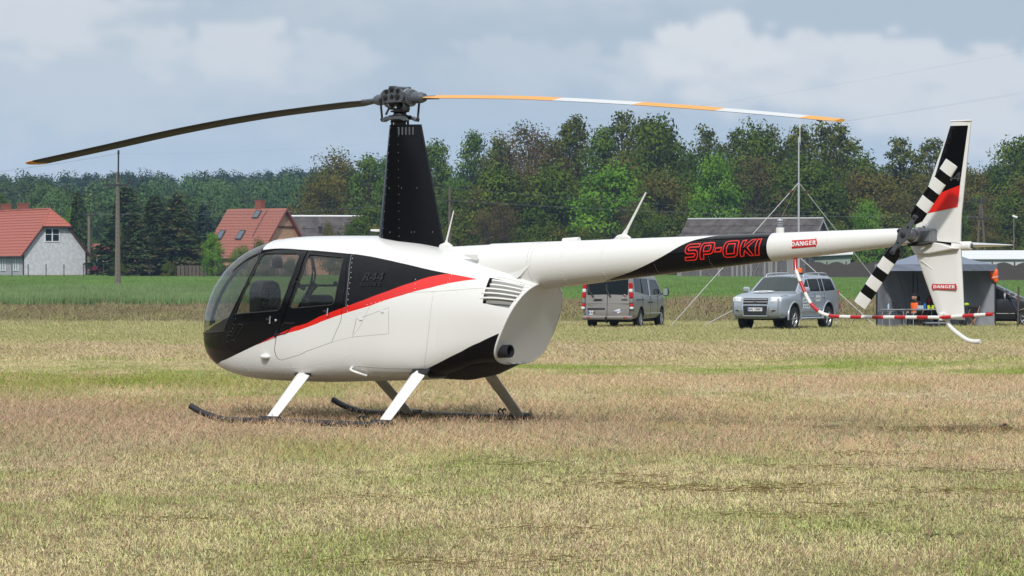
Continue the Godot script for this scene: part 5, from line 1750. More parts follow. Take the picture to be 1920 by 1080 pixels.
# ---------------------------------------------------------------- tent, table, person
# one smooth skin round tapered bones: [from, to, radius, radius]
func bones_skin(b: MB, bones: Array, cell: float, melt: float):
	var lo := Vector3.ONE * 1e9; var hi := -lo
	for q in bones:
		var r: float = maxf(q[2], q[3]) + cell * 2.0
		for e in [q[0], q[1]]:
			lo = lo.min(e - Vector3.ONE * r); hi = hi.max(e + Vector3.ONE * r)
	var n := Vector3i((hi - lo) / cell) + Vector3i.ONE * 2
	var f := {}
	var field := func(p: Vector3) -> float:
		var s := 0.0
		for q in bones:
			var a: Vector3 = q[0]
			var ab: Vector3 = q[1] - a
			var t := clampf((p - a).dot(ab) / maxf(ab.length_squared(), 1e-9), 0.0, 1.0)
			s += exp(-(p.distance_to(a + ab * t) - lerpf(q[2], q[3], t)) / melt)
		return -melt * log(maxf(s, 1e-30))
	# only corners near a bone
	for q in bones:
		var steps := maxi(1, int(q[0].distance_to(q[1]) / (cell * 2.0)))
		for k in steps + 1:
			var c: Vector3 = q[0].lerp(q[1], float(k) / steps)
			var r: float = lerpf(q[2], q[3], float(k) / steps) + cell * 2.5
			var i0 := Vector3i((c - Vector3.ONE * r - lo) / cell); var i1 := Vector3i((c + Vector3.ONE * r - lo) / cell)
			for x in range(maxi(i0.x, 0), mini(i1.x, n.x) + 1):
				for y in range(maxi(i0.y, 0), mini(i1.y, n.y) + 1):
					for z in range(maxi(i0.z, 0), mini(i1.z, n.z) + 1):
						var key := Vector3i(x, y, z)
						if not f.has(key): f[key] = field.call(lo + Vector3(key) * cell)
	var vert := {}
	var norm := {}
	var corners := [Vector3i(0, 0, 0), Vector3i(1, 0, 0), Vector3i(0, 1, 0), Vector3i(1, 1, 0), Vector3i(0, 0, 1), Vector3i(1, 0, 1), Vector3i(0, 1, 1), Vector3i(1, 1, 1)]
	var edges := [[0, 1], [2, 3], [4, 5], [6, 7], [0, 2], [1, 3], [4, 6], [5, 7], [0, 4], [1, 5], [2, 6], [3, 7]]
	for key in f.keys():
		var val := []
		var ok := true
		for c in corners:
			if not f.has(key + c): ok = false; break
			val.append(f[key + c])
		if not ok: continue
		var sum := Vector3.ZERO; var cnt := 0
		for e in edges:
			var va: float = val[e[0]]; var vb: float = val[e[1]]
			if (va < 0.0) == (vb < 0.0): continue
			sum += Vector3(corners[e[0]]).lerp(Vector3(corners[e[1]]), va / (va - vb)); cnt += 1
		if cnt == 0: continue
		var p: Vector3 = lo + (Vector3(key) + sum / cnt) * cell
		vert[key] = p
		var h := cell * 0.4
		norm[key] = Vector3(field.call(p + Vector3(h, 0, 0)) - field.call(p - Vector3(h, 0, 0)), field.call(p + Vector3(0, h, 0)) - field.call(p - Vector3(0, h, 0)), field.call(p + Vector3(0, 0, h)) - field.call(p - Vector3(0, 0, h))).normalized()
	for key in f.keys():
		for ax in 3:
			var d := Vector3i.ZERO; d[ax] = 1
			if not f.has(key + d): continue
			if (f[key] < 0.0) == (f[key + d] < 0.0): continue
			var u := Vector3i.ZERO; u[(ax + 1) % 3] = 1
			var w := Vector3i.ZERO; w[(ax + 2) % 3] = 1
			var q := [key - u - w, key - w, key, key - u]
			var good := true
			for k in q:
				if not vert.has(k): good = false
			if not good: continue
			b.tri(vert[q[0]], vert[q[1]], vert[q[2]], norm[q[0]], norm[q[1]], norm[q[2]])
			b.tri(vert[q[0]], vert[q[2]], vert[q[3]], norm[q[0]], norm[q[2]], norm[q[3]])

func cloth_sheet(b: MB, p00: Vector3, p10: Vector3, p11: Vector3, p01: Vector3, out: Vector3, nx: int, ny: int, fold: float, seed_: int, thick := 0.004):
	var nz := FastNoiseLite.new()
	nz.seed = seed_; nz.frequency = 1.0
	for s in [1.0, -1.0]:
		var rows := []
		for j in ny + 1:
			var row := PackedVector3Array()
			for i in nx + 1:
				var u := float(i) / nx; var v := float(j) / ny
				var p := p00.lerp(p10, u).lerp(p01.lerp(p11, u), v)
				var edge := sin(PI * u) * (0.35 + 0.65 * sin(PI * v))
				p += out * (fold * edge * (nz.get_noise_2d(u * 5.0 + v * 2.2, v * 1.3) * 1.6 + 0.35 * sin(u * 21.0 + v * 6.0 + seed_)) + s * thick * 0.5)
				row.append(p)
			rows.append(row)
		b.grid(rows, false, out * s)

func build_camp():
	var cloth := mat("grey_tent_cloth", 0.33, 0.345, 0.39, 0.8)
	cloth.backlight_enabled = true
	cloth.backlight = Color(0.45, 0.46, 0.5)
	var roof_c := mat("blue_grey_canopy", 0.19, 0.22, 0.29, 0.7)
	var pole_m := mat("tent_pole", 0.03, 0.032, 0.035, 0.45, 0.4)
	var alu := mat("table_aluminium", 0.42, 0.45, 0.47, 0.4, 0.5)
	var wood := mat("chair_wood", 0.36, 0.20, 0.10, 0.6)
	var canvas := mat("black_canvas", 0.012, 0.012, 0.014, 0.85)
	# local x along the back wall, z towards the open front
	var T := thing("tent", "grey gazebo tent with back and left walls behind the tail fin", "tent", spot(15.34, 129.6), -30.0 * DEG)
	var h := 1.62
	var ev := 2.28
	var corner := [Vector3(-h, 0, h), Vector3(h, 0, h), Vector3(h, 0, -h), Vector3(-h, 0, -h)]
	for c in corner:
		var pb := MB.new()
		pb.box(c + Vector3(0, ev / 2 - 0.05, 0), Vector3(0.045, ev + 0.1, 0.045), 0.006)
		var po := obj("pole", pb, pole_m, T)
		var ft := MB.new()
		ft.box(c + Vector3(0, 0.01, 0), Vector3(0.09, 0.02, 0.09), 0.004)
		obj("foot", ft, pole_m, po)
	for q in [[3, 2, Vector3(0, 0, 1), 31], [0, 3, Vector3(1, 0, 0), 47]]:
		var wb := MB.new()
		var a: Vector3 = corner[q[0]]; var c: Vector3 = corner[q[1]]
		cloth_sheet(wb, a + Vector3(0, -0.02, 0), c + Vector3(0, -0.02, 0), c + Vector3(0, ev - 0.02, 0), a + Vector3(0, ev - 0.02, 0), q[2], 36, 20, 0.07, q[3])
		var wo := obj("wall", wb, cloth, T)
		var sm := MB.new()
		sm.tube([a + Vector3(0, 0.55, 0) + q[2] * 0.03, a.lerp(c, 0.5) + Vector3(0, 0.55, 0) + q[2] * 0.05, c + Vector3(0, 0.55, 0) + q[2] * 0.03], 0.008, 4)
		obj("wall_seam", sm, pole_m, wo)
	var top := Vector3(0, 3.0, 0)
	for k in 4:
		var a: Vector3 = corner[k] * 1.03 + Vector3(0, ev + 0.02, 0); var c: Vector3 = corner[(k + 1) % 4] * 1.03 + Vector3(0, ev + 0.02, 0)
		var rb := MB.new()
		var rows := []
		var out := ((a + c) * 0.5 - Vector3(0, a.y, 0)).normalized()
		for s in [1.0, -1.0]:
			rows = []
			for j in 9:
				var row := PackedVector3Array()
				for i in 13:
					var v := j / 8.0
					var p := a.lerp(c, i / 12.0).lerp(top, v)
					p.y -= 0.13 * sin(PI * v) + 0.02 * sin(PI * i / 12.0) * (1.0 - v)
					row.append(p + (Vector3.UP + out * 0.4) * 0.003 * s)
				rows.append(row)
			rb.grid(rows, false, (Vector3.UP + out * 0.5) * s)
		var ro := obj("canopy_panel", rb, roof_c, T)
		var va := MB.new()
		cloth_sheet(va, a + Vector3(0, -0.24, 0) + out * 0.015, c + Vector3(0, -0.24, 0) + out * 0.015, c + out * 0.01, a + out * 0.01, out, 24, 4, 0.02, 60 + k)
		obj("valance", va, roof_c, ro)
		var tr := MB.new()
		tr.tube([corner[k] + Vector3(0, ev - 0.06, 0), corner[(k + 1) % 4] + Vector3(0, ev - 0.06, 0)], 0.014, 5)
		obj("frame_bar", tr, pole_m, T)
	var rope_m := mat("blue_rope", 0.05, 0.09, 0.22, 0.8)
	var fb: Basis = T.transform.basis
	for q in [[corner[2] + Vector3(0, ev - 0.05, 0), corner[2] + Vector3(1.4, 0.0, 0.5), "blue guy rope running down from the tent's right corner"], [corner[0] + Vector3(0, ev - 0.05, 0), corner[0] + Vector3(-0.9, 0.0, 0.3), "blue guy rope at the tent's left front pole"]]:
		var rp := MB.new()
		rp.tube([T.position + fb * q[0], T.position + fb * q[1]], 0.008, 5)
		tag(obj("guy_rope", rp, rope_m), q[2], "rope")

	# two folding tables
	var tables := [[13.6, 127.9], [14.38, 127.9]]
	for k in 2:
		var tt := thing("folding_table", ["left folding table with aluminium frame carrying the black case", "right folding table carrying bright cups before the seated person"][k], "table", spot(tables[k][0] + (0.0 if k == 0 else 0.27), tables[k][1]), 0.42)
		var hw := 0.33 if k == 0 else 0.56
		var tb := MB.new()
		tb.box(Vector3(0, 0.69, 0), Vector3(hw * 2.0, 0.03, 0.58), 0.006)
		obj("tabletop", tb, mat("teal_tabletop", 0.16, 0.22, 0.23, 0.4) if k == 0 else M["teal_tabletop"], tt)
		var rm := MB.new()
		for s in [1.0, -1.0]:
			rm.box(Vector3(0, 0.685, s * 0.295), Vector3(hw * 2.0 + 0.02, 0.04, 0.02), 0.004)
			rm.box(Vector3(s * hw, 0.685, 0), Vector3(0.02, 0.04, 0.57), 0.004)
		obj("table_rim", rm, alu, tt)
		for sx in [1.0, -1.0]:
			for sz in [1.0, -1.0]:
				var lg := MB.new()
				lg.tube([Vector3(sx * (hw - 0.04), 0.67, sz * 0.25), Vector3(sx * (hw - 0.03), 0.0, sz * 0.26)], 0.017, 6)
				obj("leg", lg, alu, tt)
			var br := MB.new()
			br.tube([Vector3(sx * (hw - 0.03), 0.5, 0.25), Vector3(sx * (hw - 0.16), 0.66, 0.25)], 0.009, 5)
			obj("brace", br, alu, tt)
	var ty := land(127.9) + 0.706
	var set_on := func(x: float, d: float) -> Vector3: return Vector3(x, ty, -d)
	# black case with its lid up
	var cs := thing("black_case", "open black radio case on the left folding table", "case", set_on.call(13.72, 127.85), 0.5)
	var cb := MB.new()
	cb.box(Vector3(0, 0.05, 0), Vector3(0.24, 0.10, 0.18), 0.015)
	obj("base", cb, canvas, cs)
	var cl := MB.new()
	cl.box(Vector3(-0.01, 0.17, -0.10), Vector3(0.23, 0.18, 0.03), 0.01, Basis(Vector3(1, 0, 0), -0.25))
	obj("lid", cl, canvas, cs)
	var ca := MB.new()
	ca.tube([Vector3(-0.24, 0.0, 0.05), Vector3(-0.25, 0.22, 0.05)], 0.006, 5)
	obj("aerial", ca, canvas, cs)
	var bt := MB.new()
	bt.lathe([[0.0, 0.0], [0.035, 0.0], [0.035, 0.12], [0.012, 0.17], [0.012, 0.2], [0.0, 0.2]], 12)
	var bo := obj("bottle", bt, mat("pale_blue_plastic", 0.40, 0.55, 0.70, 0.2))
	bo.position = set_on.call(13.42, 127.75)
	tag(bo, "small pale blue bottle at the left end of the left table", "bottle")
	var cup_m := mat("lime_plastic", 0.50, 0.72, 0.02, 0.35)
	var i := 0
	for q in [[14.86, 0.0, "lime green cup nearest the blue can on the right table"], [15.02, 0.0, "lime green cup at the right, beside the fin's edge"]]:
		var cu := MB.new()
		cu.lathe([[0.0, 0.0], [0.042, 0.0], [0.05, 0.13], [0.046, 0.13], [0.038, 0.01]], 14)
		var co := obj("cup", cu, cup_m)
		co.position = set_on.call(q[0], 127.85)
		tag(co, q[2], "cup", "lime green cups")
	var an := MB.new()
	an.lathe([[0.0, 0.0], [0.045, 0.0], [0.045, 0.15], [0.03, 0.17], [0.03, 0.21], [0.0, 0.21]], 14)
	var ao := obj("blue_can", an, mat("blue_plastic", 0.02, 0.13, 0.40, 0.35))
	ao.position = set_on.call(14.73, 127.85)
	tag(ao, "blue bottle shaped can next to the lime cups", "can")
	var bx := MB.new()
	bx.box(Vector3(0, 0.06, 0), Vector3(0.2, 0.12, 0.14), 0.01, Basis(Vector3.UP, 0.4))
	var bxo := obj("carton", bx, mat("pale_carton", 0.45, 0.52, 0.60, 0.6))
	bxo.position = set_on.call(14.56, 127.8)
	tag(bxo, "small pale carton on the table before the seated person", "box")
	var bw := MB.new()
	bw.ball(Vector3(0, 0.03, 0), Vector3(0.05, 0.03, 0.05), 10, 6)
	var bwo := obj("orange_fruit", bw, mat("yellow_orange", 0.75, 0.35, 0.02, 0.5))
	bwo.position = set_on.call(14.94, 127.85)
	tag(bwo, "yellow orange fruit between the two lime cups", "fruit")
	# boxes on the ground beneath
	var gb := thing("storage_box", "low grey tool box with red rim on the grass under the table", "box", spot(15.1, 128.2), 0.2)
	var g1 := MB.new()
	g1.box(Vector3(0, 0.10, 0), Vector3(0.72, 0.18, 0.4), 0.02)
	obj("box_body", g1, canvas, gb)
	var g2 := MB.new()
	g2.box(Vector3(0, 0.20, 0), Vector3(0.74, 0.05, 0.42), 0.012)
	obj("lid", g2, alu, gb)
	# seat bag hung in the corner of the tent
	var hb := thing("hanging_bag", "black bag with fluffy round top hanging in the tent corner", "bag", spot(14.72, 130.0), 0.0)
	var hbb := MB.new()
	bones_skin(hbb, [[Vector3(0, 0.95, 0), Vector3(0.05, 0.55, 0), 0.05, 0.13], [Vector3(0.0, 0.95, 0), Vector3(0.02, 1.08, 0), 0.06, 0.08]], 0.03, 0.03)
	obj("bag_body", hbb, canvas, hb)
	var hst := MB.new()
	hst.tube([Vector3(0.02, 1.05, 0), Vector3(0.0, 1.95, -0.3)], 0.012, 5)
	obj("strap", hst, canvas, hb)
	# camp chairs with wooden legs
	for k in 2:
		var ch := thing("camp_chair", ["folding chair with wooden legs under the seated person", "folding chair with wooden legs and jacket at the right of the tent"][k], "chair", spot(14.62 if k == 0 else 16.35, 128.75 if k == 0 else 128.4), -0.5 if k == 0 else 0.6, "wooden legged folding chairs")
		for s in [1.0, -1.0]:
			for e in [[Vector3(-0.24, 0.0, s * 0.22), Vector3(0.20, 0.42, s * 0.22)], [Vector3(0.24, 0.0, s * 0.25), Vector3(-0.2, 0.42, s * 0.25)]]:
				var lg := MB.new()
				lg.tube([e[0], e[1]], 0.018, 6)
				obj("leg", lg, wood, ch)
			var bp := MB.new()
			bp.tube([Vector3(0.05, 0.15, s * 0.23), Vector3(0.34, 0.80, s * 0.23)], 0.018, 6)
			obj("back_post", bp, wood, ch)
		var se := MB.new()
		se.box(Vector3(0.0, 0.40, 0), Vector3(0.42, 0.03, 0.46), 0.012, Basis(Vector3(0, 0, 1), -0.08))
		obj("seat", se, canvas, ch)
		var bk := MB.new()
		bk.box(Vector3(0.27, 0.63, 0), Vector3(0.02, 0.32, 0.46), 0.008, Basis(Vector3(0, 0, 1), -0.42))
		obj("backrest", bk, canvas, ch)
	var jk := thing("jacket", "dark jacket with teal and lime collar draped over the right chair", "jacket", spot(16.2, 128.15), 0.6)
	var jb := MB.new()
	bones_skin(jb, [[Vector3(0.05, 0.78, -0.2), Vector3(0.05, 0.78, 0.2), 0.07, 0.07], [Vector3(0.02, 0.75, -0.1), Vector3(-0.08, 0.25, -0.12), 0.07, 0.08], [Vector3(0.02, 0.75, 0.1), Vector3(-0.1, 0.2, 0.1), 0.07, 0.08]], 0.03, 0.03)
	obj("jacket_body", jb, mat("dark_cloth", 0.02, 0.022, 0.025, 0.85), jk)
	for q in [[-0.12, "teal_cloth", Color(0.02, 0.30, 0.30)], [0.06, "lime_cloth", Color(0.45, 0.65, 0.03)]]:
		var jc := MB.new()
		jc.ball(Vector3(0.02, 0.86, q[0]), Vector3(0.09, 0.06, 0.10), 10, 6)
		obj("collar", jc, mat(q[1], q[2].r, q[2].g, q[2].b, 0.8), jk)
	# orange vest hung at the right corner of the tent
	var ov := mat("hi_vis_orange", 0.90, 0.13, 0.015, 0.7)
	var rs := mat("reflective_strip", 0.60, 0.62, 0.62, 0.4)
	var cp: Vector3 = T.position + fb * (corner[2] + Vector3(0.02, 1.98, 0.12))
	var hv := thing("orange_vest", "orange high visibility vest hanging at the tent's right corner", "vest", cp)
	var hvb := MB.new()
	bones_skin(hvb, [[Vector3(-0.12, 0.08, 0), Vector3(0.06, 0.10, 0), 0.07, 0.06], [Vector3(-0.10, 0.0, 0), Vector3(-0.08, -0.16, 0), 0.09, 0.08], [Vector3(0.04, 0.0, 0.02), Vector3(0.06, -0.28, 0), 0.09, 0.08]], 0.025, 0.03)
	obj("vest_cloth", hvb, ov, hv)
	for q in [[0.02, -0.03], [-0.14, 0.02]]:
		var st := MB.new()
		st.box(Vector3(q[1], q[0], 0.088), Vector3(0.2, 0.035, 0.02), 0.005, Basis(Vector3(0, 0, 1), 0.25))
		obj("reflective_strip", st, rs, hv)
	build_person(ov, rs)

	# antenna mast with its stays
	var mast_m := mat("mast_grey", 0.50, 0.52, 0.55, 0.4, 0.3)
	var mp := spot(10.72, 134.0)
	var am := thing("antenna_mast", "tall thin grey antenna mast with white whip behind the silver car", "antenna", mp)
	for q in [[0.0, 3.2, 0.045, "lower_tube"], [3.2, 5.35, 0.038, "middle_tube"], [5.35, 7.0, 0.03, "upper_tube"]]:
		var b := MB.new()
		b.tube([Vector3(0, q[0] - (0.3 if q[0] == 0.0 else 0.0), 0), Vector3(0, q[1], 0)], q[2], 8)
		obj(q[3], b, mast_m, am)
	var wh := MB.new()
	wh.tube([Vector3(0.04, 6.85, 0), Vector3(0.05, 8.28, 0)], [0.016, 0.008], 6)
	obj("whip", wh, M["white_frame"], am)
	var wc := MB.new()
	wc.box(Vector3(0.02, 6.95, 0), Vector3(0.10, 0.22, 0.08), 0.015)
	obj("whip_clamp", wc, mast_m, am)
	var ring_y := 5.36
	var stay_m := mat("stay_rope", 0.50, 0.51, 0.50, 0.7)
	var anchors := [[Vector3(5.72, 0, -129.5), ring_y, "left front stay of the antenna mast"], [Vector3(15.2, 0, -137.0), ring_y, "right stay of the antenna mast ending behind the tent"], [Vector3(8.6, 0, -141.0), ring_y, "thin rear stay of the antenna mast"], [Vector3(6.95, 0, -130.5), 1.9, "low left stay of the antenna mast behind the silver car"], [Vector3(13.2, 0, -130.0), 2.6, "low right stay of the antenna mast beside the silver car"]]
	for q in anchors:
		var e: Vector3 = q[0]
		e.y = land(-e.z) + 0.05
		var b := MB.new()
		b.tube([mp + Vector3(0, q[1], 0), e], 0.016 if q[2] != "thin rear stay of the antenna mast" else 0.009, 5)
		tag(obj("stay", b, stay_m), q[2], "stay")
		if q[1] > 5.0 and q[2] != "thin rear stay of the antenna mast":
			var f := MB.new()
			var p0: Vector3 = (mp + Vector3(0, q[1], 0)).lerp(e, 0.055); var p1: Vector3 = (mp + Vector3(0, q[1], 0)).lerp(e, 0.075)
			f.tube([p0 - mp, p1 - mp], 0.028, 6)
			obj("red_sleeve", f, M["emblem_red"], am)
	# stake with a red reel right of the silver car
	var rk := thing("reel_stake", "thin stake with a red and black reel right of the silver car", "stake", spot(11.72, 129.2))
	var rkb := MB.new()
	rkb.tube([Vector3(0, -0.1, 0), Vector3(0, 0.72, 0)], 0.016, 6)
	obj("stake", rkb, mast_m, rk)
	var rkr := MB.new()
	rkr.lathe([[0.0, -0.05], [0.13, -0.05], [0.13, -0.03], [0.08, -0.02], [0.08, 0.02], [0.13, 0.03], [0.13, 0.05], [0.0, 0.05]], 14, Transform3D(Basis(Vector3(1, 0, 0), PI / 2), Vector3(0, 0.78, 0)))
	obj("reel", rkr, M["emblem_red"], rk)
	var rkh := MB.new()
	rkh.box(Vector3(-0.1, 0.78, 0.02), Vector3(0.14, 0.05, 0.06), 0.01)
	obj("reel_handle", rkh, canvas, rk)
	# rusty tube post at the right edge
	var ps := MB.new()
	ps.tube([Vector3(0, -0.2, 0), Vector3(0.03, 1.5, 0)], 0.035, 8)
	var rusty := mat("rusty_green_steel", 0.20, 0.17, 0.13, 0.8, 0.2)
	grain(rusty, 71, 0.15, 3.0, 0.4)
	var pso := obj("rusty_post", ps, rusty)
	pso.position = spot(17.95, 127.2)
	tag(pso, "rusty steel post with flaking green paint before the dark car", "post")

func build_person(vest_m: Material, strip_m: Material):
	var skin_m := mat("skin", 0.42, 0.24, 0.17, 0.6)
	var jacket := mat("black_jacket", 0.014, 0.014, 0.016, 0.85)
	var trousers := mat("dark_trousers", 0.020, 0.020, 0.024, 0.85)
	# x to the viewer's right, z towards the viewer; the figure sits facing left and forward
	var P := thing("person", "seated person in black beanie and orange vest behind the tables", "person", spot(14.45, 128.75))
	var fw := Vector3(-0.62, 0, 0.78)
	var lf := Vector3(0.78, 0, 0.62)      # the figure's left
	var hip := Vector3(0.08, 0.44, -0.10)
	var chest := hip + Vector3(-0.01, 0.34, 0.0)
	var neck := hip + Vector3(-0.02, 0.50, 0.0) + fw * 0.02
	var head := neck + Vector3(0, 0.16, 0) + fw * 0.04
	var hd := Vector3(-0.88, -0.05, 0.47).normalized()
	var hl := Vector3.UP.cross(hd).normalized()
	var bones := []
	var arms := []
	var legs := []
	bones.append([hip, chest, 0.145, 0.145])
	bones.append([chest, neck + Vector3(0, -0.05, 0), 0.145, 0.09])
	bones.append([neck + Vector3(0, -0.06, 0), head, 0.058, 0.06])
	# head: skull, jaw, nose, brow, ears
	bones.append([head + Vector3(0, 0.04, 0) - hd * 0.02, head + Vector3(0, 0.01, 0) + hd * 0.012, 0.092, 0.085])
	bones.append([head + Vector3(0, -0.03, 0) + hd * 0.03, head + Vector3(0, -0.075, 0) + hd * 0.055, 0.062, 0.042])
	bones.append([head + Vector3(0, 0.012, 0) + hd * 0.085, head + Vector3(0, -0.025, 0) + hd * 0.106, 0.012, 0.017])
	bones.append([head + Vector3(0, 0.03, 0) + hd * 0.08 + hl * 0.035, head + Vector3(0, 0.03, 0) + hd * 0.08 - hl * 0.035, 0.018, 0.018])
	for s in [1.0, -1.0]:
		bones.append([head + hl * 0.085 * s + Vector3(0, 0.02, 0), head + hl * 0.088 * s + Vector3(0, -0.03, 0), 0.018, 0.012])
		var sh: Vector3 = chest + Vector3(0, 0.10, 0) + lf * 0.175 * s
		var el: Vector3 = sh + Vector3(0, -0.27, 0) + lf * 0.06 * s + fw * 0.05
		var wr: Vector3 = el + fw * 0.19 - lf * 0.06 * s + Vector3(0, -0.02, 0)
		var knee: Vector3 = hip + lf * 0.15 * s + fw * 0.42 + Vector3(0, 0.03, 0)
		var foot: Vector3 = knee + Vector3(0, -0.40, 0) + fw * 0.03
		arms.append([chest + Vector3(0, 0.09, 0), sh, 0.10, 0.072])
		arms.append([sh, el, 0.064, 0.048])
		arms.append([el, wr, 0.048, 0.034])
		legs.append([hip + lf * 0.085 * s, knee, 0.092, 0.064])
		legs.append([knee, foot, 0.062, 0.042])
		legs.append([foot, foot + fw * 0.17 + Vector3(0, -0.035, 0), 0.044, 0.034])
		# hand: palm, four fingers and thumb laid over the knee
		var hdir: Vector3 = (knee + Vector3(0, 0.055, 0) - wr).normalized()
		var palm: Vector3 = wr + hdir * 0.085
		bones.append([wr, palm, 0.030, 0.036])
		for k in 4:
			var root: Vector3 = palm + lf * (k - 1.5) * 0.019
			var mid: Vector3 = root + hdir * (0.040 + 0.006 * sin(k * 1.1 + 0.6)) + Vector3(0, 0.006, 0)
			bones.append([root, mid, 0.0095, 0.009])
			bones.append([mid, mid + hdir * 0.028 + Vector3(0, -0.02, 0), 0.009, 0.008])
		var tr: Vector3 = wr + hdir * 0.03 - lf * 0.03 * s
		bones.append([tr, tr + hdir * 0.045 - lf * 0.022 * s, 0.011, 0.010])
	var body := MB.new()
	bones_skin(body, bones + arms + legs, 0.016, 0.012)
	obj("body", body, skin_m, P)
	var jk := []
	for q in [bones[0], bones[1]] + arms: jk.append([q[0], q[1], q[2] + 0.018, q[3] + 0.018])
	jk.append([neck + Vector3(0, -0.06, 0), neck + Vector3(0, 0.02, 0), 0.08, 0.07])
	var jb := MB.new()
	bones_skin(jb, jk, 0.028, 0.02)
	obj("jacket", jb, jacket, P)
	var tj := []
	for q in legs: tj.append([q[0], q[1], q[2] + 0.018, q[3] + 0.018])
	tj.append([hip + Vector3(0, -0.04, 0), hip + Vector3(0, 0.05, 0), 0.16, 0.158])
	var tb := MB.new()
	bones_skin(tb, tj, 0.028, 0.02)
	obj("trousers", tb, trousers, P)
	var vb := MB.new()
	bones_skin(vb, [[hip + Vector3(0, 0.05, 0), chest, 0.178, 0.178], [chest, neck + Vector3(0, -0.10, 0), 0.178, 0.13], [chest + Vector3(0, 0.08, 0) + lf * 0.1, chest + Vector3(0, 0.08, 0) - lf * 0.1, 0.115, 0.115]], 0.028, 0.02)
	obj("orange_vest", vb, vest_m, P)
	for q in [0.10, 0.22]:
		var st := MB.new()
		var ring := []
		for k in 21: ring.append(hip.lerp(chest, q / 0.34) + Vector3(0, 0.0, 0) + (fw * cos(TAU * k / 20.0) + lf * sin(TAU * k / 20.0)) * 0.188)
		st.tube(ring, 0.022, 4, false, 0.4, Vector3.UP)
		obj("reflective_strip", st, strip_m, P)
	var hat := MB.new()
	bones_skin(hat, [[head + Vector3(0, 0.075, 0) - hd * 0.025, head + Vector3(0, 0.09, 0) + hd * 0.005, 0.098, 0.094], [head + Vector3(0, 0.045, 0) - hd * 0.05, head + Vector3(0, 0.05, 0) - hd * 0.03, 0.085, 0.085]], 0.02, 0.015)
	obj("beanie", hat, jacket, P)
	var beard := MB.new()
	bones_skin(beard, [[head + Vector3(0, -0.07, 0) + hd * 0.05 + hl * 0.03, head + Vector3(0, -0.07, 0) + hd * 0.05 - hl * 0.03, 0.045, 0.045], [head + Vector3(0, -0.045, 0) + hd * 0.092, head + Vector3(0, -0.05, 0) + hd * 0.09, 0.022, 0.022]], 0.014, 0.01)
	obj("beard", beard, mat("brown_beard", 0.10, 0.055, 0.035, 0.9), P)
	for s in [1.0, -1.0]:
		var ey := MB.new()
		ey.ball(head + Vector3(0, 0.01, 0) + hd * 0.088 + hl * 0.032 * s, Vector3.ONE * 0.009, 6, 4)
		obj("eye", ey, mat("eye_dark", 0.02, 0.015, 0.012, 0.3), P)
		var sh := MB.new()
		var f: Vector3 = hip + lf * 0.15 * s + fw * 0.45 + Vector3(0, -0.385, 0)
		bones_skin(sh, [[f - fw * 0.03, f + fw * 0.19 + Vector3(0, -0.015, 0), 0.058, 0.046]], 0.02, 0.01)
		obj("shoe", sh, jacket, P)
	var mo := MB.new()
	mo.box(head + Vector3(0, -0.052, 0) + hd * 0.113, Vector3(0.012, 0.008, 0.04), 0.003, Basis(hd, Vector3.UP, hd.cross(Vector3.UP)))
	obj("mouth", mo, mat("lips", 0.30, 0.10, 0.08, 0.6), P)

# ---------------------------------------------------------------- helicopter
# the cabin body: a runs from the nose tip to the tail plate, t round one side from keel (-1) to crown (1)
const NOSE_A := -0.75 - PI / 2
const BODY_W := [[-0.75, 0.64], [0.2, 0.635], [0.7, 0.58], [1.1, 0.51], [1.55, 0.42]]
const BODY_LOW := [[-0.75, 0.41], [-0.2, 0.43], [0.3, 0.445], [0.7, 0.475], [1.1, 0.545], [1.37, 0.605], [1.55, 0.62]]
const BODY_TOP := [[-0.75, 1.853], [-0.3, 1.85], [0.0, 1.815], [0.35, 1.765], [0.7, 1.69], [1.1, 1.585], [1.55, 1.40]]

func body_at(a: float, t: float, side: float, off := 0.0) -> Vector3:
	var p := body_raw(a, t, side)
	return p if off == 0.0 else p + body_normal(a, t, side) * off

func body_raw(a: float, t: float, side: float) -> Vector3:
	var w: float; var yt: float; var yb: float; var x := a
	if a < -0.75:
		var u := sin(clampf(-0.75 - a, 0.0, PI / 2))
		w = 0.64 * pow(maxf(0.0, 1.0 - pow(u, 1.623)), 1.0 / 1.831)
		yt = 0.907 + 0.946 * pow(maxf(0.0, 1.0 - pow(u, 3.322)), 1.0 / 1.55)
		yb = 0.907 - 0.497 * pow(maxf(0.0, 1.0 - pow(u, 4.0)), 1.0 / 1.961)
		x = -0.75 - 1.763 * u
	else:
		w = curve(BODY_W, a); yt = curve(BODY_TOP, a); yb = curve(BODY_LOW, a)
	var n := 2.394 if t > 0.0 else 4.2 - clampf((a - 0.3) / 1.2, 0.0, 1.0)
	var ph := pow(absf(t), n / 2.0) * PI / 2
	var ym := yb + (yt - yb) * 0.405
	var k := clampf((a - 0.6) / 0.95, 0.0, 1.0)
	k = k * k * (3.0 - 2.0 * k)
	var up := pow(sin(ph), 2.0 / n)
	var y := ym + (yt - ym) * up if t > 0.0 else ym - (ym - yb) * up
	return Vector3(x + k * 0.5 * (y - 0.93), y, side * w * pow(maxf(0.0, cos(ph)), 2.0 / n))

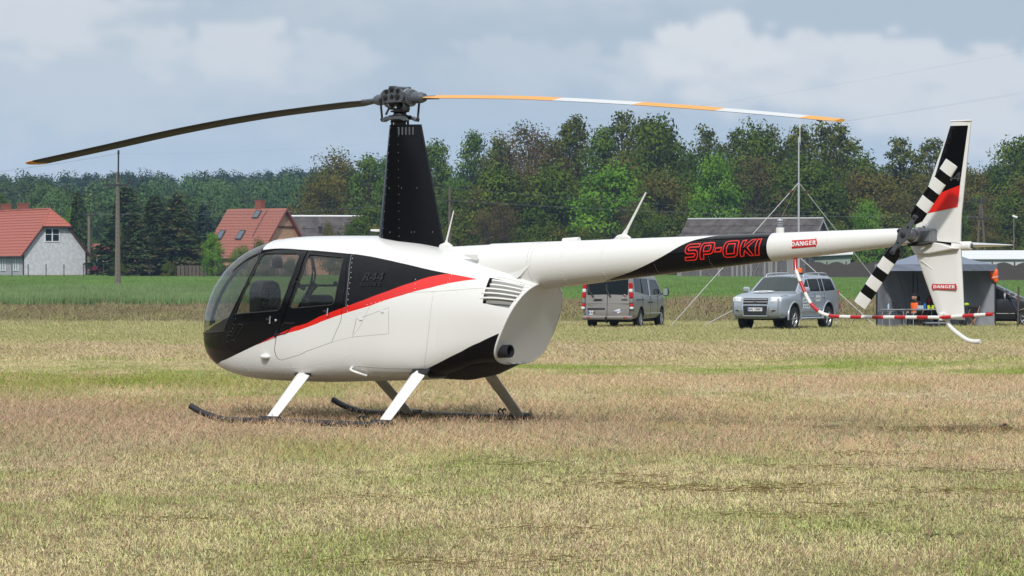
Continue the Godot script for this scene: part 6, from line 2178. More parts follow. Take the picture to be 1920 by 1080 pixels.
func body_normal(a: float, t: float, side: float) -> Vector3:
	var e := 0.004
	var a0 := maxf(a - e, NOSE_A + 0.001); var a1 := minf(maxf(a, NOSE_A + 0.001) + e, 1.55)
	var t0 := clampf(t - e, -0.998, 0.998); var t1 := clampf(t + e, -0.998, 0.998)
	if t1 - t0 < e: t0 = t1 - e if t > 0.0 else t0; t1 = t0 + e
	var aa := clampf(a, NOSE_A + 0.03, 1.55)
	var g := (body_raw(a1, clampf(t, -0.99, 0.99), side) - body_raw(a0, clampf(t, -0.99, 0.99), side)).cross(body_raw(aa, t1, side) - body_raw(aa, t0, side))
	var c := Vector3(clampf(a, -1.4, 1.5), 1.0, 0.0)
	var p := body_raw(a, t, side)
	if g.length_squared() < 1e-18: g = p - c
	g = g.normalized()
	if absf(t) > 0.985: g.z *= (1.0 - absf(t)) / 0.015
	g = g.normalized()
	return g if g.dot(p - c) > 0.0 else -g

# the part of the body skin inside one outline and outside others
func skin(b: MB, side: float, inside: PackedVector2Array, outside: Array, off := 0.0):
	var lo := inside[0]; var hi := inside[0]
	for p in inside: lo = lo.min(p); hi = hi.max(p)
	var as_ := []
	for i in 35: as_.append(NOSE_A + PI / 2 * i / 34.0)
	for i in 46: as_.append(-0.75 + 2.3 * (i + 1) / 46.0)
	for i in as_.size() - 1:
		if as_[i + 1] < lo.x or as_[i] > hi.x: continue
		for j in 44:
			var t0 := -1.0 + j / 22.0; var t1 := t0 + 1.0 / 22.0
			if t1 < lo.y or t0 > hi.y: continue
			var cell := PackedVector2Array([Vector2(as_[i], t0), Vector2(as_[i + 1], t0), Vector2(as_[i + 1], t1), Vector2(as_[i], t1)])
			var bits: Array = Geometry2D.intersect_polygons(cell, inside)
			for o in outside:
				var nxt := []
				for q in bits: nxt.append_array(Geometry2D.clip_polygons(q, o))
				bits = nxt
			for q in bits:
				var id := Geometry2D.triangulate_polygon(q)
				var P := []; var N := []
				for p in q:
					P.append(body_at(p.x, p.y, side, off)); N.append(body_normal(p.x, p.y, side))
				for k in range(0, id.size(), 3):
					b.tri(P[id[k]], P[id[k + 1]], P[id[k + 2]], N[id[k]], N[id[k + 1]], N[id[k + 2]])

func trace(outline: Array, side: float, off: float, closed := true, step := 0.05) -> Array:
	var q := pts2(outline)
	var r := []
	var c := q.size() if closed else q.size() - 1
	for i in c:
		var p0 := q[i]; var p1 := q[(i + 1) % q.size()]
		var k := maxi(1, int(p0.distance_to(p1) / step))
		for m in k:
			var p := p0.lerp(p1, float(m) / k)
			r.append(body_at(p.x, p.y, side, off))
	if closed: r.append(r[0])
	else: r.append(body_at(q[-1].x, q[-1].y, side, off))
	return r

const FRONT_DOOR := [-1.208, 0.695, -1.191, 0.428, -1.24, 0.232, -1.321, 0.048, -1.427, -0.253, -1.407, -0.353, -1.332, -0.419, -1.115, -0.306, -0.935, -0.204, -0.921, -0.161, -0.86, 0.072, -0.81, 0.239, -0.782, 0.419, -0.791, 0.640, -0.999, 0.666]
const REAR_DOOR := [-0.791, 0.64, -0.782, 0.417, -0.81, 0.232, -0.863, 0.063, -0.927, -0.181, -0.946, -0.364, -0.937, -0.453, -0.92, -0.499, -0.89, -0.508, -0.652, -0.377, -0.335, -0.264, -0.214, 0.032, -0.186, 0.281, -0.267, 0.595, -0.541, 0.615]
const FRONT_WINDOW := [-1.141, 0.633, -0.985, 0.611, -0.862, 0.606, -0.836, 0.590, -0.826, 0.564, -0.828, 0.402, -0.851, 0.261, -0.89, 0.13, -0.898, 0.110, -0.916, 0.097, -1.089, 0.086, -1.307, 0.083, -1.323, 0.099, -1.238, 0.25, -1.178, 0.41, -1.157, 0.606]
const REAR_WINDOW := [-0.756, 0.595, -0.541, 0.577, -0.326, 0.56, -0.305, 0.535, -0.284, 0.335, -0.301, 0.180, -0.318, 0.150, -0.346, 0.141, -0.587, 0.13, -0.796, 0.117, -0.816, 0.128, -0.781, 0.264, -0.761, 0.408, -0.765, 0.577]
const GLASS_LINE := [-1.191, 0.713, -1.178, 0.551, -1.198, 0.43, -1.233, 0.324, -1.286, 0.221, -1.349, 0.121, -1.425, 0.017, -1.462, -0.092]
const ROOF_LINE := [-1.2, 0.7, -1.02, 0.682, -0.796, 0.648, -0.293, 0.604, -0.001, 0.604, 0.371, 0.582, 0.703, 0.571, 0.883, 0.564]
const RED_UP := [-1.094, -0.29, -0.913, -0.152, -0.774, -0.039, -0.488, 0.052, -0.217, 0.115, 0.059, 0.199, 0.339, 0.297, 0.575, 0.404, 0.731, 0.495, 0.842, 0.551, 0.883, 0.564]
const RED_LOW := [-1.094, -0.299, -0.927, -0.186, -0.774, -0.103, -0.488, 0.006, -0.214, 0.066, 0.147, 0.157, 0.478, 0.266, 0.765, 0.379, 0.946, 0.471, 1.112, 0.56]
const REAR_BLACK := [0.628, -0.90, 0.675, -0.789, 0.698, -0.686, 0.96, -0.564, 1.186, -0.439, 1.37, -0.279, 1.56, -0.02, 1.56, -0.98, 0.63, -0.98]
const LOUVER := [1.186, 0.62, 1.344, 0.651, 1.49, 0.71, 1.531, 0.56, 1.518, 0.319, 1.386, 0.299, 1.26, 0.293, 1.233, 0.39, 1.216, 0.477]

func inset(a: Array, by: float) -> PackedVector2Array:
	var q := Geometry2D.offset_polygon(pts2(a), by)
	return q[0] if q.size() > 0 else pts2(a)

func rev(a: Array) -> Array:
	var r := []
	for i in range(a.size() - 2, -1, -2): r.append_array([a[i], a[i + 1]])
	return r

func boom_mid(x: float) -> float: return 1.565 + (x - 1.9) * 0.0633
func boom_r(x: float) -> float: return 0.22 - 0.0385 * (x - 1.9)
func boom_at(x: float, ph: float, off := 0.0) -> Vector3:
	return Vector3(x, boom_mid(x) + (boom_r(x) + off) * sin(ph), (boom_r(x) + off) * cos(ph))

# text of a TextMesh laid on a surface: f(u, v, w) gives the point for width u, height v and depth w
func lettering(text: String, height: float, f: Callable, m: Material, bold := true, width := 1.0) -> MB:
	var t := TextMesh.new()
	var sf := SystemFont.new()
	sf.font_names = PackedStringArray(["Droid Sans"])
	if bold: sf.font_weight = 700
	t.font = sf
	t.text = text
	t.font_size = 64
	t.pixel_size = height / 64.0 * 1.38
	t.depth = 0.004
	t.curve_step = 1.0
	t.horizontal_alignment = HORIZONTAL_ALIGNMENT_CENTER
	t.vertical_alignment = VERTICAL_ALIGNMENT_CENTER
	var a := t.get_mesh_arrays()
	var b := MB.new()
	var v: PackedVector3Array = a[Mesh.ARRAY_VERTEX]
	var ix: PackedInt32Array = a[Mesh.ARRAY_INDEX]
	for i in range(0, ix.size(), 3):
		var q := []
		for k in 3:
			var p := v[ix[i + k]]
			q.append(f.call(p.x * width, p.y, p.z))
		var hint: Vector3 = f.call(0.0, 0.0, 1.0) - f.call(0.0, 0.0, 0.0)
		var c := (v[ix[i]] + v[ix[i + 1]] + v[ix[i + 2]]) / 3.0
		if absf(v[ix[i]].z - v[ix[i + 1]].z) < 1e-5 and absf(v[ix[i]].z - v[ix[i + 2]].z) < 1e-5:
			b.flat(q[0], q[1], q[2], hint * signf(c.z))
		else:
			var g: Vector3 = (q[2] - q[0]).cross(q[1] - q[0])
			b.flat(q[0], q[1], q[2], g)
	return b

# a flat ribbon along closed 2-D strokes
func strokes(b: MB, line: PackedVector2Array, half: float, f: Callable):
	var c := line.size()
	for i in c:
		var p0 := line[i]; var p1 := line[(i + 1) % c]
		var pm := line[(i - 1 + c) % c]; var p2 := line[(i + 2) % c]
		var d0 := (p1 - p0).normalized()
		var na := ((p0 - pm).normalized() + d0).normalized().orthogonal()
		var nb := (d0 + (p2 - p1).normalized()).normalized().orthogonal()
		var o := d0.orthogonal()
		na *= half / maxf(0.6, na.dot(o)); nb *= half / maxf(0.6, nb.dot(o))
		var k := maxi(1, int(absf(p1.y - p0.y) / 0.02))
		for m in k:
			var s0 := float(m) / k; var s1 := float(m + 1) / k
			var a0: Vector2 = (p0 + na).lerp(p1 + nb, s0); var a1: Vector2 = (p0 + na).lerp(p1 + nb, s1)
			var b0: Vector2 = (p0 - na).lerp(p1 - nb, s0); var b1: Vector2 = (p0 - na).lerp(p1 - nb, s1)
			var hint: Vector3 = f.call(a0, 1.0) - f.call(a0, 0.0)
			b.quad(f.call(a0, 0.0), f.call(a1, 0.0), f.call(b1, 0.0), f.call(b0, 0.0), hint)

func build_helicopter():
	var white := mat("white_paint", 0.775, 0.775, 0.755, 0.28, 0.0, 0.35)
	var black := mat("black_gloss_paint", 0.006, 0.006, 0.007, 0.10)
	black.metallic_specular = 0.35
	var red := mat("red_paint", 0.75, 0.018, 0.012, 0.28, 0.0, 0.4)
	var dull := mat("dull_black", 0.018, 0.018, 0.019, 0.55)
	var lining := mat("cabin_lining", 0.03, 0.03, 0.032, 0.85)
	var leather := mat("black_leather", 0.012, 0.012, 0.013, 0.5)
	var grey := mat("hub_grey", 0.10, 0.112, 0.13, 0.42, 0.25)
	var steel := mat("bright_steel", 0.55, 0.55, 0.55, 0.3, 0.9)
	var amber := mat("amber_paint", 0.85, 0.36, 0.03, 0.4)
	var glass := pane("cabin_glass", 0.012, 0.014, 0.014, 0.30)
	var seam_m := mat("panel_gap", 0.16, 0.16, 0.155, 0.7)
	var H := thing("helicopter", "white helicopter with black panels and red stripe parked on its skids", "helicopter", Vector3(-1.094, 0.0, -35.0), -37.0 * DEG)

	# outlines shared by both sides
	var top_cap := [1.56, 1.0, -1.19, 1.0]
	var roof_poly := pts2(ROOF_LINE + [1.112, 0.56, 1.56, 0.56, 1.56, 1.0, -1.191, 1.0, -1.191, 0.713])
	var glass_poly := pts2(GLASS_LINE + [-2.33, -0.097, -2.33, 1.0, -1.191, 1.0])
	var nose_line := [-2.33, -1.0, -1.80, -1.0, -1.73, -0.88, -1.65, -0.749, -1.532, -0.608, -1.314, -0.448, -1.094, -0.295]
	var black_poly := pts2(rev(ROOF_LINE) + [-1.191, 0.7] + GLASS_LINE.slice(2) + [-2.33, -0.097] + nose_line + RED_UP.slice(2))
	var red_poly := pts2(RED_UP + rev(RED_LOW))
	var white_poly := pts2(RED_LOW + [1.56, 0.56, 1.56, -1.0] + nose_line.slice(2))
	var fd := pts2(FRONT_DOOR); var rd := pts2(REAR_DOOR)
	var fdi := inset(FRONT_DOOR, -0.0045); var rdi := inset(REAR_DOOR, -0.0045)
	var fw := pts2(FRONT_WINDOW); var rw := pts2(REAR_WINDOW)
	var lou := pts2(LOUVER); var rb := pts2(REAR_BLACK)

	var shell := MB.new()
	for s in [1.0, -1.0]:
		skin(shell, s, roof_poly, [lou])
		skin(shell, s, white_poly, [fd, rd, lou, rb])
	var shell_o := obj("fuselage", shell, white, H)
	var lin_b := MB.new()
	for s in [1.0, -1.0]:
		skin(lin_b, s, pts2([-1.17, 1.0, -1.16, 0.5, -1.21, 0.32, -1.30, 0.15, -1.43, -0.05, -1.45, -0.13, -2.25, -0.13, -2.25, -0.97, 0.0, -0.97, 0.0, 1.0]), [inset(FRONT_WINDOW, 0.012), inset(REAR_WINDOW, 0.012)], -0.03)
	for s in [1.0, -1.0]: skin(lin_b, s, pts2([-1.45, -0.14, -1.41, 0.09, -1.6, 0.05, -2.2, -0.02, -2.25, -0.14]), [], -0.045)
	# bulkhead behind the rear seats, its rim on the lining
	var ring := PackedVector3Array()
	for k in 41: ring.append(body_at(-0.16, -1.0 + k / 20.0, 1.0, -0.02))
	for k in 41: ring.append(body_at(-0.16, 1.0 - k / 20.0, -1.0, -0.02))
	for i in ring.size(): lin_b.flat(Vector3(-0.16, 1.1, 0), ring[i], ring[(i + 1) % ring.size()], Vector3(-1, 0, 0))
	obj("cabin_lining", lin_b, lining, H)
	for s in [1.0, -1.0]:
		var bp := MB.new()
		skin(bp, s, black_poly, [fd, rd])
		obj("black_side_panel", bp, black, H)
		for half in [pts2([-1.2, -1, -0.93, -1, -0.93, 1, -1.2, 1]), pts2([-0.6, -1, 1.3, -1, 1.3, 1, -0.6, 1])]:
			var rp := MB.new()
			for q in Geometry2D.intersect_polygons(red_poly, half): skin(rp, s, q, [rd, fd] if half[0].x < -1.0 else [rd])
			if not rp.v.is_empty(): obj("red_stripe", rp, red, H)
		var rk := MB.new()
		skin(rk, s, rb, [])
		obj("rear_black_panel", rk, black, H)
		var ws := MB.new()
		skin(ws, s, glass_poly, [], -0.004)
		var wso := obj("windshield", ws, glass, H)
		var we := MB.new()
		we.tube(trace(GLASS_LINE, s, 0.001, false), 0.007, 6)
		obj("seal", we, dull, wso)
		var lowline := MB.new()
		lowline.tube(trace([-1.44, -0.092, -1.7, -0.092, -2.0, -0.097, -2.25, -0.097], s, 0.0, false), 0.006, 6)
		obj("lower_seal", lowline, dull, wso)
		var roofedge := MB.new()
		roofedge.tube(trace([-1.191, 0.72, -1.191, 1.0], s, 0.0, false), 0.005, 6)
		obj("roof_seal", roofedge, white, wso)
		# doors
		for which in 2:
			var di: PackedVector2Array = fdi if which == 0 else rdi
			var wi: PackedVector2Array = fw if which == 0 else rw
			var outline: Array = FRONT_DOOR if which == 0 else REAR_DOOR
			var win: Array = FRONT_WINDOW if which == 0 else REAR_WINDOW
			var door := MB.new()
			var clipped: Array = Geometry2D.intersect_polygons(black_poly, di)
			for q in clipped: skin(door, s, q, [wi])
			var d_o := obj("front_door" if which == 0 else "rear_door", door, black, H)
			if true:
				var dr := MB.new()
				for q in Geometry2D.intersect_polygons(red_poly, di): skin(dr, s, q, [])
				if not dr.v.is_empty(): obj("red_stripe", dr, red, d_o)
			var dw := MB.new()
			for q in Geometry2D.intersect_polygons(white_poly, di): skin(dw, s, q, [])
			if not dw.v.is_empty(): obj("white_lower_panel", dw, white, d_o)
			var pn := MB.new()
			skin(pn, s, wi, [], -0.006)
			obj("window", pn, glass, d_o)
			var fr := MB.new()
			fr.tube(trace(win, s, 0.001), 0.006, 6, false)
			obj("window_seal", fr, dull, d_o)
			# latch, knob and hinges
			var lt := MB.new()
			var c2 := Vector2(-0.968, 0.03) if which == 0 else Vector2(-0.375, 0.09)
			var lp := body_at(c2.x, c2.y, s, 0.012)
			lt.box(lp + Vector3(-0.03, 0, 0), Vector3(0.05, 0.022, 0.012), 0.004)
			obj("latch_base", lt, dull, d_o)
			var lk := MB.new()
			lk.tube([body_at(c2.x, c2.y + 0.025, s, 0.012), body_at(c2.x, c2.y - 0.02, s, 0.02)], 0.006, 6)
			lk.ball(body_at(c2.x, c2.y - 0.03, s, 0.02), Vector3(0.012, 0.008, 0.010), 8, 5)
			obj("handle", lk, steel, d_o)
			if which == 0:
				var kn := MB.new()
				kn.ball(body_at(-0.925, 0.02, s, 0.008), Vector3(0.016, 0.016, 0.012), 8, 5)
				obj("door_lock", kn, steel, d_o)
			var hy := [[-1.213, 0.33], [-1.40, -0.16]] if which == 0 else [[-0.80, 0.33], [-0.925, -0.15]]
			for h in hy:
				var hb := MB.new()
				var p0 := body_at(h[0], h[1], s, 0.006)
				hb.tube([p0 + Vector3(-0.016, -0.03, 0), p0 + Vector3(0.016, 0.035, 0)], 0.009, 6)
				hb.box(p0 + Vector3(0.014, 0, 0), Vector3(0.06, 0.018, 0.008), 0.003)
				obj("hinge", hb, dull, d_o)
			# air scoop hatch low on the door
			var hx := [-1.275, 0.0, -1.37, -0.235, -1.318, -0.235, -1.225, -0.02] if which == 0 else [-0.86, 0.0, -0.915, -0.16, -0.85, -0.14, -0.78, 0.0]
			var hm := MB.new()
			hm.tube(trace(hx, s, 0.002), 0.005, 5, false)
			obj("hatch_rim", hm, dull, d_o)
	# hinge strip with screws behind the rear door, cowl hatch, seams and rivets
	for s in [1.0, -1.0]:
		var st := MB.new()
		st.tube(trace([-0.237, 0.6, -0.170, 0.373, -0.158, 0.248, -0.160, 0.09], s, 0.001, false), 0.006, 5)
		obj("cowl_trim", st, grey, H)
		var sm := MB.new()
		for q in [[0.805, 0.339, 0.812, 0.204, 0.809, 0.072, 0.8, -0.13, 0.783, -0.382, 0.719, -0.653], [-0.335, -0.264, -0.082, -0.186, 0.166, 0.20], [0.378, 0.27, 0.8, 0.344, 1.004, 0.393, 1.194, 0.462], [-0.1, -0.6, 0.3, -0.64, 0.70, -0.66]]:
			sm.tube(trace(q, s, -0.0016, false), 0.0026, 4, false)
		sm.tube(trace([-0.029, 0.034, 0.172, 0.092, 0.36, 0.152, 0.365, -0.117, 0.147, -0.152, -0.082, -0.186], s, -0.0016), 0.003, 4, false)
		var so := obj("panel_seam", sm, seam_m, H)
		so.set_meta("kind", "stuff")
		var rv := MB.new()
		var lines := [[-0.215, 0.6, -0.145, 0.373, -0.135, 0.0, -0.1, -0.3, 0.0, -0.6], [-0.9, -0.64, -0.4, -0.52, -0.1, -0.42], [-1.15, -0.55, -0.9, -0.75], [0.0, -0.66, 0.3, -0.68, 0.6, -0.70], [-0.82, -0.53, -0.8, -0.8], [-0.75, -0.53, -0.73, -0.8], [0.80, 0.33, 0.81, 0.07, 0.72, -0.65], [0.6, 0.44, 0.62, 0.35], [-0.1, 0.0, 0.1, 0.16, 0.3, 0.21], [-1.0, -0.62, -0.5, -0.60], [0.82, 0.30, 1.2, 0.44], [0.15, -0.12, 0.36, -0.10], [-0.9, -0.72, 0.6, -0.78], [-1.3, -0.50, -1.2, -0.75], [0.9, 0.55, 0.9, -0.4]]
		for l in lines:
			var t := trace(l, s, 0.0, false, 0.045)
			for p in t: rv.ball(p, Vector3.ONE * 0.0048, 5, 3)
		var ro := obj("rivets", rv, white, H)
		ro.set_meta("kind", "stuff")
		var screws := MB.new()
		for p in trace([-0.228, 0.585, -0.155, 0.36, -0.146, 0.248, -0.148, 0.1], s, 0.0, false, 0.045): screws.ball(p, Vector3.ONE * 0.0032, 5, 3)
		for p in trace([-1.20, 0.63, -1.185, 0.428, -1.235, 0.232, -1.315, 0.048, -1.42, -0.253], s, 0.0, false, 0.05): screws.ball(p, Vector3.ONE * 0.003, 5, 3)
		var sc := obj("trim_screws", screws, steel, H)
		sc.set_meta("kind", "stuff")
		var lt := MB.new()
		for p in [[0.03, 0.04], [0.29, 0.115]]: lt.box(body_at(p[0], p[1], s, 0.004), Vector3(0.035, 0.026, 0.012), 0.004)
		obj("hatch_latch", lt, white, H)
		var nav := MB.new()
		var np := body_at(-1.02, -0.46, s, 0.012)
		nav.ball(np, Vector3(0.062, 0.028, 0.04), 12, 8)
		obj("nav_light_fairing", nav, white, H)
		var stp := MB.new()
		stp.tube(smooth_path([body_at(-0.12, -0.62, s, 0.0), body_at(-0.1, -0.62, s, 0.05), body_at(-0.03, -0.66, s, 0.05), body_at(0.02, -0.74, s, 0.02)]), 0.014, 6)
		obj("boarding_step", stp, white, H)
		# slatted air outlet
		var back := MB.new()
		skin(back, s, inset(LOUVER, 0.01), [], -0.09)
		obj("air_outlet_recess", back, mat("recess_grey", 0.30, 0.30, 0.29, 0.8), H)
		for k in 6:
			var t0 := 0.335 + k * 0.062
			var a0 := 1.232 - 0.0 * k + (0.02 if k < 1 else 0.0) - 0.012 * absf(k - 3.0)
			var sl := MB.new()
			var rows := []
			for e in [[0.002, 0.004], [-0.03, -0.012], [-0.036, 0.004], [0.002, 0.024]]:
				var row := []
				for m in 9:
					var aa := lerpf(a0, 1.535, m / 8.0)
					row.append(body_at(aa, minf(t0 + e[1] + 0.10 * (m / 8.0), 0.97), s, e[0] + 0.004))
				rows.append(PackedVector3Array(row))
			rows.append(rows[0])
			for i in 4:
				for m in 8:
					sl.quad(rows[i][m], rows[i + 1][m], rows[i + 1][m + 1], rows[i][m + 1], (rows[i][m] + rows[i + 1][m]) * 0.5 - (rows[0][m] + rows[2][m]) * 0.5)
			obj("louver_slat", sl, white, H)
	# dark engine bay seen between the slats
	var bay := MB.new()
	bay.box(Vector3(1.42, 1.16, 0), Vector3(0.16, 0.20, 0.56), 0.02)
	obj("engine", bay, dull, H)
	# tail plate
	var pl := MB.new()
	var outer := PackedVector3Array()
	for k in 45: outer.append(body_raw(1.55, -1.0 + k / 22.0, 1.0))
	for k in range(1, 44): outer.append(body_raw(1.55, 1.0 - k / 22.0, -1.0))
	var mid := Vector3(1.53, 0.97, 0)
	var aft := Vector3(1.0, -0.5, 0).normalized()
	var rows := []
	for e in [[0.985, -0.02], [1.006, -0.004], [1.010, 0.004], [1.004, 0.012], [0.985, 0.016], [0.965, 0.0135], [0.95, 0.0135]]:
		var row := PackedVector3Array()
		for p in outer: row.append(mid + (p - mid) * e[0] + aft * e[1])
		rows.append(row)
	pl.grid(rows, true)
	for i in outer.size(): pl.flat(mid + aft * 0.0135, rows[6][i], rows[6][(i + 1) % outer.size()], aft)
	var plate := obj("tail_plate", pl, white, H)
	var pls := MB.new()
	pls.tube([mid + aft * 0.0125 + Vector3(-0.02, -0.04, 0.40), mid + aft * 0.0125 + Vector3(-0.02, -0.04, -0.40)], 0.0035, 4)
	obj("plate_seam", pls, seam_m, plate)
	var ex := MB.new()
	var ebs := Transform3D(Basis(Vector3(0, 0, 1), -PI / 2 + 0.04), Vector3(1.41, 0.742, 0.29))
	ex.lathe([[0.062, -0.15], [0.062, 0.16], [0.052, 0.16], [0.05, -0.1], [0.0, -0.1]], 20, ebs)
	obj("exhaust_pipe", ex, mat("exhaust_steel", 0.035, 0.035, 0.04, 0.5, 0.5), H)
	# belly scoop
	var bs := MB.new()
	var bl := []
	for q in [[0.62, 0.43, 0.30], [0.85, 0.425, 0.33], [1.1, 0.47, 0.30], [1.42, 0.585, 0.22]]:
		var row := PackedVector3Array()
		for k in 13:
			var a := PI * k / 12.0
			row.append(Vector3(q[0], q[1] + 0.13 - sin(a) * 0.10, cos(a) * q[2]))
		bl.append(row)
	bs.grid(bl, false, Vector3(0, -1, 0))
	obj("belly_scoop", bs, dull, H)
	# side names in dark grey, low contrast
	for s in [1.0]:
		var nm := mat("dark_grey_print", 0.009, 0.009, 0.010, 0.15)
		var pc := body_at(0.125, 0.385, s)
		var nn := body_normal(0.125, 0.385, s)
		var uu := (body_at(0.3, 0.41, s) - body_at(-0.05, 0.36, s)).normalized()
		uu = (Vector3(1, 0.03, 0) - nn * Vector3(1, 0.03, 0).dot(nn)).normalized()
		var vv := nn.cross(uu).normalized()
		if vv.y < 0: vv = -vv
		var f1 := func(u: float, v: float, w: float) -> Vector3: return pc + vv * 0.02 + uu * (u + v * 0.2) + vv * v + nn * (w + 0.005)
		obj("model_name", lettering("R44", 0.085, f1, nm, true, 1.25), nm, shell_o)
		var f2 := func(u: float, v: float, w: float) -> Vector3: return pc - vv * 0.062 + uu * (u + v * 0.2 - 0.01) + vv * v + nn * (w + 0.005)
		obj("series_name", lettering("RAVEN II", 0.034, f2, nm, true, 1.35), nm, shell_o)

	build_cabin(H, lining, leather, dull, steel)
	build_boom(H, white, black, red, grey, dull, steel, seam_m)
	build_rotor(H, black, grey, dull, steel, amber, white)
	build_gear(H, white, dull)

func build_cabin(H: Node3D, lining: Material, leather: Material, dull: Material, steel: Material):
	# windshield bow on the centre line
	var bow := []
	for k in 15:
		var a := lerpf(-1.17, -2.2, k / 14.0)
		bow.append(body_raw(a, 1.0, 1.0) + Vector3(0.03, -0.03, 0))
	bow.append(Vector3(-2.42, 1.0, 0))
	var bb := MB.new()
	bb.tube(bow, 0.022, 6, true, 0.7)
	obj("windshield_bow", bb, dull, H)
	var fl := MB.new()
	fl.box(Vector3(-0.88, 0.56, 0), Vector3(1.36, 0.04, 0.74), 0.01)
	obj("cabin_floor", fl, lining, H)
	# four seats
	for q in [[-0.80, 0.31], [-0.80, -0.31], [-0.24, 0.31], [-0.24, -0.31]]:
		var x: float = q[0]
		var st := MB.new()
		st.box(Vector3(x - 0.26, 0.80, q[1]), Vector3(0.46, 0.16, 0.46), 0.05)
		var so := obj("seat", st, leather, H)
		var bk := MB.new()
		bk.box(Vector3(x - 0.03, 0.98, q[1]), Vector3(0.14, 0.38, 0.46), 0.05, Basis(Vector3(0, 0, 1), -0.12))
		obj("backrest", bk, leather, so)
		var hd := MB.new()
		hd.tube([Vector3(x + 0.01, 1.195, q[1] - 0.20), Vector3(x + 0.01, 1.2, q[1] - 0.17), Vector3(x + 0.01, 1.2, q[1] + 0.17), Vector3(x + 0.01, 1.195, q[1] + 0.20)], [0.045, 0.072, 0.072, 0.045], 10)
		obj("backrest_roll", hd, leather, so)
	# instrument pod
	var pod := MB.new()
	var xf := Transform3D(Basis(Vector3(0, 0, -1), Vector3(0, 1, 0), Vector3(1, 0, 0)), Vector3(-1.82, 0, 0))
	pod.prism(pts2([-0.15, 0.5, 0.15, 0.5, 0.16, 1.1, 0.165, 1.30, 0.13, 1.38, 0.06, 1.41, -0.06, 1.41, -0.13, 1.38, -0.165, 1.30, -0.16, 1.1]), 0.0, 0.16, xf, 0.015)
	var po := obj("instrument_panel", pod, dull, H)
	var face_m := mat("dial_face", 0.02, 0.02, 0.022, 0.3)
	var ring_m := mat("dial_ring", 0.13, 0.135, 0.14, 0.4)
	var g := 0
	for yy in [1.285, 1.175, 1.065]:
		for zz in [0.095, 0.0, -0.095]:
			g += 1
			var dl := MB.new()
			dl.lathe([[0.0, 0.006], [0.034, 0.006], [0.034, 0.0]], 16, Transform3D(Basis(Vector3(0, 0, 1), -PI / 2), Vector3(-1.658, yy, zz)))
			obj("gauge", dl, face_m, po)
			var rg := MB.new()
			rg.lathe([[0.033, 0.004], [0.034, 0.008], [0.037, 0.008], [0.038, 0.0]], 16, Transform3D(Basis(Vector3(0, 0, 1), -PI / 2), Vector3(-1.658, yy, zz)))
			rg.box(Vector3(-1.651, yy + 0.008, zz), Vector3(0.002, 0.034, 0.005), 0.0, Basis(Vector3(1, 0, 0), g * 1.1))
			obj("gauge_ring", rg, ring_m, po)
	var con := MB.new()
	con.box(Vector3(-1.56, 0.80, 0), Vector3(0.34, 0.42, 0.30), 0.03, Basis(Vector3(0, 0, 1), 0.35))
	obj("centre_console", con, dull, po)
	var kb := [[Color(0.8, 0.05, 0.03), 0.02, 0.985], [Color(0.85, 0.85, 0.8), -0.05, 1.0], [Color(0.9, 0.25, 0.02), -0.085, 1.02], [Color(0.02, 0.15, 0.6), 0.12, 0.98], [Color(0.7, 0.7, 0.6), 0.07, 1.0]]
	for q in kb:
		var km := mat("knob_%s" % q[1], q[0].r, q[0].g, q[0].b, 0.4)
		var kn := MB.new()
		kn.ball(Vector3(-1.635, q[2], q[1]), Vector3.ONE * 0.015, 8, 5)
		obj("knob", kn, km, po)
	# cyclic stick with its swinging grip bar
	var cy := MB.new()
	cy.tube(smooth_path([Vector3(-1.28, 0.58, 0), Vector3(-1.26, 0.95, 0), Vector3(-1.16, 1.25, 0.0), Vector3(-1.06, 1.36, 0.0)]), 0.016, 7)
	cy.tube([Vector3(-1.06, 1.36, -0.32), Vector3(-1.06, 1.36, 0.30)], 0.012, 7)
	var cyo := obj("cyclic_stick", cy, dull, H)
	for s in [1.0, -1.0]:
		var gp := MB.new()
		gp.tube([Vector3(-1.08, 1.385, 0.3 * s), Vector3(-0.97, 1.33, 0.3 * s)], 0.023, 8)
		obj("grip", gp, leather, cyo)
	var cp := MB.new()
	cp.box(Vector3(-1.58, 1.585, 0), Vector3(0.09, 0.105, 0.08), 0.012)
	var cpo := obj("compass", cp, dull, H)
	var cpt := MB.new()
	cpt.box(Vector3(-1.57, 1.655, 0), Vector3(0.06, 0.03, 0.06), 0.006)
	obj("compass_mount", cpt, steel, cpo)
	var cpd := MB.new()
	cpd.lathe([[0.0, 0.05], [0.03, 0.05], [0.033, 0.04]], 14, Transform3D(Basis(Vector3(0, 0, 1), -PI / 2), Vector3(-1.58, 1.58, 0)))
	obj("compass_card", cpd, lining, cpo)
	# shoulder belts beside the rear windows
	for s in [1.0, -1.0]:
		var belt := MB.new()
		belt.tube([Vector3(-0.30, 1.66, 0.38 * s), Vector3(-0.27, 1.2, 0.50 * s)], 0.02, 5, true, 0.15)
		obj("shoulder_belt", belt, dull, H)
		var buckle := MB.new()
		buckle.box(Vector3(-0.30, 1.53, 0.40 * s), Vector3(0.035, 0.2, 0.015), 0.005)
		obj("belt_buckle", buckle, lining, H)
	# drift string knot outside
	var ds := MB.new()
	ds.tube([Vector3(-2.0, 1.43, 0.09), Vector3(-1.94, 1.47, 0.10)], 0.004, 4)
	obj("yaw_string", ds, steel, H)

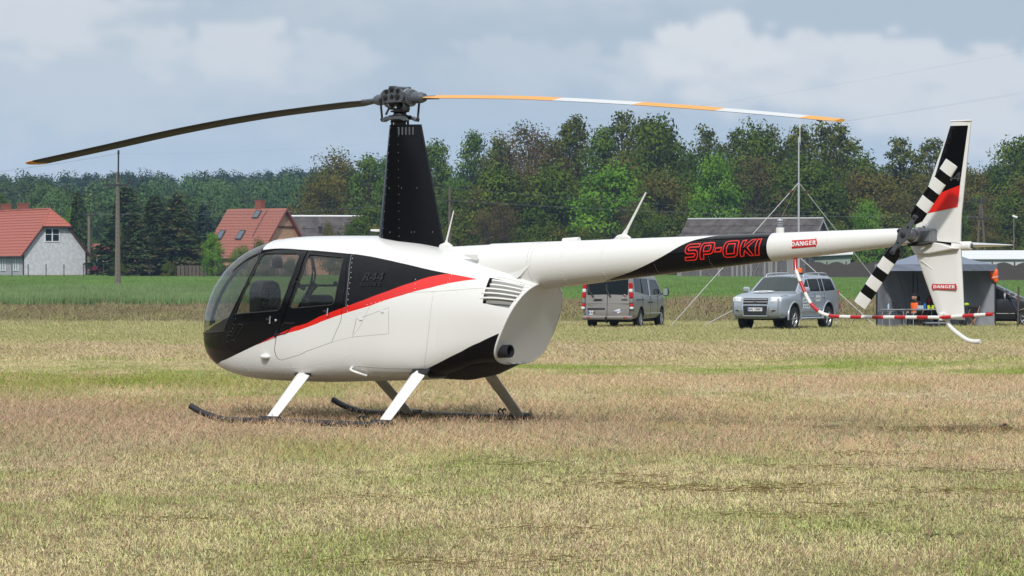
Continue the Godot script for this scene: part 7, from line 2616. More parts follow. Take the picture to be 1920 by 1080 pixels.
func build_boom(H: Node3D, white: Material, black: Material, red: Material, grey: Material, dull: Material, steel: Material, seam_m: Material):
	var swoosh := [[-PI / 2, 2.45], [-1.193, 2.554], [-0.796, 2.833], [-0.312, 3.11], [0.098, 3.29], [0.45, 3.40], [0.859, 3.535], [1.15, 3.67], [PI / 2, 3.76]]
	var fore := []; var dark := []
	var ring_x := 4.335
	for k in 49:
		var a := -PI / 2 + TAU * k / 48.0
		var b := a if a <= PI / 2 else PI - a
		var xs := curve(swoosh, b)
		var fr := PackedVector3Array(); var dk := PackedVector3Array()
		for m in 13: fr.append(boom_at(lerpf(1.15, xs, m / 12.0), a))
		for m in 9: dk.append(boom_at(lerpf(xs, ring_x, m / 8.0), a))
		fore.append(fr); dark.append(dk)
	var bm := MB.new()
	for set_ in [fore]:
		for i in 48:
			for m in 12:
				var a0 := -PI / 2 + TAU * i / 48.0; var a1 := a0 + TAU / 48.0
				var n0 := Vector3(0.038, sin(a0), cos(a0)).normalized(); var n1 := Vector3(0.038, sin(a1), cos(a1)).normalized()
				bm.tri(set_[i][m], set_[i][m + 1], set_[i + 1][m + 1], n0, n0, n1)
				bm.tri(set_[i][m], set_[i + 1][m + 1], set_[i + 1][m], n0, n1, n1)
	var boom := obj("tail_boom", bm, white, H)
	var bk := MB.new()
	for i in 48:
		for m in 8:
			var a0 := -PI / 2 + TAU * i / 48.0; var a1 := a0 + TAU / 48.0
			var n0 := Vector3(0.038, sin(a0), cos(a0)).normalized(); var n1 := Vector3(0.038, sin(a1), cos(a1)).normalized()
			bk.tri(dark[i][m], dark[i][m + 1], dark[i + 1][m + 1], n0, n0, n1)
			bk.tri(dark[i][m], dark[i + 1][m + 1], dark[i + 1][m], n0, n1, n1)
	obj("black_boom_band", bk, black, boom)
	var af := MB.new()
	var pr := []
	for q in [[ring_x, 0.0], [ring_x + 0.004, 0.003], [5.0, 0.003], [5.7, 0.003], [5.80, 0.0], [5.86, -0.02], [5.89, -0.05]]:
		var row := PackedVector3Array()
		for k in 32: row.append(boom_at(q[0], TAU * k / 32.0, q[1]))
		pr.append(row)
	af.grid(pr, true)
	af.face(pr[-1], Vector3.RIGHT)
	obj("aft_boom_section", af, white, boom)
	# rivet rings and joints
	var rv := MB.new()
	for x in [2.1, 2.555, 3.128, 3.72, 4.36, 4.956]:
		for k in 40:
			var a := TAU * k / 40.0
			rv.ball(boom_at(x, a, 0.001), Vector3.ONE * (0.005 if x < 3.0 or x > 4.3 else 0.002), 5, 3)
	for k in 14: rv.ball(boom_at(1.85 + k * 0.05, -0.95, 0.001), Vector3.ONE * 0.0034, 5, 3)
	var ro := obj("rivets", rv, white, boom)
	ro.set_meta("kind", "stuff")
	var jt := MB.new()
	for x in [1.72]:
		var ring := []
		for k in 33: ring.append(boom_at(x - 0.03 * sin(TAU * k / 32.0), TAU * k / 32.0, -0.0015))
		jt.tube(ring, 0.003, 4, false)
	obj("boom_joint", jt, seam_m, boom)
	# fairing that carries the boom into the cowl
	var fa := MB.new()
	var fr2 := []
	for q in [[0.35, 1.735, 0.20, 0.375, 0.3], [0.7, 1.742, 0.225, 0.40, 0.3], [1.1, 1.757, 0.232, 0.38, 0.18], [1.3, 1.766, 0.233, 0.38, 0.10], [1.5, 1.776, 0.233, 0.40, 0.02], [1.63, 1.7795, 0.2315, 0.33, 0.0], [1.75, 1.7835, 0.2290, 0.229, 0.0]]:
		var row := PackedVector3Array()
		for k in 21:
			var a := PI * k / 20.0
			row.append(Vector3(q[0], q[1] - q[3] * (1.0 - sin(a)), cos(a) * q[2] * (1.0 + q[4] * (1.0 - sin(a)))))
		fr2.append(row)
	fa.grid(fr2, false, Vector3(0, 1, 0))
	obj("boom_fairing", fa, white, H)
	for s in [1.0, -1.0]:
		var sc := MB.new()
		sc.prism(pts2([0.0, 0.0, 0.16, -0.055, 0.16, 0.0]), -0.01, 0.022, Transform3D(Basis(), Vector3(0.98, 1.66, 0.245 * s)))
		obj("air_scoop", sc, white, H)
	# aerials and beacon
	for q in [[Vector3(0.56, 1.74, 0), Vector3(0.665, 2.085, 0), 0.010], [Vector3(2.66, 1.81, 0), Vector3(2.925, 2.232, 0), 0.014]]:
		var an := MB.new()
		an.tube([q[0], q[0].lerp(q[1], 0.15), q[0].lerp(q[1], 0.2), q[1]], [q[2] * 2.4, q[2] * 1.6, q[2] * 1.1, q[2] * 0.6], 8, true, 0.45)
		var ao := obj("aerial", an, white, H)
		var ft := MB.new()
		ft.tube([q[0] + Vector3(-0.09, -0.012, 0), q[0] + Vector3(-0.05, 0.0, 0), q[0] + Vector3(0.03, 0.012, 0), q[0] + Vector3(0.09, 0.0, 0)], [0.01, 0.03, 0.035, 0.01], 8, true, 1.0)
		obj("foot", ft, white, ao)
	var hp := MB.new()
	hp.tube([Vector3(1.98, 1.785, 0), Vector3(2.16, 1.795, 0)], [0.03, 0.03], 10)
	obj("boom_access_cap", hp, white, H)
	var be := MB.new()
	be.lathe([[0.038, -0.03], [0.038, 0.03], [0.034, 0.035], [0.0, 0.035]], 14, Transform3D(Basis(), Vector3(4.40, 1.86, 0)))
	var beo := obj("beacon_mount", be, white, H)
	var bl := MB.new()
	bl.lathe([[0.028, 0.0], [0.028, 0.065], [0.024, 0.078], [0.0, 0.08]], 14, Transform3D(Basis(), Vector3(4.40, 1.896, 0)))
	obj("beacon_lens", bl, mat("beacon_clear", 0.35, 0.36, 0.4, 0.2), beo)
	for k in 3:
		var br := MB.new()
		br.lathe([[0.0295, 0.0], [0.0295, 0.008], [0.028, 0.008]], 14, Transform3D(Basis(), Vector3(4.40, 1.906 + k * 0.02, 0)))
		obj("beacon_rib", br, grey, beo)
	# registration as outlined letters wrapped on the boom
	var reg := func(p: Vector2, w: float) -> Vector3:
		var x := p.x; var r := boom_r(x)
		var y := p.y - 0.068
		return boom_at(x, y / r + 0.02, 0.003 + w * 0.02)
	var glyphs := {
		"letter_s": [[440, 235, 250, 248, 210, 275, 190, 320, 185, 360, 195, 390, 225, 407, 345, 398, 366, 412, 355, 440, 335, 455, 185, 465, 180, 515, 340, 508, 380, 490, 402, 455, 412, 410, 405, 370, 375, 345, 250, 352, 236, 335, 248, 308, 275, 298, 425, 292]],
		"letter_p": [[500, 228, 670, 215, 700, 225, 710, 255, 700, 330, 680, 380, 640, 403, 520, 412, 512, 490, 450, 495, 453, 400, 470, 280], [540, 272, 645, 265, 640, 335, 620, 358, 515, 368, 524, 300]],
		"hyphen": [[735, 310, 840, 300, 828, 362, 720, 372]],
		"letter_o": [[950, 192, 1100, 180, 1130, 192, 1140, 225, 1125, 370, 1105, 420, 1060, 447, 920, 460, 880, 440, 867, 400, 870, 340, 885, 250, 910, 208], [955, 240, 1080, 235, 1065, 390, 925, 405, 932, 300]],
		"letter_k": [[1205, 182, 1265, 172, 1240, 285, 1360, 165, 1440, 155, 1300, 295, 1400, 425, 1335, 428, 1250, 345, 1225, 435, 1165, 440, 1176, 300]],
		"letter_i": [[1470, 155, 1530, 150, 1510, 290, 1495, 415, 1430, 422, 1442, 300]]}
	for nm in glyphs:
		var gb := MB.new()
		for loop in glyphs[nm]:
			var q := PackedVector2Array()
			for i in range(0, loop.size(), 2):
				var cx: float = loop[i]; var cyy: float = loop[i + 1]
				q.append(Vector2(3.47 + (cx - 180.0) * 0.000594, (515.0 - 0.0776 * (cx - 190.0) - cyy) / 268.0 * 0.152))
			strokes(gb, q, 0.0055, reg)
		obj(nm, gb, red, boom)
	# danger arrows
	var dred := mat("warning_red", 0.55, 0.02, 0.03, 0.4)
	var dwh := mat("warning_white", 0.85, 0.85, 0.85, 0.4)
	var plate := MB.new()
	var on_boom := func(u: float, v: float, w: float) -> Vector3: return boom_at(4.735 + u, (v + 0.006) / boom_r(4.735), 0.006 + w)
	for m in 12:
		var u0 := -0.135 + m * 0.022; var u1 := u0 + 0.022
		var h0 := 0.034 if m < 11 else 0.052; var h1 := 0.034 if m < 11 else 0.0
		for e in 6:
			var va := lerpf(-1, 1, e / 6.0); var vb := lerpf(-1, 1, (e + 1) / 6.0)
			plate.quad(on_boom.call(u0, va * h0, 0.0), on_boom.call(u1, va * h1, 0.0), on_boom.call(u1, vb * h1, 0.0), on_boom.call(u0, vb * h0, 0.0), Vector3(0, 0, 1))
	var da := obj("danger_arrow", plate, dred, H)
	var on_boom2 := func(u: float, v: float, w: float) -> Vector3: return on_boom.call(u - 0.012, v, w + 0.002)
	obj("danger_lettering", lettering("DANGER", 0.037, on_boom2, dwh, true, 1.25), dwh, da)

	# fins
	var fin := MB.new()
	fin_slab(fin, [[5.79, 1.79, 6.262, 1.745], [5.83, 1.985, 6.272, 1.985], [6.17, 2.80, 6.368, 2.808]], [0.036, 0.03, 0.02])
	var fo := obj("upper_fin", fin, white, H)
	for s in [1.0, -1.0]:
		var z := 0.0035
		var fb := MB.new()
		fin_patch(fb, [5.99, 2.24, 6.265, 2.252, 6.345, 2.77, 6.168, 2.77], s, z)
		fin_patch(fb, [5.935, 2.14, 6.267, 2.252, 5.99, 2.24], s, z)
		obj("black_fin_panel", fb, black, fo)
		var fr := MB.new()
		fin_patch(fr, [5.865, 1.995, 6.243, 2.062, 6.267, 2.252, 5.935, 2.14], s, z)
		obj("red_fin_stripe", fr, red, fo)
		if s > 0:
			var nm := mat("fin_print", 0.05, 0.05, 0.055, 0.45)
			var ff := func(u: float, v: float, w: float) -> Vector3: return Vector3(6.17 + u + v * 0.2, 2.325 + v, s * (fin_half(6.17, 2.3) + 0.007 + w))
			obj("model_name", lettering("R44", 0.075, ff, nm, true, 1.2), nm, fo)
	var cap := MB.new()
	cap.box(Vector3(6.27, 2.812, 0), Vector3(0.205, 0.012, 0.045), 0.005)
	obj("fin_cap", cap, white, fo)
	var low := MB.new()
	fin_slab(low, [[6.05, 1.085, 6.303, 1.078], [5.80, 1.69, 6.268, 1.70]], [0.022, 0.034])
	var lo := obj("lower_fin", low, white, H)
	var rb := MB.new()
	for q in [[5.90, 1.95, 5.99, 1.77], [5.93, 1.93, 6.06, 1.77], [5.88, 1.6, 6.0, 1.52]]:
		rb.tube([Vector3(q[0], q[1], fin_half(q[0], q[1]) + 0.001), Vector3(q[2], q[3], fin_half(q[2], q[3]) + 0.001)], 0.004, 5)
	obj("fin_stiffener", rb, white, fo)
	# danger plate on the lower fin
	var dp := MB.new()
	var fz := 0.034
	dp.prism(pts2([-0.128, 0.0, -0.113, 0.03, -0.105, 0.024, 0.105, 0.024, 0.113, 0.03, 0.128, 0.0, 0.113, -0.03, 0.105, -0.024, -0.105, -0.024, -0.113, -0.03]), 0.0, 0.002, Transform3D(Basis(), Vector3(6.12, 1.366, fz)))
	var dpo := obj("danger_plate", dp, dred, lo)
	var fl := func(u: float, v: float, w: float) -> Vector3: return Vector3(6.12 + u, 1.366 + v, fz + 0.004 + w)
	obj("danger_lettering", lettering("DANGER", 0.028, fl, dwh, true, 1.4), dwh, dpo)
	# tail plane on the far side
	var tp := MB.new()
	var tr := []
	for z in [0.02, -0.2, -0.9, -1.0]:
		var row := PackedVector3Array()
		var ch := 0.36 if z > -0.95 else 0.30
		var th := lerpf(0.036, 0.012, -z)
		for k in 18:
			var a := TAU * k / 18.0
			row.append(Vector3(5.93 + ch * (0.5 - 0.5 * cos(a)), 1.735 + sin(a) * th * (1.2 - 0.6 * (0.5 - 0.5 * cos(a))), z))
		tr.append(row)
	tp.grid(tr, true)
	tp.face(tr[-1], Vector3(0, 0, -1))
	obj("tail_plane", tp, white, H)
	var tl := MB.new()
	tl.lathe([[0.04, -0.12], [0.04, 0.05], [0.032, 0.062], [0.0, 0.064]], 16, Transform3D(Basis(Vector3(0, 0, 1), -PI / 2), Vector3(6.30, 1.722, -0.02)))
	var tlo := obj("tail_light", tl, white, H)
	var tll := MB.new()
	tll.ball(Vector3(6.364, 1.722, -0.02), Vector3(0.012, 0.024, 0.024), 10, 6)
	obj("tail_light_lens", tll, mat("lens_dark", 0.08, 0.09, 0.11, 0.15), tlo)
	# gearbox cradle
	var cr := MB.new()
	cr.prism(pts2([5.80, 1.72, 5.84, 1.655, 5.98, 1.655, 6.26, 1.70, 6.10, 1.745, 5.86, 1.775]), -0.06, 0.075, Transform3D(), 0.008)
	obj("gearbox_cradle", cr, white, H)
	var gx := MB.new()
	gx.lathe([[0.0, -0.02], [0.07, -0.02], [0.075, 0.0], [0.075, 0.09], [0.055, 0.11], [0.05, 0.16], [0.062, 0.165], [0.062, 0.185], [0.045, 0.19], [0.035, 0.23], [0.035, 0.30]], 18, Transform3D(Basis(Vector3(1, 0, 0), PI / 2), Vector3(5.90, 1.815, 0.02)))
	gx.box(Vector3(5.965, 1.81, 0.07), Vector3(0.16, 0.13, 0.12), 0.02)
	gx.tube([Vector3(5.80, 1.80, 0.03), Vector3(5.90, 1.81, 0.03)], 0.06, 12)
	var gxo := obj("tail_gearbox", gx, mat("gearbox_grey", 0.20, 0.21, 0.23, 0.4, 0.2), H)
	for q in [[5.96, 1.885, 0.1], [5.92, 1.89, 0.05], [6.02, 1.86, 0.12]]:
		var bo := MB.new()
		bo.tube([Vector3(q[0], q[1] - 0.02, q[2]), Vector3(q[0], q[1] + 0.012, q[2])], 0.011, 6)
		obj("bolt", bo, steel, gxo)
	var arm := MB.new()
	arm.tube([Vector3(5.83, 1.735, 0.16), Vector3(5.96, 1.74, 0.15), Vector3(6.03, 1.755, 0.10)], 0.016, 6)
	arm.tube([Vector3(5.88, 1.735, 0.10), Vector3(5.87, 1.79, 0.26)], 0.014, 6)
	obj("pitch_lever", arm, dull, gxo)
	# tail rotor
	var C := Vector3(5.905, 1.82, 0.34)
	var dir := Vector3(0.6, 0.8, 0).normalized()
	var across := Vector3(0.8, -0.6, 0)
	var hub := MB.new()
	var hb := Basis(dir, across, Vector3(0, 0, 1))
	hub.prism(pts2([-0.20, -0.022, -0.15, -0.018, -0.07, -0.028, -0.03, -0.05, 0.03, -0.05, 0.07, -0.028, 0.15, -0.018, 0.20, -0.022, 0.21, 0.0, 0.20, 0.022, 0.15, 0.018, 0.07, 0.028, 0.03, 0.045, -0.03, 0.045, -0.07, 0.028, -0.15, 0.018, -0.20, 0.022, -0.21, 0.0]), 0.0, 0.03, Transform3D(hb, C), 0.006)
	hub.box(C + across * -0.055 + Vector3(0, 0, 0.015), Vector3(0.05, 0.04, 0.026), 0.008, hb)
	var tro := obj("tail_rotor", hub, grey, H)
	for q in [[0.0, 0.0, 0.024], [0.185, 0.0, 0.013], [-0.185, 0.0, 0.013], [0.085, 0.0, 0.008], [-0.085, 0.0, 0.008], [0.0, -0.06, 0.009]]:
		var bo := MB.new()
		bo.lathe([[q[2], 0.0], [q[2], 0.014], [q[2] * 0.7, 0.018], [0.0, 0.018]], 12, Transform3D(Basis(Vector3(1, 0, 0), PI / 2), C + dir * q[0] + across * q[1] + Vector3(0, 0, 0.029)))
		obj("hub_bolt", bo, dull, tro)
	for s in [1.0, -1.0]:
		var pitch := Basis(dir * s, 0.16 * s)
		var bbs: Basis = pitch * Basis(dir * s, across * s, Vector3(0, 0, 1))
		var bands := [[0.13, 0.275, 0], [0.275, 0.385, 1], [0.385, 0.475, 0], [0.475, 0.58, 1], [0.58, 0.665, 0], [0.665, 0.77, 1]]
		var bn := node("tail_rotor_blade", tro)
		for q in bands:
			var b := MB.new()
			var rr := []
			var ra: float = q[0]
			while true:
				var ch := 0.066 if ra > 0.19 else lerpf(0.03, 0.066, (ra - 0.13) / 0.06)
				if ra > 0.765: ch = 0.064
				var row := PackedVector3Array()
				for k in 16:
					var a := TAU * k / 16.0
					row.append(C + Vector3(0, 0, -0.008) + bbs * Vector3(ra, ch * cos(a) * 0.98, sin(a) * 0.011 * (1.0 + 0.4 * cos(a))))
				rr.append(row)
				if ra >= q[1] - 1e-6: break
				ra = minf(ra + 0.03, q[1])
			b.grid(rr, true)
			if q[0] < 0.14: b.face(rr[0], -dir * s)
			if q[1] > 0.76: b.face(rr[-1], dir * s)
			obj("white_band" if q[2] == 1 else "black_band", b, white if q[2] == 1 else black, bn)
	# guard tube in red and white
	var tube_red := mat("guard_red", 0.50, 0.012, 0.018, 0.3, 0.0, 0.4)
	var g := node("tail_rotor_guard", H)
	var path := smooth_path([Vector3(4.575, 1.62, 0.02), Vector3(4.604, 1.51, 0.05), Vector3(4.689, 1.34, 0.06), Vector3(4.756, 1.225, 0.06), Vector3(4.846, 1.145, 0.06), Vector3(4.95, 1.108, 0.06), Vector3(5.1, 1.097, 0.06), Vector3(5.45, 1.097, 0.06), Vector3(6.0, 1.098, 0.06), Vector3(6.16, 1.102, 0.055), Vector3(6.38, 1.117, 0.05), Vector3(6.61, 1.131, 0.05)], 10)
	var marks := [1.0, 1.51, 1.423, 1.328, 1.247, 1.178]
	var len := 0.0
	var total := 0.0
	for i in path.size() - 1: total += path[i].distance_to(path[i + 1])
	var band := 0
	var seg: Array = [path[0]]
	var acc := 0.0
	var cuts := []
	var lens := [0.115]
	for k in 30: cuts.append(0.115 + 0.1135 * k)
	var ci := 0
	for i in path.size() - 1:
		var p: Vector3 = path[i]
		var e: float = p.distance_to(path[i + 1])
		while ci < cuts.size() and cuts[ci] < acc + e:
			var x: Vector3 = p.lerp(path[i + 1], (cuts[ci] - acc) / e)
			seg.append(x)
			var tb := MB.new()
			if seg.size() > 1: tb.tube(seg, 0.0165, 10)
			obj("red_band" if band % 2 == 0 else "white_band", tb, tube_red if band % 2 == 0 else white, g)
			band += 1
			seg = [x]
			ci += 1
		seg.append(path[i + 1])
		acc += e
	var tb := MB.new()
	tb.tube(seg, 0.0165, 10)
	obj("red_band", tb, tube_red, g)
	var cl := MB.new()
	cl.box(Vector3(6.10, 1.105, 0.03), Vector3(0.035, 0.075, 0.08), 0.01)
	obj("guard_clamp", cl, white, g)
	var sg := MB.new()
	sg.tube(smooth_path([Vector3(6.13, 1.09, 0), Vector3(6.14, 1.05, 0), Vector3(6.18, 1.0, 0), Vector3(6.30, 0.92, 0), Vector3(6.38, 0.893, 0), Vector3(6.46, 0.893, 0)]), 0.02, 10)
	obj("tail_skid", sg, white, H)

func fin_half(x: float, y: float) -> float:
	# half thickness of the upper fin at a point
	var lead := curve([[1.70, 5.78], [1.985, 5.83], [2.80, 6.17]], y)
	var trail := curve([[1.70, 6.26], [1.985, 6.272], [2.80, 6.368]], y)
	var th := curve([[1.70, 0.036], [1.985, 0.030], [2.80, 0.020]], y)
	var f := clampf((x - lead) / (trail - lead), 0.0, 1.0)
	return th * fin_section(f)

func fin_section(f: float) -> float:
	return minf(sqrt(maxf(f, 0.0) * 4.0), 1.0) * lerpf(1.0, 0.35, clampf((f - 0.25) / 0.75, 0.0, 1.0))

func fin_slab(b: MB, levels: Array, th: Array):
	var rr := []
	for i in levels.size():
		var l: Array = levels[i]
		var row := PackedVector3Array()
		for k in 13:
			var f := pow(k / 12.0, 1.6)
			row.append(Vector3(lerpf(l[0], l[2], f), lerpf(l[1], l[3], f), th[i] * fin_section(f)))
		for k in range(12, 0, -1):
			var f := pow(k / 12.0, 1.6)
			row.append(Vector3(lerpf(l[0], l[2], f), lerpf(l[1], l[3], f), -th[i] * fin_section(f)))
		rr.append(row)
	b.grid(rr, true)
	b.face(rr[0], Vector3.DOWN)
	b.face(rr[-1], Vector3.UP)

func fin_patch(b: MB, outline: Array, s: float, off: float):
	var poly := pts2(outline)
	for i in 24:
		for j in 34:
			var x0 := 5.78 + i * 0.026; var y0 := 1.96 + j * 0.026
			var cell := PackedVector2Array([Vector2(x0, y0), Vector2(x0 + 0.026, y0), Vector2(x0 + 0.026, y0 + 0.026), Vector2(x0, y0 + 0.026)])
			for q in Geometry2D.intersect_polygons(cell, poly):
				var id := Geometry2D.triangulate_polygon(q)
				var P := []
				for p in q: P.append(Vector3(p.x, p.y, s * (fin_half(p.x, p.y) + off)))
				for k in range(0, id.size(), 3): b.flat(P[id[k]], P[id[k + 1]], P[id[k + 2]], Vector3(0, 0, s))

func build_rotor(H: Node3D, black: Material, grey: Material, dull: Material, steel: Material, amber: Material, white: Material):
	# mast fairing: aerofoil plan, tapering upwards
	var mf := MB.new()
	var plan := [[0.0, 0.0], [0.015, 0.30], [0.06, 0.62], [0.13, 0.85], [0.17, 0.93], [0.42, 1.0], [0.46, 0.985], [1.0, 0.10]]
	var rr := []
	for lv in 13:
		var lf := lv / 12.0
		var q := [lerpf(-0.27, -0.098, lf), lerpf(0.579, 0.262, lf), lerpf(0.1513, 0.110, lf), lerpf(1.60, 2.93, lf)]
		var row := PackedVector3Array()
		for p in plan: row.append(Vector3(lerpf(q[0], q[1], p[0]), q[3], q[2] * p[1]))
		for i in range(plan.size() - 1, 0, -1): row.append(Vector3(lerpf(q[0], q[1], plan[i][0]), q[3], -q[2] * plan[i][1]))
		rr.append(row)
	var c: int = rr[0].size()
	for j in c:
		var k := (j + 1) % c
		var strip := []
		for i in rr.size(): strip.append(PackedVector3Array([rr[i][j], rr[i][k]]))
		mf.grid(strip, false, (rr[6][j] + rr[6][k]) * 0.5 - Vector3(0.1, rr[6][0].y, 0))
	mf.face(rr[-1], Vector3.UP)
	var mo := obj("mast_fairing", mf, black, H)
	for k in 5:
		var x := 0.075 + k * 0.032
		var yy := 2.865
		var sb := MB.new()
		var f := (x + 0.107) / (0.276 + 0.107)
		var zz := 0.113 * lerpf(0.985, 0.10, clampf((f - 0.46) / 0.54, 0, 1)) + 0.003
		sb.box(Vector3(x, yy, zz), Vector3(0.016, 0.075, 0.008), 0.003, Basis(Vector3(0, 1, 0), 0.42))
		obj("vent_slot", sb, grey, mo)
	var rv := MB.new()
	for s in [1.0, -1.0]:
		for k in 15:
			var f := k / 14.0
			for fr in [0.17, 0.45]:
				rv.ball(Vector3(lerpf(lerpf(-0.252, 0.545, fr), lerpf(-0.098, 0.262, fr), f), lerpf(1.76, 2.90, f), s * lerpf(0.147, 0.110, f) * (0.93 if fr < 0.3 else 0.99)), Vector3.ONE * 0.0034, 5, 3)
		for q in [[0.3, 0.12], [0.62, 0.12], [0.66, 0.12], [0.9, 0.12], [0.25, 0.48], [0.5, 0.48], [0.75, 0.48]]:
			var z := lerpf(0.147, 0.110, q[1]) * (1.0 if q[0] < 0.46 else lerpf(0.985, 0.10, (q[0] - 0.46) / 0.54))
			rv.ball(Vector3(lerpf(lerpf(-0.252, 0.545, q[0]), lerpf(-0.098, 0.262, q[0]), q[1]), lerpf(1.74, 2.93, q[1]), s * z), Vector3.ONE * 0.0045, 5, 3)
	var ro := obj("rivets", rv, steel, mo)
	ro.set_meta("kind", "stuff")
	var pt := MB.new()
	pt.tube([Vector3(-0.23, 1.9, -0.02), Vector3(-0.38, 1.905, -0.02)], [0.014, 0.010], 8)
	obj("air_probe", pt, white, H)
	var lm := MB.new()
	lm.ball(Vector3(0.1, 1.755, 0.21), Vector3(0.05, 0.016, 0.03), 10, 6)
	obj("roof_lamp", lm, white, H)
	# mast, swashplate
	var ms := MB.new()
	ms.lathe([[0.036, 2.9], [0.036, 3.16]], 16)
	ms.lathe([[0.06, 2.93], [0.06, 2.97], [0.045, 2.975]], 18)
	obj("rotor_mast", ms, dull, H)
	var sw := MB.new()
	sw.lathe([[0.05, 2.955], [0.085, 2.965], [0.095, 2.985], [0.07, 2.99], [0.11, 3.005], [0.115, 3.022], [0.07, 3.028], [0.06, 3.05], [0.09, 3.056], [0.095, 3.068], [0.06, 3.075], [0.04, 3.09]], 22)
	var swo := obj("swashplate", sw, dull, H)
	var ar := MB.new()
	ar.prism(pts2([-0.155, -0.022, -0.10, 0.018, 0.10, 0.018, 0.155, -0.022, 0.15, -0.034, 0.09, -0.012, -0.09, -0.012, -0.15, -0.034]), -0.035, 0.035, Transform3D(Basis(Vector3.UP, -0.05), Vector3(0.0, 2.995, 0.075)), 0.004)
	ar.prism(pts2([-0.155, -0.022, -0.10, 0.018, 0.10, 0.018, 0.155, -0.022, 0.15, -0.034, 0.09, -0.012, -0.09, -0.012, -0.15, -0.034]), -0.03, 0.03, Transform3D(Basis(Vector3.UP, 0.05), Vector3(0.0, 2.995, -0.075)), 0.004)
	obj("swashplate_arm", ar, grey, swo)
	for q in [[-0.075, 0.03], [0.055, 0.05], [0.06, -0.05]]:
		var rod := MB.new()
		rod.tube([Vector3(q[0], 2.88, q[1]), Vector3(q[0], 2.97, q[1])], 0.012, 7)
		obj("control_rod", rod, dull, swo)
	var sc := MB.new()
	sc.tube([Vector3(0.03, 3.085, 0.03), Vector3(0.10, 3.085, 0.06)], 0.014, 7)
	sc.lathe([[0.026, -0.03], [0.03, 0.0], [0.03, 0.03], [0.0, 0.035]], 12, Transform3D(Basis(Vector3(1, 0, 0), PI / 2), Vector3(0.125, 3.085, 0.06)))
	obj("scissor_link", sc, dull, swo)
	sc = MB.new()
	sc.tube([Vector3(-0.03, 3.085, 0.03), Vector3(-0.10, 3.09, 0.05), Vector3(-0.12, 3.03, 0.07)], 0.012, 7)
	obj("scissor_link", sc, dull, swo)
	# hub
	var hu := MB.new()
	hu.prism(pts2([-0.115, 3.147, 0.115, 3.147, 0.14, 3.20, 0.14, 3.24, 0.10, 3.272, 0.048, 3.275, 0.036, 3.306, -0.036, 3.306, -0.048, 3.275, -0.10, 3.272, -0.14, 3.24, -0.14, 3.20]), 0.10, 0.125, Transform3D(), 0.005)
	hu.prism(pts2([-0.115, 3.147, 0.115, 3.147, 0.14, 3.20, 0.14, 3.24, 0.10, 3.272, 0.048, 3.275, 0.036, 3.306, -0.036, 3.306, -0.048, 3.275, -0.10, 3.272, -0.14, 3.24, -0.14, 3.20]), -0.125, -0.10, Transform3D(), 0.005)
	hu.box(Vector3(0, 3.278, 0), Vector3(0.09, 0.05, 0.2), 0.012)
	hu.box(Vector3(0, 3.175, 0), Vector3(0.14, 0.05, 0.2), 0.01)
	var ho := obj("rotor_hub", hu, grey, H)
	for q in [[0.0, 3.275, 0.026], [-0.08, 3.195, 0.026], [0.07, 3.20, 0.028]]:
		for s in [1.0, -1.0]:
			var bo := MB.new()
			bo.lathe([[q[2], 0.0], [q[2], 0.012], [q[2] * 0.7, 0.014], [q[2] * 0.65, 0.03], [0.0, 0.03]], 12, Transform3D(Basis(Vector3(1, 0, 0), PI / 2 * s), Vector3(q[0], q[1], 0.124 * s)))
			obj("hub_bolt", bo, dull, ho)
	for q in [[-0.07, 3.252], [0.072, 3.254], [0.0, 3.198]]:
		for s in [1.0, -1.0]:
			var hl := MB.new()
			hl.lathe([[0.024, 0.0], [0.024, 0.003], [0.0, 0.003]], 14, Transform3D(Basis(Vector3(1, 0, 0), PI / 2 * s), Vector3(q[0], q[1], 0.124 * s)))
			obj("hub_opening", hl, mat("hole_black", 0.004, 0.004, 0.004, 0.9), ho)
	# blade grips
	var droop_aft := [[0.0, 3.18], [0.3, 3.192], [1.37, 3.160], [1.97, 3.125], [2.89, 3.057], [3.8, 2.977], [4.7, 2.886], [5.14, 2.836]]
	var droop_fore := [[0.0, 3.18], [0.3, 3.173], [1.54, 3.096], [2.25, 3.028], [3.02, 2.935], [3.92, 2.806], [5.14, 2.636]]
	for s in [1.0, -1.0]:
		var dr: Array = droop_aft if s > 0 else droop_fore
		var gr := MB.new()
		var tilt := -0.02 if s > 0 else -0.05
		var gx := Transform3D(Basis(Vector3(0, 0, 1), (-PI / 2 + tilt) if s > 0 else (PI / 2 - tilt)), Vector3(0, 3.195, 0))
		gr.lathe([[0.05, 0.04], [0.072, 0.07], [0.088, 0.10], [0.088, 0.145], [0.072, 0.15], [0.072, 0.165], [0.056, 0.17], [0.054, 0.27], [0.04, 0.31], [0.0, 0.315]], 24, gx)
		gr.box(gx * Vector3(0, 0.36, 0), Vector3(0.035, 0.22, 0.09), 0.012, gx.basis)
		var go := obj("blade_grip", gr, grey, H)
		for k in 22:
			var a := TAU * k / 22.0
			var bo := MB.new()
			var p := gx * Vector3(cos(a) * 0.079, 0.146, sin(a) * 0.079)
			bo.tube([p, p + gx.basis * Vector3(0, 0.014, 0)], 0.007, 6)
			obj("grip_bolt", bo, steel, go)
		var rg := MB.new()
		rg.lathe([[0.087, 0.092], [0.091, 0.096], [0.091, 0.102], [0.087, 0.106]], 24, gx)
		obj("grip_ring", rg, steel, go)
		var pl := MB.new()
		var horn := Vector3(0.14 * s, 3.18, -0.13 * s)
		pl.tube([Vector3(0.15 * s, 2.985, -0.09 * s), horn], 0.011, 8)
		pl.ball(horn, Vector3.ONE * 0.02, 8, 6)
		pl.ball(Vector3(0.15 * s, 2.985, -0.09 * s), Vector3.ONE * 0.02, 8, 6)
		obj("pitch_link", pl, dull, go)
		var hn := MB.new()
		hn.tube([Vector3(0.2 * s, 3.18, -0.06 * s), Vector3(0.15 * s, 3.185, -0.135 * s)], 0.02, 7)
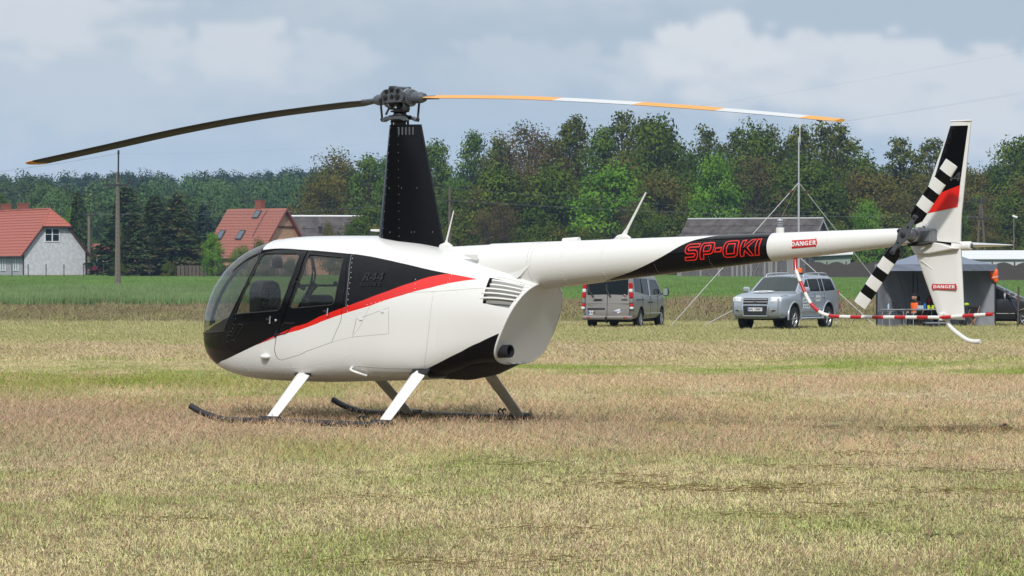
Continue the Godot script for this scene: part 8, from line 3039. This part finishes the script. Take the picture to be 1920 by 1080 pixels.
		obj("pitch_horn", hn, grey, go)
		# blade
		var bn := node("rotor_blade", H)
		var marks := [0.34, 1.97, 2.89, 3.81, 4.71, 4.93, 5.05]
		var names := ["amber_band", "white_band", "amber_band", "white_band", "amber_band", "amber_tip"]
		var under := MB.new()
		for k in 6:
			var topb := MB.new()
			var n := maxi(3, int((marks[k + 1] - marks[k]) / 0.12))
			var rows_t := []; var rows_b := []; var rows_n := []
			for m in n + 1:
				var r: float = lerpf(marks[k], marks[k + 1], float(m) / n)
				var rt := blade_row(r, s, dr, true)
				rows_t.append(rt.slice(3)); rows_n.append(rt.slice(0, 4)); rows_b.append(blade_row(r, s, dr, false))
			topb.grid(rows_t, false, Vector3.UP)
			if k == 5:
				topb.grid(rows_b, false, Vector3.DOWN)
				topb.grid(rows_n, false, Vector3(0, 1, -s))
				var e := PackedVector3Array(rows_t[-1]); var e2: PackedVector3Array = rows_b[-1].duplicate(); e2.reverse()
				e.append_array(e2)
				topb.face(e, Vector3(s, 0, 0))
			else:
				under.grid(rows_b, false, Vector3.DOWN)
				under.grid(rows_n, false, Vector3(0, 1, -s))
			obj(names[k], topb, amber if k % 2 == 0 or k == 5 else white, bn)
		obj("underside", under, mat("blade_underside", 0.03, 0.029, 0.025, 0.6), bn)

func blade_row(r: float, s: float, dr: Array, top: bool) -> PackedVector3Array:
	var row := PackedVector3Array()
	var ch := 0.254
	if r < 0.6: ch = lerpf(0.12, 0.254, (r - 0.34) / 0.26)
	if r > 4.98: ch = lerpf(0.254, 0.20, (r - 4.98) / 0.07)
	var th := 0.015
	var pitch := lerpf(0.135, 0.07, r / 5.05)
	var y := curve(dr, r)
	for k in 11:
		var f := k / 10.0
		f = f * f
		var half := th * minf(1.0, sqrt(f * 5.0)) * lerpf(1.0, 0.12, clampf((f - 0.3) / 0.7, 0, 1))
		# leading edge faces the way of turning; it stands higher than the trailing edge
		var across := (0.28 - f) * ch
		var h := across * sin(pitch) + (half if top else -half * 0.9)
		row.append(Vector3(s * r, y + h, -s * across * cos(pitch)))
	return row

func build_gear(H: Node3D, white: Material, dull: Material):
	for s in [1.0, -1.0]:
		var sk := MB.new()
		sk.tube(smooth_path([Vector3(0.80, 0.051, 1.09 * s), Vector3(0.2, 0.053, 1.09 * s), Vector3(-0.8, 0.054, 1.09 * s), Vector3(-1.3, 0.058, 1.09 * s), Vector3(-1.48, 0.086, 1.09 * s), Vector3(-1.62, 0.122, 1.09 * s), Vector3(-1.76, 0.18, 1.09 * s)], 6), 0.031, 12)
		var so := obj("skid", sk, mat("skid_black", 0.022, 0.022, 0.026, 0.45), H)
		for x in [-0.74, 0.65]:
			var sh := MB.new()
			sh.tube([Vector3(x - 0.11, 0.063, 1.09 * s), Vector3(x + 0.13, 0.063, 1.09 * s)], 0.042, 12)
			obj("skid_shoe", sh, dull, so)
		for x in [0.40, 0.45]:
			var lp := MB.new()
			lp.tube(smooth_path([Vector3(x, 0.07, 1.09 * s), Vector3(x - 0.018, 0.11, 1.09 * s), Vector3(x, 0.135, 1.09 * s), Vector3(x + 0.022, 0.12, 1.09 * s)]), 0.009, 6)
			obj("wheel_bracket", lp, dull, so)
		for q in [[-0.775, 0.50, 0.175, -0.745, 0.125], [0.665, 0.53, 0.17, 0.655, 0.13]]:
			var st := MB.new()
			var rows := []
			for e in [[0.0, 0.0], [0.5, 0.006], [1.0, 0.0]]:
				var f: float = e[0]
				var at := Vector3(lerpf(q[0], q[3], f), lerpf(q[1] + 0.04, 0.065, f) , lerpf(0.48, 1.075, f) * s)
				var ch: float = lerpf(q[2], q[4], f) * 0.5
				var nrm := Vector3(0, 0.79, 0.61 * s)
				var row := PackedVector3Array()
				for k in 20:
					var a := TAU * k / 20.0
					row.append(at + Vector3(cos(a) * ch, 0, 0) + nrm * sin(a) * 0.022 * (1.0 - 0.35 * cos(a)))
				rows.append(row)
			st.grid(rows, true)
			st.face(rows[0], Vector3.UP); st.face(rows[-1], Vector3.DOWN)
			var sto := obj("skid_strut", st, white, H)
			var cf := MB.new()
			cf.box(Vector3(q[0], q[1] + 0.012, 0.525 * s), Vector3(q[2] + 0.03, 0.03, 0.08), 0.008, Basis(Vector3(1, 0, 0), 0.75 * s))
			obj("strut_seal", cf, dull, sto)

func _ready():
	noise_a.seed = 8; noise_a.frequency = 0.25; noise_a.fractal_octaves = 4
	noise_b.seed = 19; noise_b.frequency = 0.25; noise_b.fractal_octaves = 3
	setup_view()
	build_ground()
	build_places()
	build_trees()
	build_rear_trees()
	build_vehicles()
	build_camp()
	build_helicopter()
	build_grass()
